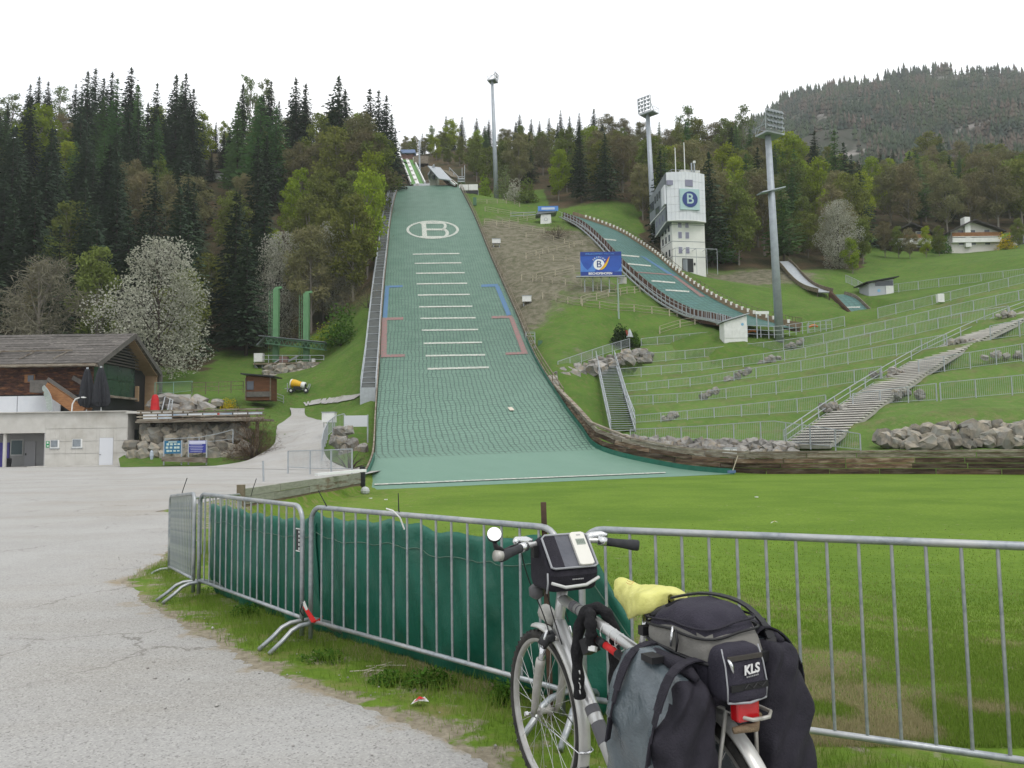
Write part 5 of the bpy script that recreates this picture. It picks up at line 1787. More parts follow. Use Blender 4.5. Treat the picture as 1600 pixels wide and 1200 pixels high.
MB().box(I0 + V((1.6, -.3, -.25)), (5.2, .7, .75)).build('takeoff_table', MT['white_panel'], IN)
hc = I1 + V((0, 1.2, .3))
MB().box(hc + V((0, 0, .6)), (3.6, 2.6, 1.9)).build('start_hut', M('reddish_board', (.16, .09, .08), rough=.8), IN)
MB().box(hc + V((.2, -.3, 2.1)), (4.4, 3.4, 1.0)).build('start_roof', M('faded_blue_roof', (.20, .27, .45), rough=.6), IN)
rail_fence('steel bar railing beside the ski take off', [(I0 + V((2, 0, 0)), 1.2), (I0 + V((4.6, 0, 0)), 1.2)], spacing=1.0, bars=0, midrail=True)
MB().box(I0 + V((2.9, 6, 2.0)), (1.5, 1, .7)).build('white_cabin', MT['white'], IN)
MB().box(hc + V((5.0, -8, -3.4)), (4.2, 3, 2.2)).build('timber_deck', MT['wood_grey'], IN)
p = P(656, 270, 205)
tag(MB().cyl(V((p.x, p.y, tz(p.x, p.y) - 1)), P(655, 219, 205), .28, 8, .2).build('bare_mast', MT['mast']), 'bare pale mast standing beside the ski inrun', 'mast')
J0 = P(672, 288, 178)
t = thing('trainers_stand', 'pale gabled cabin with a long roofed stand stepping down the hillside', 'stand', tuple(J0))
p0, p1, p2 = P(671, 291, 178), P(681, 290, 176), P(679, 266, 177)
MB().prism([p0 + V((0, 0, -1)), p1 + V((0, 0, -1)), P(682, 268, 176), P(671.5, 278, 178)], (0.3, 4, 0)).build('cabin', M('cream_board', (.55, .54, .46), rough=.7), t)
for x in (676.5, 678.8):
 MB().box(P(x, 277, 176.3), (.28, .12, .9)).build('window', MT['glass'], t)
MB().beam(P(670, 277, 177.5), P(679.5, 261, 177.5), 3.6, .25).build('roof', MT['galv_far'], t)
MB().beam(P(678, 261, 177), P(696, 281, 170), 3.2, .25, (0, 0, 1)).build('roof', MT['galv_far'], t)
MB().beam(P(684, 266, 178), P(711, 288, 170), 1.6, .3).build('stand_roof', M('pale_green_roof', (.34, .42, .38), rough=.6), t)
MB().beam(P(683, 267, 177), P(711, 289, 168.5), .3, .4).build('roof_edge', MT['white'], t)
MB().beam(P(690, 272, 176), P(712, 294, 169), .5, 1.6).build('stand_wall', MT['wood_brown'], t)
MB().beam(P(697, 268, 182), P(712, 279, 178), 2.4, .6).build('upper_stand', MT['wood_rail'], t)
mb = MB()
for a, b in (((702, 262, 181), (716, 276, 178)), ((702, 262, 181), (702, 268, 181)), ((709, 269, 179), (709, 276, 179)), ((716, 276, 178), (716, 283, 178)), ((716, 276, 178), (726, 276, 178)), ((726, 258, 178), (726, 283, 178)), ((722, 262, 178), (722, 280, 178))):
 mb.beam(P(*a), P(*b), .14, .14)
mb.box(P(721, 281, 178), (1.7, 1.5, .3))
mb.box(P(721, 285, 178), (1.7, 1.5, .3))
mb.build('scaffold', MT['galv_far'], t)
a, b = P(717, 288.5, 168), P(747, 297, 168)
t = thing('white_score_board', 'two white boards on a scaffold at the top of the grass', 'score board', (a.x, 168, b.z - 2))
for k in range(2):
 w_ = (b.x - a.x) / 2
 MB().box((a.x + w_ * (k + .5), 168, (a.z + b.z) / 2), (w_ - .1, .15, a.z - b.z)).build('board', MT['white'], t)
MB().box(((a.x + b.x) / 2, 168.5, b.z - .45), (b.x - a.x, 1.0, .7)).build('dark_base', MT['dark'], t)
for k in range(4):
 x = a.x + (b.x - a.x) * (k / 3)
 MB().beam((x, 168.1, tz(x, 168) - .6), (x, 168.1, b.z), .12, .12).build('leg', MT['galv_far'], t)
g = hit(742, 321, 120, 190)
tag(MB().box(g + V((0, 0, .8)), (.7, .4, 1.7)).build('green_box', MT['green_dark']), 'dark green upright box on the grass near the score boards', 'box')
HF = [([(743, 319), (800, 318), (812, 324)], 'wooden rail fence below the white score boards'), ([(758, 331), (800, 338), (838, 343)], 'wooden rail fence running to the starter cabin'),
  ([(785, 351), (838, 343)], 'short wooden fence beside the starter cabin'), ([(757, 350), (800, 357), (850, 364)], 'wooden fence on the upper bare ground'),
  ([(822, 371), (860, 376), (897, 386)], 'wooden fence on bare ground under the starter cabin'), ([(822, 404), (865, 393), (910, 384)], 'wooden fence climbing towards the small jump walkway'),
  ([(822, 404), (870, 408), (906, 411)], 'wooden fence on bare ground beside the billboard'), ([(815, 438), (870, 444), (930, 452), (962, 457)], 'wooden fence passing below the billboard'),
  ([(838, 437), (897, 425)], 'short wooden fence left of the billboard walkway'), ([(848, 467), (900, 479), (960, 486), (1030, 492), (1078, 498)], 'long wooden fence across the green hillside'),
  ([(908, 475), (950, 465), (1000, 457)], 'wooden fence joining the small jump walkway'), ([(1031, 522), (1070, 511), (1107, 503)], 'wooden fence above the top terrace near the white shed')]
HF[8] = (HF[8][0], 'short wooden fence climbing to the billboard walkway')
for pl, lab in HF:
 n = max(3, int((pl[-1][0] - pl[0][0]) / 9))
 xsx = np.linspace(pl[0][0], pl[-1][0], n)
 pts = []
 for x in xsx:
  y = np.interp(x, [a[0] for a in pl], [a[1] for a in pl])
  p = hit(x, y, 75, 190)
  pts.append((p, 0.95))
 rail_fence(lab, pts, name='wooden_fence', group='wooden rail fences on the hillside', spacing=2.6, bars=0, midrail=True, post_w=.13, mat=MT['rail_pale'])
# ================================================================== BUILDINGS ON THE LOT
Y0 = 68.0
XR = P(198, 700, Y0).x
ZT = 4.78
CB = thing('concrete_building', 'long pale concrete building with small windows at the gravel lot', 'building', (XR - 12, Y0, 0))
X = lambda px: P(px, 690, Y0).x
ZZ = lambda py, px=100: P(px, py, Y0).z
core = M('concrete_joint', (.33, .325, .31), rough=.9)
xl_, xa_, xb_ = -90, X(6), X(71)
MB().box(((XR - 29) / 2, Y0 + 4.6, ZT - .1), (-29 - XR + .2, 9.6, .2)).build('side_terrace', MT['concrete'], CB)
zr = ZZ(677, 40)
mb = MB()
mb.box(((xb_ + XR) / 2, Y0 + 4.06, ZT / 2), (XR - xb_, 8, ZT))
mb.box(((xl_ + xb_) / 2, Y0 + 4.06, (ZT + zr) / 2), (xb_ - xl_, 8, ZT - zr))
mb.box(((xl_ + xb_) / 2, Y0 + 6.0, zr / 2), (xb_ - xl_, 3.9, zr - .01))
mb.build('core', core, CB)
MB().box(((xl_ + XR) / 2 - 2, Y0 + 4, ZT + .03), (XR - xl_ + 4, 8.6, .08)).build('terrace_slab', MT['concrete'], CB)
op = [(X(79), X(93), ZZ(700), ZZ(687)), (X(113), X(129), ZZ(700), ZZ(686)), (X(155.5), X(177.5), -1, ZZ(684, 165))]
zc = [0.0, 1.12, 2.2, 3.32, ZT - .002]
cols = np.arange(xb_ + .0, XR - .01, (XR - xb_) / 8)
cols = list(cols) + [XR]
def panel(x0, x1, z0, z1, ax='x', xf=None):
 if x1 - x0 < .08 or z1 - z0 < .08: return
 g = .009
 if ax == 'x':
  MB().box(((x0 + x1) / 2, Y0 - .0, (z0 + z1) / 2), (x1 - x0 - .006, .08, z1 - z0 - .028)).build('concrete_panel', MT['concrete'], CB)
 else:
  MB().box((XR + .02, (x0 + x1) / 2, (z0 + z1) / 2), (.08, x1 - x0 - 2 * g, z1 - z0 - 2 * g)).build('concrete_panel', MT['concrete'], CB)
for z0, z1 in zip(zc[:-1], zc[1:]):
 for x0, x1 in zip(cols[:-1], cols[1:]):
  segs = [(x0, x1, z0, z1)]
  for ox0, ox1, oz0, oz1 in op:
   ns = []
   for (a, b, c, d) in segs:
    if ox1 <= a or ox0 >= b or oz1 <= c or oz0 >= d:
     ns.append((a, b, c, d)); continue
    if ox0 > a: ns.append((a, ox0, c, d))
    if ox1 < b: ns.append((ox1, b, c, d))
    m0, m1 = max(a, ox0), min(b, ox1)
    if oz1 < d: ns.append((m0, m1, oz1, d))
    if oz0 > c: ns.append((m0, m1, c, oz0))
   segs = ns
  for sgm in segs: panel(*sgm)
xx = xb_
while xx > xl_:
 panel(max(xl_, xx - 2.6), xx, zr, ZT)
 xx -= 2.6
for y0, y1 in ((Y0 - .04, Y0 + 2), (Y0 + 2, Y0 + 4), (Y0 + 4, Y0 + 6), (Y0 + 6, Y0 + 8)):
 for z0, z1 in zip(zc[:-1], zc[1:]): panel(y0, y1, z0, z1, 'y')
for ox0, ox1, oz0, oz1 in op[:2]:
 w_ = MB().box(((ox0 + ox1) / 2, Y0 + .02, (oz0 + oz1) / 2), (ox1 - ox0, .1, oz1 - oz0)).build('window', MT['white'], CB)
 MB().box(((ox0 + ox1) / 2 - .05, Y0 - .035, (oz0 + oz1) / 2 + .03), (ox1 - ox0 - .2, .03, oz1 - oz0 - .16)).build('pane', M('window_reflection', (.22, .25, .28), (.12, .14, .16), scale=1.2, rough=.1, spec=.6), w_)
 MB().box(((ox0 + ox1) / 2, Y0 - .07, oz0 - .02), (ox1 - ox0 + .1, .12, .05)).build('sill', MT['galv_far'], w_)
dr = MB().box(((op[2][0] + op[2][1]) / 2, Y0 - .0, op[2][3] / 2 + .02), (op[2][1] - op[2][0] - .04, .1, op[2][3] - .04)).build('door', M('pale_grey_door', (.60, .62, .66), rough=.5), CB)
MB().box((op[2][0] + .12, Y0 - .08, 1.0), (.12, .06, .04)).build('handle', MT['dark'], dr)
for a in (1.15, 3.1):
 w_ = MB().box((XR + .07, Y0 + a + .65, 2.75), (.06, 1.2, .95)).build('side_window', MT['dark'], CB)
 MB().box((XR + .10, Y0 + a + .65, 2.75), (.03, 1.0, .8)).build('pane', MT['glass'], w_)
m_rec = M('recess_wall', (.42, .42, .42), (.38, .38, .385), scale=1, rough=.8)
MB().box(((xa_ + xb_) / 2 - 4, Y0 + 3.96, zr / 2), (xb_ - xa_ + 8, .1, zr)).build('recess_wall', m_rec, CB)
MB().box((xb_ - .05, Y0 + 2, zr / 2), (.1, 4, zr)).build('recess_side', m_rec, CB)
w_ = MB().box((P(28, 700, 72).x, Y0 + 3.88, P(28, 700, 72).z + .05), (1.2, .08, 1.5)).build('window', MT['white'], CB)
MB().box((P(28, 700, 72).x, Y0 + 3.83, P(28, 700, 72).z + .05), (1.0, .06, 1.3)).build('pane', M('teal_pane', (.10, .15, .17), rough=.15), w_)
d_ = MB().box((P(49, 700, 72).x, Y0 + 3.86, 1.15), (1.0, .1, 2.3)).build('door', M('grey_door', (.46, .46, .48), rough=.6), CB)
MB().box((P(49, 700, 72).x - .38, Y0 + 3.79, 1.1), (.08, .06, .2)).build('handle', MT['dark'], d_)
MB().cyl((xa_ - .05, Y0 + .25, 0), (xa_ - .05, Y0 + .25, zr), .16, 10).build('column', MT['concrete'], CB)
MB().box((xa_ - .9, Y0 + 1.4, 1.1), (1.0, .15, 2.2)).build('blue_panel', M('violet_blue_panel', (.05, .04, .22), rough=.5), CB)
sg = MB().box((X(75.3), Y0 - .06, ZZ(694)), (.3, .03, .55)).build('exit_sign', M('sign_green', (.02, .26, .10), rough=.5), CB)
MB().box((X(75.3), Y0 - .08, ZZ(691.5)), (.14, .01, .16)).box((X(75.3) + .02, Y0 - .08, ZZ(696.5)), (.16, .01, .09)).build('sign_print', MT['white'], sg)
tag(MB().tube([(P(12, 722, 69).x, 69, 0), (P(12, 722, 69).x, 69, .75), (P(12, 722, 69).x, 69, .8)], [.28, .32, .2], 10).build('waste_bin', MT['dark']), 'small dark waste bin in the recess of the concrete building', 'bin')
kerb = MB().box(((xb_ + XR) / 2 + 2, Y0 - .9, .04), (XR - xb_ + 5, 1.6, .09)).build('pavement', MT['concrete'])
tag(kerb, kind='structure')
YH, YF, YA = 71.6, 83.2, 77.6
XG = -38.8
zE, zA = 9.75, 13.1
HALL = thing('wooden_hall', 'brown shingled hall with a grey gable roof above the concrete building', 'hall', (XG - 15, 77, ZT))
sh = M('red_brown_shingles', (.085, .035, .022), (.028, .014, .011), scale=2.2, stretch=(1, 1, 3), rough=.85, bump=.6, bscale=9, rnd=.3, c3=(.17, .075, .03), scale3=1.4, lo3=.52, hi3=.7)
MB().box((XG - 26, (YH + YF) / 2 + .1, (ZT + zE) / 2), (50, YF - YH - .3, zE - ZT)).build('core_wall', MT['dark'], HALL)
zb = 6.62
nrow = 15
for r in range(nrow):
 z = zb + (zE - zb) * (r + .5) / nrow
 x = XG - 50
 while x < XG - .4:
  ln = random.uniform(5, 9) if x < -56 else random.uniform(1.4, 3.0)
  x1 = min(x + ln, XG - .35)
  MB().box(((x + x1) / 2, YH + random.uniform(-.025, .02), z), (x1 - x - .02, .12, (zE - zb) / nrow - .015), rot3(0, -.06)).build('shingle_course', sh, HALL)
  x = x1
for k in range(9):
 x1 = P(95, 640, YH).x - 4.05 * k
 MB().box((x1 - 2.0, YH - .05, (ZT + 6.55) / 2), (3.98, .1, 6.55 - ZT - .06)).build('white_panel', MT['white_panel'], HALL)
w_ = MB().box((P(48, 590, YH).x, YH - .1, P(48, 590, YH).z - .1), (.95, .14, .75)).build('window', MT['asph_wood'], HALL)
MB().box((P(50, 590, YH).x, YH - .18, P(48, 590, YH).z - .1), (.55, .06, .6)).build('pane', MT['glass'], w_)
rs = M('grey_roof_shingles', (.125, .115, .105), (.065, .06, .057), scale=4, stretch=(1, 3, 3), rough=.9, bump=.8, bscale=7, rnd=.22, c3=(.24, .22, .20), scale3=1.6, lo3=.55, hi3=.75)
e0, e1 = V((0, YH - .9, zE - .35)), V((0, YA, zA))
e2 = V((0, YF + .3, zE - .1))
nr_ = 12
sl = (e1 - e0)
mR = Matrix((V((1, 0, 0)), sl.normalized(), V((1, 0, 0)).cross(sl.normalized()))).transposed()
for r in range(nr_):
 p = e0 + sl * ((r + .5) / nr_)
 x = XG - 55
 while x < XG + .5:
  ln = random.uniform(8, 12) if x < -58 else random.uniform(2.2, 4.5)
  x1 = min(x + ln, XG + .55)
  MB().box(V(((x + x1) / 2, 0, 0)) + p + mR @ V((0, 0, .05 + random.uniform(-.015, .02))), (x1 - x - .02, sl.length / nr_ * 1.12, .06), mR @ Matrix.Rotation(-.04, 3, 'X')).build('roof_course', rs, HALL)
  x = x1
MB().prism([e0 + V((XG + .5, 0, -.3)), e1 + V((XG + .5, 0, -.35)), e2 + V((XG + .5, 0, -.3)), e2 + V((XG + .5, 0, 0)), e1 + V((XG + .5, 0, 0)), e0 + V((XG + .5, 0, 0))], V((-55, 0, 0))).build('roof_deck', MT['wood_grey'], HALL)
pg = e0 + sl * .34
MB().beam(pg + V((XG - 55, -.1, .28)), pg + V((XG - 3.2, -.1, .28)), .1, .14).build('snow_guard', MT['wood_grey'], HALL)
for k in range(10):
 MB().beam(e0 + sl * .1 + V((XG - 4 - 3.2 * k, -.1, .2)), e0 + sl * .34 + V((XG - 3.6 - 3.2 * k, -.1, .2)), .07, .07).build('roof_batten', MT['wood_grey'], HALL)
MB().beam(e0 + V((XG - 55, -.15, -.12)), e0 + V((XG + .4, -.15, -.12)), .25, .22).build('gutter_board', MT['wood_grey'], HALL)
rk = M('dark_grey_rake_board', (.13, .12, .11), (.09, .085, .08), scale=3, rough=.8)
for a, b in ((e0, e1), (e2, e1)):
 MB().beam(a + V((XG + .55, 0, -.15)), b + V((XG + .55, 0, -.15)), .1, .5).build('rake_board', rk, HALL)
MB().beam((XG + .5, YF + .25, zE - .2), (XG + .5, YF + .25, ZT - 1.5), .3, .3, (1, 0, 0)).build('corner_post', rk, HALL)
MB().beam((XG + .45, YH - .1, zE - .2), (XG + .45, YH - .1, zb), .2, .22, (1, 0, 0)).build('corner_post', rk, HALL)
tan = M('pale_spruce_board', (.36, .25, .15), (.30, .20, .115), scale=1.5, stretch=(1, 1, 4), rough=.8)
MB().box((XG - 1.1, YF - .05, (ZT + zE) / 2), (2.6, .3, zE - ZT)).build('reveal_wall', tan, HALL)
sof = MB().prism([(XG - 2.2, YF, zE - .6), (XG + .3, YF, zE - .6), (XG + .3, YA, zA - .55), (XG - 2.2, YA, zA - .55)], (0, 0, .12)).build('soffit', tan, HALL)
MB().box((XG - 2.2, 79.5, ZT + 1.0), (.3, 7.2, 2.2)).build('lower_wall', tan, HALL)
MB().box((XG - 2.02, 77.3, ZT + 1.0), (.1, 1.5, 2.0)).build('dark_opening', MT['dark'], HALL)
m_gg = M('green_glass', (.028, .065, .052), (.02, .045, .04), scale=.5, rough=.12, spec=.5)
for k in range(3):
 for z0, z1 in ((6.75, 8.3), (8.35, 9.75)):
  MB().box((XG - .9, YH + .6 + 2.75 * k + 1.35, (z0 + z1) / 2), (.08, 2.7, z1 - z0)).build('glass_pane', m_gg, HALL)
MB().box((XG - 1.2, (YH + 80.2) / 2 + .2, 8.3), (.08, 8.6, 3.6)).build('glass_backing', MT['dark'], HALL)
MB().box((XG - .75, 76.2, 6.62), (.5, 8.8, .2)).build('balcony_edge', MT['wood_grey'], HALL)
MB().box((XG - .6, 80.5, 7.2), (.3, .3, 1.6)).build('bracket_post', tan, HALL)
for k in range(10):
 z = 9.9 + .3 * k
 f = (z - zE) / (zA - zE)
 ya, yb = YH + (YA - YH) * f * 1.0 + .3, min(80.6, YF - (YF - YA) * f - .3)
 if yb - ya > .4:
  MB().box((XG - .7, (ya + yb) / 2, z), (.35, yb - ya, .09), rot3(0, 0, .35)).build('louvre_slat', rk, HALL)
MB().prism([(XG - 1.0, YH + .3, 9.7), (XG - 1.0, 80.8, 9.7), (XG - 1.0, 80.8, 11.0), (XG - 1.0, YA, 12.8)], (-.1, 0, 0)).build('gable_backing', MT['dark'], HALL)
sa, sb = P(52, 599, 70.3), P(133, 640, 69.6)
mid = P(80, 597, 70.3)
MB().box((sa + mid) / 2 + V((0, 0, -.35)), ((mid - sa).length, 1.0, 1.1)).build('landing', rk, HALL)
MB().beam(mid + V((-.2, 0, -.5)), sb + V((.1, 0, -.3)), 1.0, 1.0).build('stair_flank', MT['asph_wood'], HALL)
MB().beam(mid + V((0, -.55, .25)), sb + V((.3, -.55, .45)), .1, .3).build('stair_rail', rk, HALL)
MB().beam(mid + V((1.4, 1.0, .5)), sb + V((.9, 1.0, 1.4)), .1, .4).build('stair_rail', rk, HALL)
def parasol(label, px, Y, h, r, lean=0):
 b = V((P(px, 640, Y).x, Y, ZT + .06))
 t = thing('closed_parasol', label, 'parasol', tuple(b), 'closed dark parasols on the terrace')
 MB().cyl(b, b + V((lean, 0, h + .12)), .05, 8).build('pole', MT['white'], t)
 mb = MB()
 n = 20
 rings = []
 for z, rr in ((.10, .12), (.14, .25), (.22, .34), (.40, .33), (.6, .28), (.8, .2), (.93, .13), (.985, .1), (1.0, .07)):
  rings.append([b + V((lean * z, 0, h * z)) + V((math.cos(2 * math.pi * k / n), math.sin(2 * math.pi * k / n), 0)) * rr * r * (1 + .28 * math.cos(k * math.pi) * (1 - z * .5) + .1 * math.sin(k * 1.3 + z * 4)) for k in range(n)])
 mb.add([p for g in rings for p in g], [(i * n + k, i * n + (k + 1) % n, (i + 1) * n + (k + 1) % n, (i + 1) * n + k) for i in range(len(rings) - 1) for k in range(n)])
 mb.build('folded_canopy', M('charcoal_canvas', (.022, .024, .03), (.03, .032, .038), scale=3, rough=.85), t)
 MB().cyl(b + V((lean, 0, h)), b + V((lean, 0, h + .16)), .1, 8).build('finial', MT['galv_far'], t)
 MB().box(b + V((0, 0, .04)), (.8, .8, .1)).build('foot', MT['galv_far'], t)
parasol('closed dark parasol nearer the wooden stair flank', 135, 69.4, 3.9, 1.75, 0)
parasol('closed dark parasol beside the green glass gable', 158, 69.4, 4.0, 1.9, -.1)
b = V((P(83, 642, 69).x, 69, ZT + .06))
t = thing('banner_flag', 'curved grey green banner flag on the concrete terrace', 'flag', tuple(b))
sp = []
for k in range(11):
 u = k / 10
 sp.append(b + V((-.05 - .85 * u ** 3, 0, 2.45 * u)))
MB().tube(sp, .035, 6).build('flag_pole', MT['galv_far'], t)
mb = MB()
l2 = [p + V((-.02, 0, 0)) for p in sp[1:]]
r2 = [p + V((-.62 * (1 - .0 * i) + .05 * i * .5, .02 * math.sin(i), -.0)) for i, p in enumerate(sp[1:])]
for i in range(9):
 w0, w1 = .62 * min(1, (i + 1) / 2) * (1 if i < 7 else .7), .62 * (1 if i < 6 else (.7 if i < 8 else .25))
 p, q = sp[i + 1], sp[i + 2]
 mb.prism([p, q, q + V((-w1 * .9, 0, -.12)), p + V((-w0 * .9, 0, -.1))], (0, .02, 0))
mb.build('flag_cloth', M('grey_green_cloth', (.26, .31, .29), (.36, .40, .38), scale=2.5, rough=.7), t)
b = V((P(112, 643, 68.8).x, 68.8, ZT + .06))
t = thing('bent_lamp_pole', 'short bent white pole bowing over beside the dark parasol', 'pole', tuple(b))
MB().tube([b, b + V((.05, 0, .7)), b + V((.3, 0, 1.15)), b + V((.75, 0, 1.3)), b + V((1.1, 0, 1.3))], .06, 8).build('shaft', MT['white'], t)
MB().box(b + V((1.1, 0, 1.28)), (.3, .16, .09)).build('lamp_head', MT['white'], t)
b = V((P(242, 642, 73).x, 73, P(242, 641, 73).z - .1))
t = thing('closed_parasol', 'closed red parasol beside the corner of the wooden hall', 'parasol', tuple(b))
MB().tube([b + V((0, 0, .1)), b + V((0, 0, .5)), b + V((0, 0, 1.1)), b + V((0, 0, 1.5)), b + V((0, 0, 1.6))], [.42, .38, .34, .24, .1], 12).build('folded_canopy', M('red_canvas', (.48, .02, .025), (.38, .015, .02), scale=2, rough=.7), t)
MB().cyl(b + V((0, 0, -.3)), b + V((0, 0, .2)), .05).build('pole', MT['galv_far'], t)
t = thing('ladder', 'two section metal ladder leaning against the dark rocks', 'ladder', tuple(P(260, 640, 73)))
mb = MB()
for a, b in (((253, 641), (258, 620)), ((262, 641), (266, 622)), ((268, 641), (270, 625))):
 mb.beam(P(*a, 72.5), P(*b, 73.2), .07, .07)
for k in range(6):
 mb.beam(P(262.5 + k * .7, 639 - k * 3.2, 72.6), P(268.2 + k * .4, 639 - k * 2.8, 72.6), .05, .05)
mb.build('rungs_and_rails', MT['galv_far'], t)
DK = thing('timber_deck', 'weathered timber deck railing with printed strips above the stone wall', 'deck', tuple(P(315, 655, 66)))
da, db = P(214, 652, 66.2), P(413, 646, 66.2)
db.z = P(413, 648, 66.2).z
MB().beam(da + V((0, 1.2, -.42)), db + V((0, 1.2, -.42)), 3.0, .16).build('deck_floor', MT['wood_grey'], DK)
for k, (dz, h) in enumerate(((.52, .13), (.28, .10), (.02, .12), (-.28, .22))):
 for q in range(4):
  MB().beam(da.lerp(db, q / 4) + V((0, random.uniform(-.02, .02), dz)), da.lerp(db, (q + 1) / 4 - .003) + V((0, 0, dz)), .12, h).build('rail_board', MT['wood_grey'], DK)
for k in range(12):
 p = da.lerp(db, (k + .3) / 12)
 MB().beam(p + V((0, .09, -.5)), p + V((0, .09, .6)), .12, .1).build('rail_post', MT['wood_rail'], DK)
stp = [M('strip_white', (.62, .64, .66), rough=.5), M('strip_ice_blue', (.34, .48, .60), (.6, .62, .66), scale=1.5, rough=.5), M('strip_pale', (.55, .55, .56), (.30, .40, .52), scale=1.2, rough=.5)]
for k in range(8):
 u0 = .05 + k * .118
 for dz in (.15,) + ((-.1,) if k < 2 else ()):
  MB().beam(da.lerp(db, u0) + V((0, -.02, dz)), da.lerp(db, u0 + .108) + V((0, -.02, dz)), .04, .16).build('printed_strip', stp[k % 3], DK)
MB().beam(da.lerp(db, .635) + V((0, -.05, .15)), da.lerp(db, .65) + V((0, -.05, .15)), .04, .1).build('red_print', MT['red'], DK)
for k in range(5):
 p = da.lerp(db, (k + .5) / 5)
 MB().beam(p + V((0, 1.5, -.5)), p + V((0, 1.5, -3.5)), .25, .25).build('deck_post', MT['wood_rail'], DK)
SW = thing('stone_wall', 'high dry wall of grey boulders under the timber deck', 'stone wall', tuple(P(300, 690, 66.5)))
rock_band(SW, [(228, 667), (300, 662), (385, 660)], [(228, 690), (300, 690), (385, 690)], [(228, 67.5), (385, 68)], [(228, 66.6), (385, 67)], .52, RKW, rows=3)
rock_band(SW, [(205, 692), (300, 694), (395, 698)], [(205, 716), (300, 718), (395, 716)], [(205, 66.4), (395, 66.8)], [(205, 65.4), (395, 65.4)], .55, RKW, rows=2)
MB().box((P(298, 690, 68.3).x, 69.2, 2.4), (9.5, 1.2, 4.6)).build('earth_core', M('dark_earth', (.05, .045, .035), (.08, .07, .05), scale=2, rough=.95), SW)
dr_ = thing('rock_bank', 'dark layered rocks behind the ladder above the timber deck', 'rocks', tuple(P(290, 635, 74)))
rock_band(dr_, [(246, 622), (300, 622), (345, 630)], [(246, 640), (300, 641), (345, 641)], [(246, 76), (345, 76)], [(246, 74.5), (345, 74.5)], .6, RK, rows=2, flat=(1.5, 1, .8))
rail_fence('thin steel handrail in front of the boulder wall behind the blue boards', [(P(258, 696, 65), .55), (P(320, 693, 65), .55), (P(364, 688, 65), .9)], name='steel_railing', cat='handrail', bars=0, spacing=3)
for (x0, x1, y0, y1, lab, kind) in ((257, 283, 688.5, 709, 'blue information board with a map of pale tiles', 0), (295.5, 322, 688, 707.5, 'blue information board with rows of white text', 1)):
 Yi = 62.5
 a, b = P(x0, y1, Yi), P(x1, y0, Yi)
 t = thing('information_board', lab, 'information board', (a.x, Yi, 0.3))
 c = (a + b) / 2
 MB().box(c, (b.x - a.x, .08, b.z - a.z)).build('board', M('info_blue_%d' % kind, (.02, .13, .24) if kind == 0 else (.03, .04, .26), rough=.45), t)
 for s in (a.x - .05, b.x + .05):
  MB().beam((s, Yi + .02, .1), (s, Yi + .02, b.z + .02), .09, .09).build('leg', MT['galv_far'], t)
 tl = M('print_pale_%d' % kind, (.45, .55, .5) if kind == 0 else (.5, .52, .65), rough=.6)
 mb = MB()
 if kind == 0:
  for r_ in range(3):
   for q in range(4):
    mb.box((a.x + .25 + q * .3 + random.uniform(-.05, .05), Yi - .05, a.z + .22 + r_ * .27), (.2, .02, random.uniform(.1, .18)))
  mb.box((c.x, Yi - .05, b.z - .1), (.7, .02, .08))
 else:
  mb.box((c.x, Yi - .05, b.z - .15), (b.x - a.x - .04, .02, .26))
  for r_ in range(5):
   mb.box((c.x - random.uniform(.0, .1), Yi - .05, a.z + .12 + r_ * .13), (random.uniform(.9, 1.2), .02, .03))
 mb.build('board_print', tl, t)
tag(MB().beam(P(254, 717, 62.2), P(323, 719, 62.2), .35, .4).build('timber_sleeper', MT['wood_grey']), 'long grey timber sleeper lying under the two blue boards', 'sleeper')
tag(MB().tube([P(237, 718, 62.5), P(237, 712, 62.5), P(237, 706, 62.5), P(237, 703.5, 62.5)], [.1, .16, .13, .05], 8).build('hydrant', M('pale_blue_metal', (.35, .40, .46), rough=.5)), 'small pale hydrant beside the boulder wall', 'hydrant')
lv, la = [], []
for k in range(30):
 px = 188 + (410 - 188) * k / 29
 top = P(px, 716 if px < 330 else 716 - (px - 330) * .06, 65.6)
 bot_ = P(px, 729 - max(0, px - 330) * .16, 62 - .3 * math.sin(px * .1))
 lv.append([(top.x, 66.2, max(top.z, .1) + .25), (top.x, 65.3, max(.06, min(.7, top.z))), ((top.x + bot_.x) / 2, 63.7, max(.05, (max(0, top.z) + 0) / 2.4)), (bot_.x, 62.0 - .25 * math.sin(k), 0.03)])
lm = np_mesh('lawn_strip', np.array(lv).reshape(-1, 3), grid_faces(30, 4), True, attr={'brown': np.zeros(120), 'forest': np.zeros(120)})
tag(mesh_obj('lawn_strip', lm, None, HM), kind='structure')
def ground_fence(label, pl, Y, h=1.0, **kw):
 pts = []
 for px, py in pl:
  p = hit(px, py, 60, 140)
  pts.append((p, h))
 return rail_fence(label, pts, **kw)
rail_fence('green mesh fence above the dark rocks', [(P(242, 616, 79), 1.2), (P(274, 615, 79), 1.2), (P(300, 612, 79), 1.1)], spacing=1.8, bars=.1, mat=M('faded_green_mesh', (.20, .32, .25), rough=.7), name='mesh_fence')
rail_fence('grey wooden lattice fence leading to the small hut', [(P(300, 613, 79), 1.0), (P(335, 612, 80), 1.0), (P(380, 610, 82), 1.0)], spacing=1.3, bars=.3, mat=MT['wood_rail'], name='wooden_fence', midrail=True)
tag(MB().box(P(272, 619, 78.5) + V((0, 0, -.3)), (3.4, .3, .9)).build('low_wall', MT['concrete']), 'low concrete wall under the green mesh fence', 'wall')
t, c, w_, h_ = hut('small brown hut with a dark sloping roof beside the meadow', 384, 423, 590, 617, 81.5, 2.2, M('hut_boards', (.13, .055, .025), (.09, .04, .02), scale=1, stretch=(1, 1, 5), rough=.8), MT['dark'], name='wooden_hut', over=.45, slope=-.25, cat='hut')
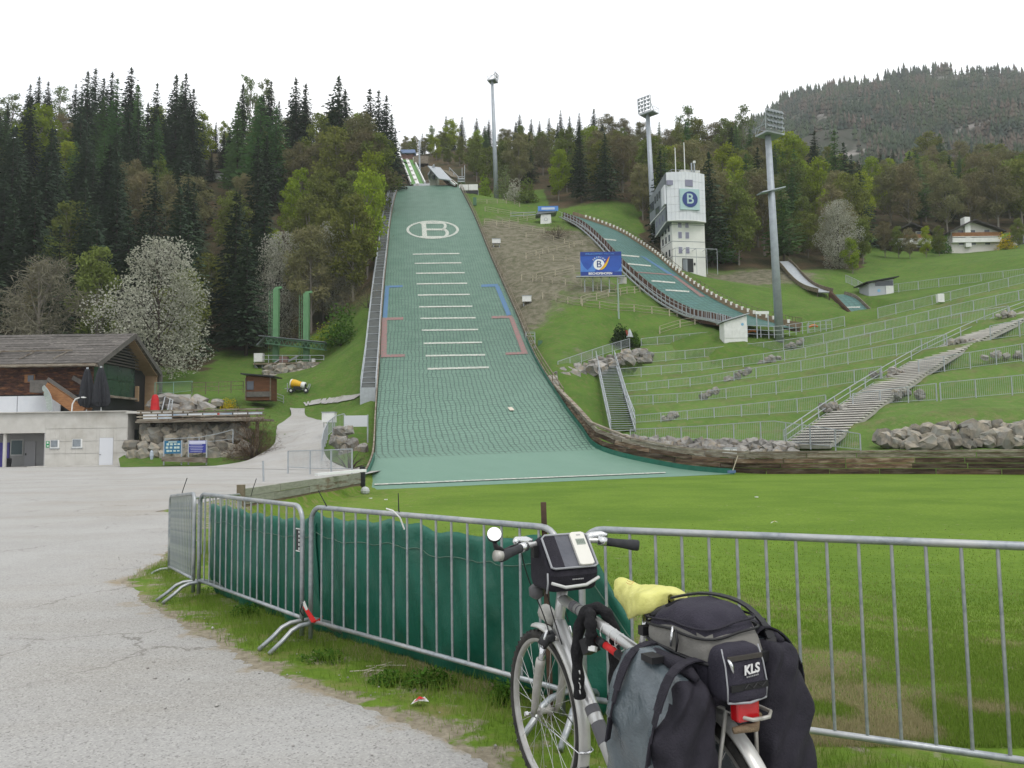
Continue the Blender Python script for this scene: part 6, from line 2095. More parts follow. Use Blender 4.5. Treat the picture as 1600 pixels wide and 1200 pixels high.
MB().box(c + V((-w_ * .32, -1.12, h_ * .55)), (w_ * .28, .06, h_ * .5)).build('window', MT['glass'], t)
MB().box(c + V((.1, -1.15, .05)), (w_ * .98, .14, .55)).build('base_boards', rk, t)
for s in (-.5, .5):
 MB().beam(c + V((w_ * s, -1.2, -.6)), c + V((w_ * s, -1.2, h_)), .1, .1).build('post', MT['wood_rail'], t)
ground_fence('low steel handrail running down the grass from the small hut', [(398, 614), (420, 622), (443, 632)], 80, .8, spacing=2.5, bars=0, midrail=True)
g = hit(467, 617, 70, 120)
t = thing('snow_gun', 'yellow and white snow cannon on a wheeled trailer on the grass', 'snow cannon', tuple(g))
k_ = g.y / F
c = g + V((-.15, 0, 21 * k_ * .62))
ax = V((.93, -.1, -.18)).normalized()
o = MB().tube([c - ax * .68, c - ax * .60, c - ax * .3, c + ax * .25, c + ax * .5, c + ax * .62], [.46, .50, .50, .38, .36, .30], 16).build('barrel', M('snow_gun_yellow', (.62, .36, .015), rough=.35), t, True)
MB().tube([c - ax * .78, c - ax * .66, c - ax * .64], [.50, .52, .46], 16).build('intake_ring', MT['white'], t, True)
MB().tube([c + ax * .5, c + ax * .78, c + ax * .95], [.39, .40, .36], 16).build('nozzle_ring', MT['white'], t, True)
MB().tube([c + ax * .955, c + ax * .96], [.3, .3], 12).build('fan_opening', MT['dark'], t)
MB().box(g + V((-.1, 0, .62)), (.9, .7, .55)).build('machine_box', MT['dark'], t)
MB().beam(g + V((-1.3, 0, .38)), g + V((1.0, 0, .36)), .14, .12).build('trailer_beam', MT['galv_far'], t)
for x in (-.75, .95):
 for s in (-.5, .5):
  w_ = MB().tube([g + V((x, s - .1, .22)), g + V((x, s + .1, .22))], [.28, .28], 14).build('wheel', MT['dark'], t)
  MB().tube([g + V((x, s - .115, .22)), g + V((x, s + .115, .22))], [.13, .13], 10).build('rim', MT['white'], w_)
mb = MB()
mb.beam(g + V((-1.3, 0, .1)), g + V((-1.3, 0, 1.1)), .08, .08); mb.beam(g + V((-1.6, 0, .5)), g + V((-.9, 0, .5)), .08, .08)
mb.beam(g + V((1.0, .3, .3)), g + V((1.25, .3, 1.0)), .08, .08); mb.beam(g + V((1.0, -.3, .3)), g + V((1.25, -.3, 1.0)), .08, .08)
mb.build('drawbar', MT['galv_far'], t)
WP = thing('green_lift_portal', 'pale green steel portal of two tall columns with a lattice girder', 'portal', tuple(P(460, 560, 104)))
Yp = 104
zpl = P(460, 566, Yp).z
for (px0, pt) in ((431, 452), (478.5, 459)):
 a = P(px0, 566, Yp); tt = P(px0, pt, Yp)
 MB().box((a.x, Yp, (a.z + tt.z) / 2), (.75, .75, tt.z - a.z)).build('column', MT['green_steel'], WP)
 MB().beam(V((a.x - .2, Yp, tt.z + .1)), V((a.x + .75, Yp, tt.z + .25)), .4, .3).build('column_head', MT['green_steel'], WP)
 mb = MB()
 for dx in (-.95, -.62):
  mb.beam((a.x + dx, Yp - .1, a.z + .5), (a.x + dx, Yp - .1, tt.z - .2), .06, .06)
 for k in range(22):
  z = a.z + .6 + k * (tt.z - a.z - .9) / 22
  mb.beam((a.x - .95, Yp - .1, z), (a.x - .62, Yp - .1, z), .04, .04)
 mb.build('ladder', MT['green_steel'], WP)
ga, gb = P(409, 528, Yp - .8), P(511, 538, Yp - .8)
gc = P(411, 538, Yp - .8)
hgt = V((0, 0, -.8))
mb = MB()
for off in (V((0, 0, 0)), V((0, -1.2, -.1))):
 mb.beam(ga + off + V((.9, 0, 0)), gb + off, .16, .16)
 mb.beam(ga + off + hgt + V((.9, 0, 0)), gb + off + hgt, .16, .16)
 n = 22
 for k in range(n):
  a_, b_ = (ga + V((.9, 0, 0))).lerp(gb, k / n) + off, (ga + V((.9, 0, 0))).lerp(gb, (k + 1) / n) + off
  mb.beam(a_ + (hgt if k % 2 else V((0, 0, 0))), b_ + (V((0, 0, 0)) if k % 2 else hgt), .09, .09)
mb.build('lattice_girder', MT['green_dark'], WP)
MB().beam(ga + V((0, -.6, .14)), gb + V((.1, -.6, .14)), 1.7, .08).build('girder_roof', MT['grey_panel'], WP)
MB().beam(P(402, 540, Yp - 1.4), ga + V((.8, -.6, .1)), .9, .08).build('girder_end_sheet', MT['grey_panel'], WP)
pa, pb = P(398, 568, 102), P(506, 568, 102)
MB().box(((pa.x + pb.x) / 2, 103.2, pa.z - .1), (pb.x - pa.x, 3.6, .22)).build('platform', MT['wood_rail'], WP)
mb = MB()
for dz in (.55, 1.1):
 mb.beam(pa + V((0, 0, dz)), pb + V((0, 0, dz)), .06, .06)
mb.build('platform_rail', MT['galv_far'], WP)
for k in range(6):
 p = pa.lerp(pb, k / 5)
 MB().beam(p, p + V((0, 0, 1.1)), .07, .07).build('rail_post', MT['galv_far'], WP)
MB().box(P(405, 559, 102.4), (1.15, .9, 1.15)).build('white_cabinet', MT['white'], WP)
MB().box(P(490, 564, 102.4), (.45, .4, .6)).build('white_cabinet', MT['white'], WP)
MB().box(P(444, 562, 103), (1.1, .9, .8)).build('winch', M('dull_pink_motor', (.22, .14, .12), rough=.6), WP)
MB().beam(P(448, 566, 103), P(466, 556, 103), .2, .2).build('strut', MT['galv_far'], WP)
for px0 in (431, 478.5):
 MB().beam(P(px0 + 7, 563, Yp), P(px0 + 1, 556, Yp), .5, .3).build('column_foot', MT['green_steel'], WP)
mb = MB()
for px0 in (399, 410):
 q = P(px0, 568, 102)
 mb.beam(q, V((q.x, q.y, tz(q.x, q.y) - .3)), .14, .14)
mb.beam(P(396, 568, 101.9), P(411, 585, 101.9), .12, .12)
mb.beam(P(409, 580, 101.9), P(436, 562, 101.9), .12, .12)
mb.build('platform_braces', MT['galv_far'], WP)
t = thing('stone_bank', 'bank of tan stones below the green lift portal', 'stone wall', tuple(P(460, 580, 100)))
rock_band(t, [(415, 573), (460, 570), (505, 571)], [(415, 594), (455, 598), (505, 582)], [(415, 100), (505, 101.5)], [(415, 97.5), (505, 99.5)], .55, RKW, rows=3)
g = hit(346, 281, 120, 220)
t = thing('forest_shed', 'small white shed high up in a gap of the dark forest', 'shed', tuple(g))
a, b = P(333, 281, g.y), P(359, 270, g.y)
MB().box(((a.x + b.x) / 2, g.y + 1.5, (a.z + b.z) / 2 - .5), (b.x - a.x, 3, b.z - a.z + 1)).build('walls', MT['white'], t)
MB().box(((a.x + b.x) / 2, g.y + 1.2, b.z + .1), (b.x - a.x + 1.4, 4.6, .25)).build('roof', rk, t)
# ================================================================== TREES
def quads_from(c, a, b):
 """centres (n,3), half axes a,b (n,3) -> verts, faces of rhombic leaf clumps"""
 n = len(c)
 v = np.stack([c - a, c - b * 0.9, c + a, c + b], 1).reshape(-1, 3)
 f = np.arange(n * 4).reshape(n, 4)
 return v, f
def unit(a):
 return a / np.maximum(np.linalg.norm(a, axis=-1, keepdims=True), 1e-9)
def crown_mesh(name, parts, mat):
 vs, fs, o = [], [], 0
 for v, f in parts:
  vs.append(v); fs.append(f + o); o += len(v)
 me = np_mesh(name, np.concatenate(vs), np.concatenate(fs))
 me.materials.append(mat)
 return me
def spruce(seed, wf=.17, n_wh=30, start=.08, dens=1.0, droop=.35, pw=.82):
 """height 1; returns crown quads"""
 r = np.random.default_rng(seed)
 C, A, B = [], [], []
 for i in range(n_wh):
  h = start + (1 - start) * (i + r.uniform(0, .6)) / n_wh
  L = wf * (1 - h) ** pw * r.uniform(.72, 1.18) + .004
  nb = max(4, int((11 if h < .8 else 7) * dens))
  ks = .45 + .55 * (1 - h)
  for k in range(nb):
   az = 2 * math.pi * (k + r.uniform(-.35, .35)) / nb + i * 1.3
   l = L * r.uniform(.65, 1.15)
   d = np.array([math.cos(az), math.sin(az), 0])
   dz = -droop * r.uniform(.6, 1.3) * (1 - h * .8)
   m = max(2, int(8 * l / wf + 2))
   for q in range(m):
    t = (q + r.uniform(.2, .9)) / m
    p = d * l * t + np.array([0, 0, h + dz * l * t + .12 * l * t * t])
    side = np.array([-d[1], d[0], 0]) * r.choice([-1, 1]) * r.uniform(.2, 1)
    ax = unit(d * .9 + side + np.array([0, 0, dz * .7 + r.uniform(-.3, .1)]))
    up = np.cross(ax, np.array([0, 0, 1.0])) * r.uniform(.4, 1) + np.array([0, 0, r.uniform(-.9, .2)])
    C.append(p + r.normal(0, .004, 3)); A.append(ax * .029 * ks * r.uniform(.7, 1.3)); B.append(unit(up) * .0125 * ks * r.uniform(.7, 1.4))
 for q in range(10):
  C.append(np.array([r.normal(0, .003), r.normal(0, .003), 1 - .05 * q / 10])); A.append(np.array([0, 0, .016])); B.append(unit(r.normal(0, 1, 3)) * .008)
 return quads_from(np.array(C), np.array(A), np.array(B))
def blob_crown(seed, n, nblob=12, w=.30, z0=.30, z1=.97, size=.018, elong=1.0, fill=.5, top=1.0):
 r = np.random.default_rng(seed)
 bl = []
 for k in range(nblob):
  h = z0 + (z1 - z0) * (k + r.uniform(0, 1)) / nblob
  env = math.sin(math.pi * min(1, max(.06, (h - z0 * .75) / (1.03 - z0 * .75))) ** .8) ** .7
  az = k * 2.4 + r.uniform(-.5, .5)
  rad = w * env * r.uniform(.25, .72)
  br = w * r.uniform(.26, .46) * (0.6 + .5 * env)
  bl.append((math.cos(az) * rad, math.sin(az) * rad, h, br))
 bl = np.array(bl)
 pk = r.choice(len(bl), n, p=bl[:, 3] ** 2 / (bl[:, 3] ** 2).sum())
 d = unit(r.normal(0, 1, (n, 3)))
 rr = r.uniform(0, 1, (n, 1)) ** fill
 c = bl[pk, :3] + d * rr * bl[pk, 3:4] * np.array([1, 1, .85])
 c[:, 2] = np.minimum(c[:, 2], top)
 a = unit(d * .5 + r.normal(0, 1, (n, 3))) * size * elong * r.uniform(.6, 1.4, (n, 1))
 b = unit(np.cross(a, r.normal(0, 1, (n, 3)))) * size * r.uniform(.5, 1.2, (n, 1)) / max(1, elong * .8)
 return quads_from(c, a, b), bl
def skeleton(seed, bl, w0=.016, pale=False):
 """trunk and limbs to the clump centres"""
 r = np.random.default_rng(seed)
 mb = MB()
 mb.tube([(0, 0, -.03), (r.normal(0, .004), r.normal(0, .004), .2), (r.normal(0, .01), r.normal(0, .01), .5), (r.normal(0, .015), 0, .8), (r.normal(0, .02), 0, .95)], [w0, w0 * .8, w0 * .55, w0 * .25, w0 * .08], 6)
 for x, y, z, b in bl:
  zs = max(.15, z - .22 - r.uniform(0, .1))
  mb.tube([(0, 0, zs), (x * .5, y * .5, (zs + z) / 2 - .02), (x, y, z)], [w0 * .38, w0 * .25, w0 * .08], 4, caps=False)
  for q in range(5):
   e = np.array([x, y, z]) + unit(r.normal(0, 1, 3)) * b * np.array([1, 1, .9])
   mb.tube([(x * .6, y * .6, z - .05), tuple((np.array([x, y, z]) + e) / 2), tuple(e)], [w0 * .15, w0 * .1, w0 * .03], 3, caps=False)
 return mb.mesh('trunk')
mk = lambda n, c, c2, rnd=.2, hue=.012, tr=.25, sc_=3.0: M(n, c, c2, scale=sc_, rough=.85, spec=.1, rnd=rnd, hue=hue, trans=tr)
LM = {
 'spruce': mk('spruce_needles', (.048, .078, .040), (.030, .052, .034), .28, .012, .1),
 'larch': mk('larch_needles', (.095, .18, .06), (.07, .14, .045), .2, .012, .3),
 'bud': mk('budding_twigs', (.20, .18, .095), (.16, .16, .07), .22, .022, .2),
 'olive': mk('young_olive_leaves', (.165, .195, .045), (.125, .155, .038), .22, .02, .3),
 'lime': mk('fresh_lime_leaves', (.25, .32, .025), (.19, .265, .025), .18, .015, .35),
 'birch': mk('pale_birch_leaves', (.20, .25, .11), (.15, .20, .08), .15, .015, .35),
 'blossom': mk('white_blossom', (.46, .46, .40), (.30, .31, .23), .05, .0, .3),
 'bare': mk('grey_twigs', (.185, .175, .13), (.14, .135, .095), .1, .0, .1),
 'dark': mk('dark_bush_leaves', (.022, .040, .014), (.03, .055, .016), .1, .0, .1),
 'green': mk('fresh_green_leaves', (.07, .15, .02), (.05, .12, .018), .1, .01, .3),
 'yellow': mk('yellow_flowers', (.62, .42, .01), (.3, .3, .03), .05, .0, .2),
 'russet': mk('russet_twigs', (.11, .07, .045), (.085, .06, .035), .1, .0, .1),
}
BK = {'dark': M('dark_bark', (.07, .055, .045), (.045, .038, .032), scale=8, rough=.95), 'pale': M('pale_bark', (.24, .22, .19), (.15, .135, .115), scale=8, rough=.95)}
def conifer_trunk():
 return MB().tube([(0, 0, -.04), (0, 0, .3), (0, 0, .97)], [.013, .010, .001], 6).mesh('trunk')
PROTO = {}
for kd, nv in (('spruce', 5), ('larch', 4)):
 L_ = []
 for i in range(nv):
  if kd == 'spruce':
   v = spruce(100 + i, wf=.215 + .035 * (i % 3), n_wh=36 + i, start=.06 + .05 * (i % 2), dens=1.0, droop=.3 + .1 * (i % 3))
  else:
   v = spruce(200 + i, wf=.20 + .03 * (i % 2), n_wh=30, start=.14, dens=1.0, droop=.0, pw=.7)
  cm = crown_mesh('crown', [v], LM[kd])
  tm_ = conifer_trunk(); tm_.materials.append(BK['dark'])
  L_.append((tm_, cm))
 PROTO[kd] = L_
for kd, nv, n, kw, bark in (('bud', 5, 5200, dict(nblob=17, w=.29, z0=.22, size=.0105, elong=2.8, fill=.6), 'pale'), ('olive', 4, 4600, dict(nblob=17, w=.29, z0=.20, size=.0120, elong=1.4, fill=.55), 'pale'),
       ('lime', 4, 4200, dict(nblob=16, w=.30, z0=.20, size=.0135, fill=.5), 'pale'), ('birch', 3, 1500, dict(nblob=13, w=.22, z0=.35, size=.012, fill=.6), 'pale'),
       ('blossom', 2, 13000, dict(nblob=30, w=.42, z0=.08, size=.0075, fill=.42), 'dark'), ('bare', 2, 3000, dict(nblob=16, w=.42, z0=.36, size=.011, elong=4, fill=.75), 'pale')):
 L_ = []
 for i in range(nv):
  q, bl = blob_crown(hash(kd) % 1 + 300 + len(kd) * 17 + i * 7, n, **kw)
  tm_ = skeleton(i + 5, bl, .013 if kd != 'bare' else .019)
  tm_.materials.append(BK[bark])
  parts = [q]
  if kd == 'bud':
   q2, _ = blob_crown(900 + i, 10, **kw)
  L_.append((tm_, crown_mesh('crown', parts, LM[kd])))
 PROTO[kd] = L_
NAMES = {'spruce': 'spruce_tree', 'larch': 'larch_tree', 'bud': 'budding_tree', 'olive': 'leafing_tree', 'lime': 'lime_green_tree', 'birch': 'birch_tree', 'blossom': 'blossoming_tree', 'bare': 'bare_tree'}
LOOK = {'spruce': 'dark green spruce', 'larch': 'soft green larch', 'bud': 'brown budding tree', 'olive': 'olive leafing tree', 'lime': 'fresh lime green tree', 'birch': 'pale thin leaved birch'}
GRP = {'spruce': 'spruces', 'larch': 'larches', 'bud': 'budding trees', 'olive': 'olive green trees', 'lime': 'lime green trees', 'birch': 'birches'}
REG = {'A': 'in the steep forest above the wooden hall', 'B': 'in the forest at the top of the big slope', 'C': 'in the forest behind the white judges tower', 'D': 'in the forest above the chalets'}
MARKS = [(70, 'above the bare grey tree'), (150, 'above the brown shingled wall'), (300, 'above the big blossoming tree'), (362, 'near the forest shed'), (420, 'above the lone spruce'), (500, 'above the green portal'), (570, 'above the snow cannon'), (628, 'beside the steel walkway'),
   (690, 'around the ski inrun'), (760, 'behind the score boards'), (802, 'behind the slender mast'), (870, 'behind the starter cabin'), (925, 'behind the small jump top'), (985, 'behind the small jump'), (1035, 'behind the far mast'), (1120, 'behind the white tower'), (1195, 'between tower and big mast'),
   (1240, 'behind the big mast'), (1300, 'above the smallest jump'), (1360, 'above the judges hut'), (1420, 'above the dark chalet'), (1490, 'between both chalets'), (1570, 'above the white chalet'), (9999, 'above the pale cottage')]
def tree_label(kind, X_, Y_, z, h, wfac):
 px, pb = proj((X_, Y_, z))
 pt = proj((X_, Y_, z + h))[1]
 mark = next(b for a, b in MARKS if px < a)
 size = 'tall' if h > 19 else 'small' if h < 11 else ''
 wide = 'broad' if wfac > 1.1 else 'slim' if wfac < .93 else ''
 band = 'on the skyline' if pt < skyl(px) + 14 else 'high up' if pb < 330 else 'half way up' if pb < 430 else 'low down'
 return ' '.join(q for q in (size, wide, LOOK[kind], band, mark) if q)
TREES = []
def tree(kind, X_, Y_, h, region=None, label=None, wfac=1.0, var=None, z=None, sink=0.15):
 tm_, cm = PROTO[kind][random.randrange(len(PROTO[kind])) if var is None else var]
 z = tz(X_, Y_) if z is None else z
 t = bpy.data.objects.new(NAMES[kind], None)
 col.objects.link(t)
 t.empty_display_size = .5
 t.location = (X_, Y_, z - sink)
 t.scale = (h * wfac, h * wfac, h)
 t.rotation_euler.z = random.uniform(0, 6.28)
 if label: tag(t, label, 'tree')
 else:
  region = region_of(proj((X_, Y_, z))[0])
  tag(t, tree_label(kind, X_, Y_, z, h, wfac), 'tree', GRP[kind] + ' ' + REG[region])
 for nm, me_ in (('trunk', tm_), ('crown', cm)):
  o = bpy.data.objects.new(nm, me_)
  col.objects.link(o)
  o.parent = t
 TREES.append((X_, Y_))
 return t
SKY = [(-300, 170), (-150, 150), (0, 155), (30, 142), (50, 128), (65, 122), (85, 140), (110, 140), (130, 122), (150, 109), (175, 122), (190, 125), (206, 108), (225, 150), (245, 138), (275, 120), (290, 122), (307, 160), (325, 196), (350, 196),
  (365, 188), (380, 140), (395, 130), (425, 130), (445, 165), (462, 124), (485, 150), (500, 178), (515, 160), (530, 122), (550, 170), (575, 145), (592, 140), (606, 160), (620, 195), (640, 218), (660, 212), (690, 186), (720, 185), (765, 190),
  (790, 205), (812, 182), (850, 186), (905, 185), (928, 173), (945, 188), (990, 190), (1050, 200), (1075, 168), (1100, 195), (1130, 195), (1160, 168), (1185, 200), (1230, 205), (1275, 212), (1330, 235), (1400, 240), (1450, 218), (1500, 228), (1600, 214), (1900, 210)]
skyl = lambda x: np.interp(x, [a[0] for a in SKY], [a[1] for a in SKY])
def region_of(px):
 return 'A' if px < 628 else 'B' if px < 985 else 'C' if px < 1355 else 'D'
def top_tree(px, py, kind, Y_, wfac=1.0, label=None):
 """tree whose tip projects at (px,py) at distance Y_"""
 p = P(px, py, Y_)
 z = tz(p.x, Y_)
 return tree(kind, p.x, Y_, max(6, p.z - z), region_of(px), label, wfac)
for px, py, kd, Y_, wf in [
 (62, 119, 'spruce', 186, .9), (76, 126, 'spruce', 190, .9), (48, 131, 'spruce', 188, .9), (20, 142, 'birch', 186, 1.2), (95, 129, 'birch', 195, .9), (119, 130, 'spruce', 190, .8), (138, 110, 'spruce', 184, 1.0),
 (150, 106, 'spruce', 188, .95), (176, 112, 'spruce', 187, .9), (206, 105, 'spruce', 184, 1.1), (163, 150, 'larch', 176, 1.0), (184, 122, 'larch', 176, .95), (217, 134, 'larch', 174, .9), (246, 130, 'spruce', 180, .9), (232, 160, 'spruce', 178, 1), (276, 116, 'spruce', 180, 1.0), (291, 115, 'spruce', 183, 1.0),
 (303, 138, 'spruce', 178, 1.1), (318, 172, 'lime', 185, .8), (338, 190, 'spruce', 200, 1), (352, 188, 'lime', 200, .8), (372, 160, 'larch', 170, 1.0), (380, 130, 'spruce', 182, .9), (391, 114, 'birch', 188, .7), (416, 120, 'birch', 190, .8), (424, 127, 'spruce', 180, 1), (408, 150, 'larch', 165, 1.3), (432, 165, 'larch', 165, 1.1),
 (463, 121, 'spruce', 176, 1.0), (478, 130, 'spruce', 178, 1.0), (500, 178, 'olive', 170, .9), (530, 119, 'spruce', 172, 1.2), (540, 140, 'spruce', 176, 1.1), (520, 152, 'spruce', 174, 1.0), (578, 138, 'spruce', 170, 1.0), (592, 140, 'spruce', 172, .9), (604, 148, 'spruce', 170, 1.0), (612, 178, 'spruce', 168, .9), (618, 200, 'spruce', 170, .9),
 (560, 175, 'bud', 160, 1.2), (575, 200, 'bud', 150, 1.2), (590, 205, 'olive', 150, 1.0), (525, 195, 'olive', 155, 1.0),
 (634, 212, 'bud', 250, 1), (648, 212, 'bud', 250, 1), (660, 208, 'spruce', 255, 1), (675, 195, 'birch', 250, 1.2), (697, 181, 'spruce', 256, 1), (708, 184, 'spruce', 256, 1), (722, 182, 'spruce', 250, 1), (703, 187, 'lime', 240, 1.25), (690, 205, 'olive', 238, 1.2), (672, 210, 'lime', 236, 1.1), (720, 215, 'olive', 232, 1.1),
 (745, 184, 'spruce', 248, 1.1), (764, 186, 'spruce', 246, 1.1), (757, 196, 'spruce', 242, 1.2), (786, 200, 'bud', 248, 1), (795, 202, 'bud', 250, 1), (812, 178, 'spruce', 240, 1.1), (806, 190, 'spruce', 236, 1.1), (830, 185, 'spruce', 246, 1), (843, 188, 'spruce', 246, 1), (858, 183, 'spruce', 246, 1), (876, 172, 'spruce', 246, .9), (890, 181, 'spruce', 246, 1), (905, 176, 'spruce', 245, 1), (928, 169, 'spruce', 242, 1.1),
 (950, 178, 'bud', 236, 1.2), (975, 185, 'bud', 236, 1.2), (1000, 190, 'bud', 236, 1.2), (956, 185, 'spruce', 240, .9), (1010, 195, 'spruce', 238, .9), (1030, 190, 'larch', 232, 1.0), (1045, 200, 'bud', 228, 1.1),
 (1075, 163, 'birch', 215, 1.2), (1071, 190, 'spruce', 208, .9), (1090, 185, 'olive', 212, 1), (1062, 190, 'olive', 212, 1), (1118, 190, 'bud', 212, 1.1), (1133, 186, 'olive', 210, 1), (1159, 163, 'birch', 208, 1), (1150, 190, 'larch', 200, 1), (1172, 200, 'larch', 200, 1.1), (1190, 203, 'bud', 200, 1.1), (1222, 205, 'lime', 190, 1.2), (1240, 212, 'lime', 190, 1.2),
 (1272, 203, 'spruce', 186, 1.1), (1303, 203, 'larch', 170, 1.0), (1318, 222, 'spruce', 172, 1.1), (1330, 240, 'spruce', 172, 1.1), (1340, 250, 'spruce', 176, 1), (1280, 245, 'lime', 165, 1.0), (1362, 243, 'lime', 185, .9), (1378, 258, 'lime', 180, .9), (1130, 225, 'lime', 165, 1.1), (1145, 245, 'lime', 160, 1.0), (1165, 240, 'larch', 158, 1.2),
 (1375, 232, 'spruce', 250, 1), (1395, 230, 'spruce', 252, 1), (1420, 236, 'lime', 235, 1.1), (1450, 205, 'olive', 240, 1.2), (1468, 208, 'larch', 240, 1.1), (1500, 218, 'bud', 236, 1.2), (1530, 225, 'bud', 235, 1.2), (1565, 216, 'spruce', 232, 1), (1590, 230, 'larch', 225, 1.1), (1545, 222, 'olive', 236, 1.1)]:
 top_tree(px, py, kd, Y_, wf)
for px, py, kd, Y_, wf in [(645, 226, 'olive', 238, 1.2), (664, 220, 'bud', 236, 1.2), (682, 215, 'lime', 226, 1.2), (700, 225, 'olive', 218, 1.2), (735, 215, 'bud', 226, 1.2), (718, 232, 'olive', 214, 1.1), (752, 225, 'spruce', 218, 1.1), (768, 235, 'olive', 205, 1.1), (632, 222, 'bud', 232, 1.1),
       (1402, 352, 'olive', 140, .9), (1420, 365, 'bud', 138, .9), (1445, 360, 'lime', 139, .8), (1465, 352, 'olive', 142, .9), (1380, 345, 'bud', 142, 1), (1590, 350, 'olive', 143, .9), (1260, 330, 'olive', 140, 1.1), (1290, 345, 'bud', 136, 1.1), (1230, 335, 'bud', 142, 1.1), (1345, 340, 'olive', 136, 1.1), (1330, 370, 'green', 128, 1)]:
 top_tree(px, py, kd if kd != 'green' else 'lime', Y_, wf)
p = P(236, 604, 87)
tree('blossom', p.x, 88.5, 17.0, label='big white blossoming tree with a double top beside the wooden hall', var=0, wfac=1.0)
p = P(58, 600, 90)
tree('bare', p.x, 90, 15.0, label='spreading bare grey tree behind the roof of the wooden hall', var=0)
p = P(384, 588, 109)
tree('spruce', p.x, 109, P(384, 362, 109).z - tz(p.x, 109), label='tall dark spruce standing alone beside the green lift portal', var=1, wfac=1.15)
p = P(437, 500, 116)
tree('blossom', p.x, 116, P(437, 362, 116).z - tz(p.x, 116), label='white blossoming tree in the wood above the green lift portal', var=1, wfac=.75)
p = P(520, 500, 119)
tree('blossom', p.x, 119, P(520, 348, 119).z - tz(p.x, 119), label='thin blossoming tree among brown trees near the slope walkway', var=0, wfac=.7)
p = P(1312, 420, 131)
tree('blossom', p.x, 131, P(1312, 312, 131).z - tz(p.x, 131), label='cream blossoming tree at the meadow edge near the smallest jump', var=1, wfac=.9)
p = P(574, 420, 128)
tree('lime', p.x, 128, P(574, 262, 128).z - tz(p.x, 128), label='bright lime green tree leaning out beside the slope walkway', wfac=.75, var=1)
p = P(582, 300, 146)
tree('lime', p.x, 146, P(582, 235, 146).z - tz(p.x, 146), 'A', wfac=.9)
p = P(60, 300, 168)
tree('lime', p.x, 168, P(62, 160, 168).z - tz(p.x, 168), label='broad lime green tree among dark spruces near the forest crest', wfac=1.15, var=2)
fz = forest
def forest_at(X_, Y_):
 i = int(np.clip(np.searchsorted(xs, X_) - 1, 0, len(xs) - 2))
 j = int(np.clip(np.searchsorted(ys, Y_) - 1, 0, len(ys) - 2))
 return fz[j, i]
MIX = {'A': (('spruce', .60), ('bud', .12), ('olive', .13), ('larch', .10), ('lime', .05)), 'B': (('bud', .30), ('olive', .36), ('spruce', .14), ('lime', .13), ('larch', .07)),
  'C': (('bud', .32), ('olive', .34), ('lime', .15), ('larch', .11), ('spruce', .08)), 'D': (('bud', .30), ('olive', .30), ('lime', .19), ('larch', .13), ('spruce', .08))}
HT = {'spruce': (17, 25), 'larch': (15, 21), 'bud': (12, 18), 'olive': (11, 17), 'lime': (9, 15), 'birch': (12, 18)}
counts = {}
def far_enough(X_, Y_, d):
 return all((X_ - a) ** 2 + (Y_ - b) ** 2 > d * d for a, b in TREES)
tries = 0
while tries < 9000 and len(TREES) < 760:
 tries += 1
 Y_ = random.uniform(98, 236)
 px = random.uniform(-90, 1690)
 X_ = (px - 800) / F * Y_
 if Y_ > 205 and px < 625: continue
 if forest_at(X_, Y_) < .55: continue
 rg = region_of(px)
 z = tz(X_, Y_)
 bx, by = proj((X_, Y_, z))
 if 312 < bx < 356 and 285 < by < 440: continue
 if 590 < bx < 740 and Y_ < 226: continue
 if bx > 1360 and Y_ < 165: continue
 kd = random.choices([a for a, b in MIX[rg]], [b for a, b in MIX[rg]])[0]
 if 430 < bx < 610 and by > 260: kd = random.choices(['bud', 'olive', 'spruce', 'lime'], [.55, .33, .03, .09])[0]
 if bx < 420 and by > 340 and kd in ('lime', 'larch'): kd = 'spruce'
 if not far_enough(X_, Y_, 4.9 if kd in ('spruce', 'larch') else 5.0): continue
 h = random.uniform(*HT[kd])
 lim = P(bx, skyl(bx) + random.uniform(6, 40), Y_).z - z
 h = min(h, lim)
 if 318 < bx < 374 and Y_ < 176: h = min(h, P(bx, 296, Y_).z - z)
 if h < 6: continue
 if 560 < bx < 612: h = min(h, 11)
 if 572 < bx < 640 and Y_ < 172: continue
 c_ = counts.get(kd, 0)
 if c_ >= 290: continue
 counts[kd] = c_ + 1
 tree(kd, X_, Y_, h, rg, wfac=random.uniform(.85, 1.2))
print('trees', len(TREES), counts)
def bush(label, name, px, py, Y_, w_, h_, kind, n=1500, size=.06, seed=1, elong=1.0, stems=10, group=None, z=None):
 p = P(px, py, Y_)
 z = tz(p.x, Y_) if z is None else z
 t = thing(name, label, 'shrub', (p.x, Y_, z), group)
 r = np.random.default_rng(seed)
 d = unit(r.normal(0, 1, (n, 3)))
 d[:, 2] = np.abs(d[:, 2])
 rr = r.uniform(0, 1, (n, 1)) ** .4
 lump = 1 + .22 * np.sin(d[:, :1] * 5 + seed) * np.cos(d[:, 1:2] * 6) + .15 * np.sin(d[:, 2:] * 9)
 c = d * rr * lump * np.array([w_ / 2, w_ / 2, h_])
 a = unit(d * (.4 if elong < 2 else 1.5) + r.normal(0, .7, (n, 3))) * size * elong * r.uniform(.6, 1.4, (n, 1))
 b = unit(np.cross(a, r.normal(0, 1, (n, 3)))) * size * r.uniform(.5, 1.1, (n, 1)) / max(1, elong * .9)
 v, f = quads_from(c + np.array([p.x, Y_, z]), a, b)
 mesh_obj('foliage', crown_mesh('foliage', [(v, f)], LM[kind]), t)
 mb = MB()
 for k in range(stems):
  e = c[k * 7 % n] * .9
  mb.tube([(p.x + e[0] * .08, Y_ + e[1] * .08, z - .1), (p.x + e[0] * .5, Y_ + e[1] * .5, z + e[2] * .6), (p.x + e[0], Y_ + e[1], z + e[2])], [.04, .028, .008], 4)
 mb.build('stems', BK['dark'], t)
 return t
